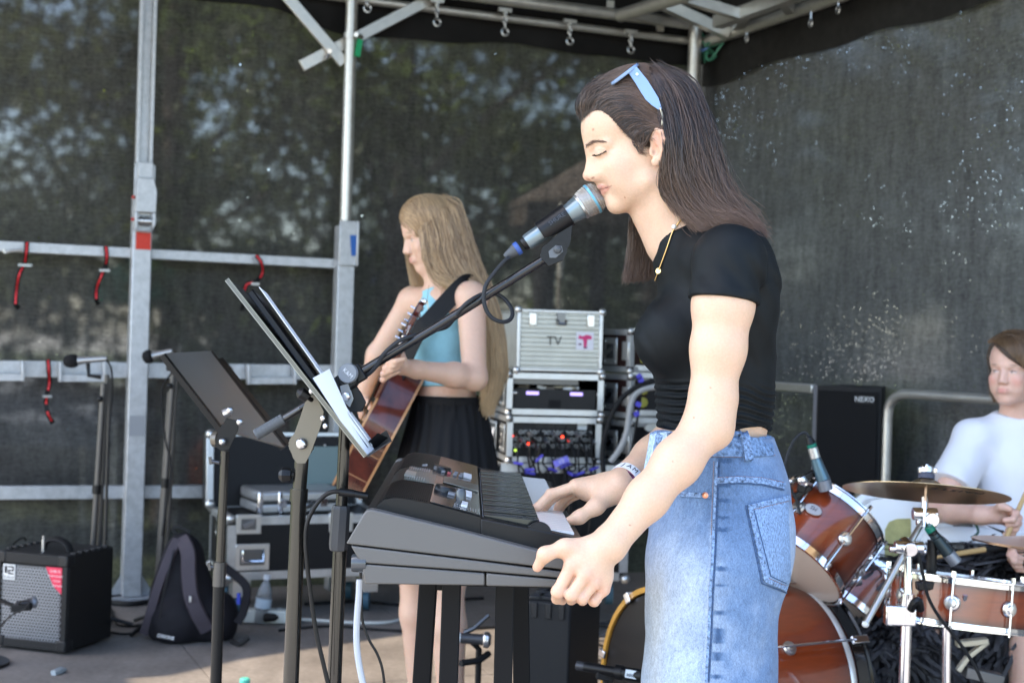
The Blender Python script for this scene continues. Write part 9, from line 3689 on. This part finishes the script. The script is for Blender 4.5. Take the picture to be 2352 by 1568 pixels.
dst=thing("microphone_stand", "small black tripod holding the low bass drum microphone", "microphone stand", Vector((P(1395, 1560, 3.62).x, 3.62, 0)))
c=P(1392, 1548, 3.62)
mb=MB();mb.cyl(c, (c.x, c.y, .02), .009, 10);mb.build("tube", M_BLACK, dst)
mb=MB();mb.bar(P(1370, 1545, 3.6), P(1410, 1552, 3.6), .03, .025);mb.build("clamp", M_BLACKM, dst, bevel=.003)
for a in(.2, 2.3, 4.4):
 mb=MB();mb.tube([Vector((c.x, c.y, .08)), Vector((c.x+math.cos(a)*.16, c.y+math.sin(a)*.16, .01))], .007, 8);mb.build("leg", M_BLACK, dst)
 # the drummer
DD=4.58
def U(px, py, lat=0.0):
 return P(px, py, DD-lat)
drm=thing("person", "young man in a white T-shirt with side-swept brown hair sitting at the drums", "person", (U(2340, 1300).x, DD+.1, 0))
DB=Field()
dfwd=Vector((-.62, -.77, .12))
dhc=U(2326, 853, .02)
dh=make_head(DB, dhc, dfwd, (.06, .06, 1), .94)
DB.cap(U(2340, 1000, -.04), U(2332, 905, -.01), .054, .050, k=.03)
DB.ell(U(2352, 1090, -.04), (.165, .115, .17), k=.04)
DB.ell(U(2352, 1190, -.04), (.150, .11, .15), k=.04)
DB.ell(U(2352, 1300, -.02), (.165, .13, .13), k=.05)
dsr, dsl=U(2238, 1012, -.02), U(2462, 1016, -.10)
DB.cap(U(2335, 985, -.04), dsr, .050, .058, k=.04)
DB.cap(U(2345, 985, -.05), dsl, .050, .058, k=.04)
der, dwr=U(2158, 1168, .08), U(2252, 1182, .26)
DB.cap(dsr, der, .052, .040, k=.02)
DB.cap(der, der.lerp(dwr, .35), .041, .039, k=.02)
DB.cap(der.lerp(dwr, .35), dwr, .039, .028, k=.02)
pal=U(2292, 1182, .29)
DB.cap(dwr, pal, .028, .028, k=.015)
dm_=[U(2312, 1168, .31), U(2318, 1178, .30), U(2318, 1190, .29), U(2312, 1200, .28)]
for m_ in dm_:
 DB.cap(pal, m_, .017, .012, k=.012)
df_=[[m_, m_+Vector((.018, -.028, -.010)), m_+Vector((.004, -.046, -.026)), m_+Vector((-.018, -.040, -.030))]for m_ in dm_]
hand_fingers(DB, df_, (.0115, .0115, .011, .010))
DB.chain([U(2288, 1172, .30), U(2300, 1162, .335), U(2318, 1168, .345)], [.017, .0125, .010], k=.01)
del_, dwl=U(2500, 1190, .02), U(2392, 1262, .24)
DB.cap(dsl, del_, .052, .040, k=.02)
DB.cap(del_, dwl, .041, .028, k=.02)
pal2=U(2352, 1268, .28)
DB.cap(dwl, pal2, .028, .027, k=.015)
dm2=[U(2330, 1256, .30), U(2326, 1266, .30), U(2328, 1276, .29), U(2334, 1284, .28)]
for m_ in dm2:
 DB.cap(pal2, m_, .016, .011, k=.012)
df2=[[m_, m_+Vector((-.016, -.026, -.006)), m_+Vector((-.008, -.040, -.024)), m_+Vector((.012, -.034, -.028))]for m_ in dm2]
hand_fingers(DB, df2, (.011, .011, .0105, .0095))
DB.chain([U(2350, 1256, .29), U(2334, 1248, .325), U(2320, 1252, .335)], [.016, .012, .010], k=.01)
for s, kx_, ky_ in((1, 2180, 4.15), (-1, 2420, 4.05)):
 hp=Vector((U(2352, 1300).x+.08*-s, DD+.02, .50))
 kn=Vector((P(kx_, 1300, ky_).x, ky_+.22, .50))
 an=Vector((kn.x-.02, kn.y-.12, .09))
 DB.cap(hp, kn, .085, .062, k=.03)
 DB.cap(kn, an, .058, .040, k=.03)
 DB.cap(an+Vector((.0, .05, -.045)), an+Vector((-.05, -.15, -.05)), .040, .032, k=.02)
dv, dq=polygonise(DB, .0038, lo=(-9, -9, .003))
dsp=head_spots(dh, .94, (.50, .13, .12), (.06, .04, .03), .005)
for s in(1, -1):
 dsp.append((dh(.070, .042*s, -.040), (.03, .03, .028), (.70, .26, .22), .45))
for f in df_+df2:
 dsp.append((f[1], (.02, )*3, SKRED, .35))
dcol=skin_colors(dv, (.68, .43, .33), SKRED, dsp)
link_mesh("body", dv, dq, M_SKIN, drm, col=dcol, angle=180)
DT=Field()
g_=.009
DT.cap(U(2340, 1000, -.04), U(2336, 950, -.03), .054+g_, .052+g_, k=.03)
DT.ell(U(2352, 1090, -.04), (.165+g_, .115+g_, .17+g_), k=.04)
DT.ell(U(2352, 1190, -.04), (.155+g_, .12+g_, .15+g_), k=.04)
DT.ell(U(2352, 1300, -.02), (.170+g_, .14+g_, .13+g_), k=.05)
DT.cap(U(2335, 985, -.04), dsr, .050+g_, .058+g_, k=.04)
DT.cap(U(2345, 985, -.05), dsl, .050+g_, .058+g_, k=.04)
se=dsr.lerp(der, .66)
DT.cap(dsr, se+(der-dsr)*.1, .060+g_, .062+g_, k=.03)
sl_=dsl.lerp(del_, .66)
DT.cap(dsl, sl_+(del_-dsl)*.1, .060+g_, .062+g_, k=.03)
sa=np.array((der-dsr).normalized())
sb_=np.array((del_-dsl).normalized())
def dshirt(p, d):
 q=(p-np.array(se))@sa
 near=np.linalg.norm(p-np.array(se), axis=1)<.11
 d=d-.011*(vnoise(np.stack([p[:, 0]*16+p[:, 2]*9, p[:, 1]*9, p[:, 2]*6], 1), 1, 4)-.5)-.006*(vnoise(p, 24, 5)-.5)
 d=np.maximum(d, np.where(near, q, -1))
 q2=(p-np.array(sl_))@sb_
 near2=np.linalg.norm(p-np.array(sl_), axis=1)<.11
 d=np.maximum(d, np.where(near2, q2, -1))
 nk_=p[:, 2]-(U(2335, 958).z+.18*(p[:, 1]-DD)+.15*np.abs(p[:, 0]-U(2335, 958).x))
 d=np.maximum(d, nk_)
 return np.maximum(d, U(2350, 1330).z-p[:, 2])
a_, b_=polygonise(DT, .006, post=dshirt)
link_mesh("t_shirt", a_, b_, mat("white_cotton", (.74, .75, .80), rough=.85, bump=.2, bscale=500, sheen=.1), drm, angle=180)
DSH=Field()
for s, kx_, ky_ in((1, 2180, 4.15), (-1, 2420, 4.05)):
 hp=Vector((U(2352, 1300).x+.08*-s, DD+.02, .50))
 kn=Vector((P(kx_, 1300, ky_).x, ky_+.22, .50))
 DSH.cap(hp, kn.lerp(hp, .15), .098, .082, k=.03)
DSH.ell(U(2352, 1320, -.02), (.175, .15, .12), k=.05)
a_, b_=polygonise(DSH, .008)
link_mesh("shorts", a_, b_, mat("dark_cotton", (.02, .02, .025), rough=.8), drm, angle=180)
dR=np.array([list(dfwd.normalized()), list(dfwd.normalized().cross(Vector((.06, .06, 1))).normalized()), [0, 0, 1]]).T
DHF=Field()
DHF.ell(dh(-.004, 0, .050), (.105, .084, .084), dR, k=.012)
DHF.ell(dh(.050, .012, .062), (.052, .066, .040), dR, k=.02)
DHF.ell(dh(-.030, 0, -.020), (.070, .078, .060), dR, k=.02)
fw_=np.array(dfwd.normalized())
rtv=np.array(dfwd.normalized().cross(Vector((.06, .06, 1))).normalized())
def dclip(p, d):
 q=p-np.array(dhc)
 f, r, u=q@fw_, q@rtv, q[:, 2]
 edge=.052+.60*np.clip(-r*np.sign(-1), -.09, .09)*0
 low=.056+.80*r
 front=np.where(f>.02, low-u, -1.0)
 side=np.where((f<=.02)&(f>-.012), (-.012)-u-.6*(np.abs(r)-.07), -1.0)
 return np.maximum(d, np.maximum(front, side)*.8)
a_, b_=polygonise(DHF, .0045, post=dclip)
link_mesh("hair_under", a_, b_, mat("dhair_under", (.050, .030, .018), rough=.6, bump=.5, bscale=200), drm, angle=180)
M_DH=hair_mat("drummer_hair", (.040, .024, .016), (.17, .10, .055), .38, (.20, .12, .06))
rows=[]
for i in range(2600):
 th=RNG.random()
 r0=-.078+.156*RNG.random()
 f0=.085-.15*RNG.random()
 base=[(-.02+f0*.3, .030+.02*RNG.normal(), .134), (f0*.9, r0*.5+.02, .120), (f0+.012, r0*.9+.010, .094+.1*r0), (f0+.016, r0*1.02-.008, min(.100, .056+.80*r0))]
 st=[dh(*b)for b in base]
 rows.append(st)
DHs=strand_family([[Vector(p)for p in r]for r in rows[:2]], 2, 16, 0, 0)
C_=spline_batch(np.array([[list(p)for p in r]for r in rows]), 16)
p_=C_.reshape(-1, 3)
dd_=DHF.eval(p_)
gg_=np.zeros_like(p_)
for ax_ in range(3):
 e=np.zeros(3);e[ax_]=.003
 gg_[:, ax_]=DHF.eval(p_+e)-DHF.eval(p_-e)
gg_/=np.linalg.norm(gg_, axis=1)[:, None]+1e-9
p_=p_+gg_*(np.repeat(.0005+.005*RNG.random(len(C_)), 16)-dd_)[:, None]
hair_object("hair", p_.reshape(C_.shape), M_DH, drm, .0010, .0004)
rows=[]
for i in range(220):
 r0=.070+.006*RNG.normal()
 f0=-.050+.030*RNG.random()
 rows.append([list(dh(f0, r0*.98, .05)), list(dh(f0-.002, r0*1.06, .0)), list(dh(f0-.006, r0*1.05, -.06)), list(dh(f0-.010+.004*RNG.normal(), r0*.92, -.088-.02*RNG.random()))])
hair_object("hair", spline_batch(np.array(rows), 14), M_DH, drm, .0010, .0004)
mb=MB()
mb.lathe([(.0285, -.004), (.0315, 0), (.0285, .004)], frame(der.lerp(dwr, .78), dwr-der), 20)
mb.tube(catmull([der.lerp(dwr, .78)+Vector((.0, -.03, -.02)), der.lerp(dwr, .78)+Vector((.01, -.04, -.05)), der.lerp(dwr, .78)+Vector((-.01, -.04, -.07))], 5), .004, 6)
o=mb.build("cord_bracelet", mat("cord_green", (.03, .08, .06), rough=.8), None)
tag(o, "dark green cord bracelet on the drummer's right wrist", "bracelet")
mb=MB()
a, b=P(2150, 1279, 4.22), P(2262, 1261, 4.27)
mb.tube([a-(b-a)*.02, a, a.lerp(b, .06), a.lerp(b, .2), b], [.004, .006, .0045, .0075, .0085], 10)
sk=thing("drumstick", "wooden drumstick with a black grip held level over the snare drum", "drumstick", a, "drumsticks")
mb.build("shaft", mat("hickory", (.50, .33, .14), rough=.45), sk)
mb=MB()
mb.tube([b, P(2345, 1252, 4.30)], .0092, 10)
mb.build("grip", M_BLACKM, sk)
sk2=thing("drumstick", "short visible butt of a drumstick in the drummer's raised fist", "drumstick", dm_[0], "drumsticks")
mb=MB()
c_=(df_[1][1]+df_[1][3])/2
mb.tube([c_+Vector((-.03, -.02, -.06)), c_, c_+Vector((.05, .02, .10)), c_+Vector((.14, .06, .28))], [.0075, .0075, .007, .0045], 10)
mb.build("shaft", mat("hickory", (.50, .33, .14)), sk2)
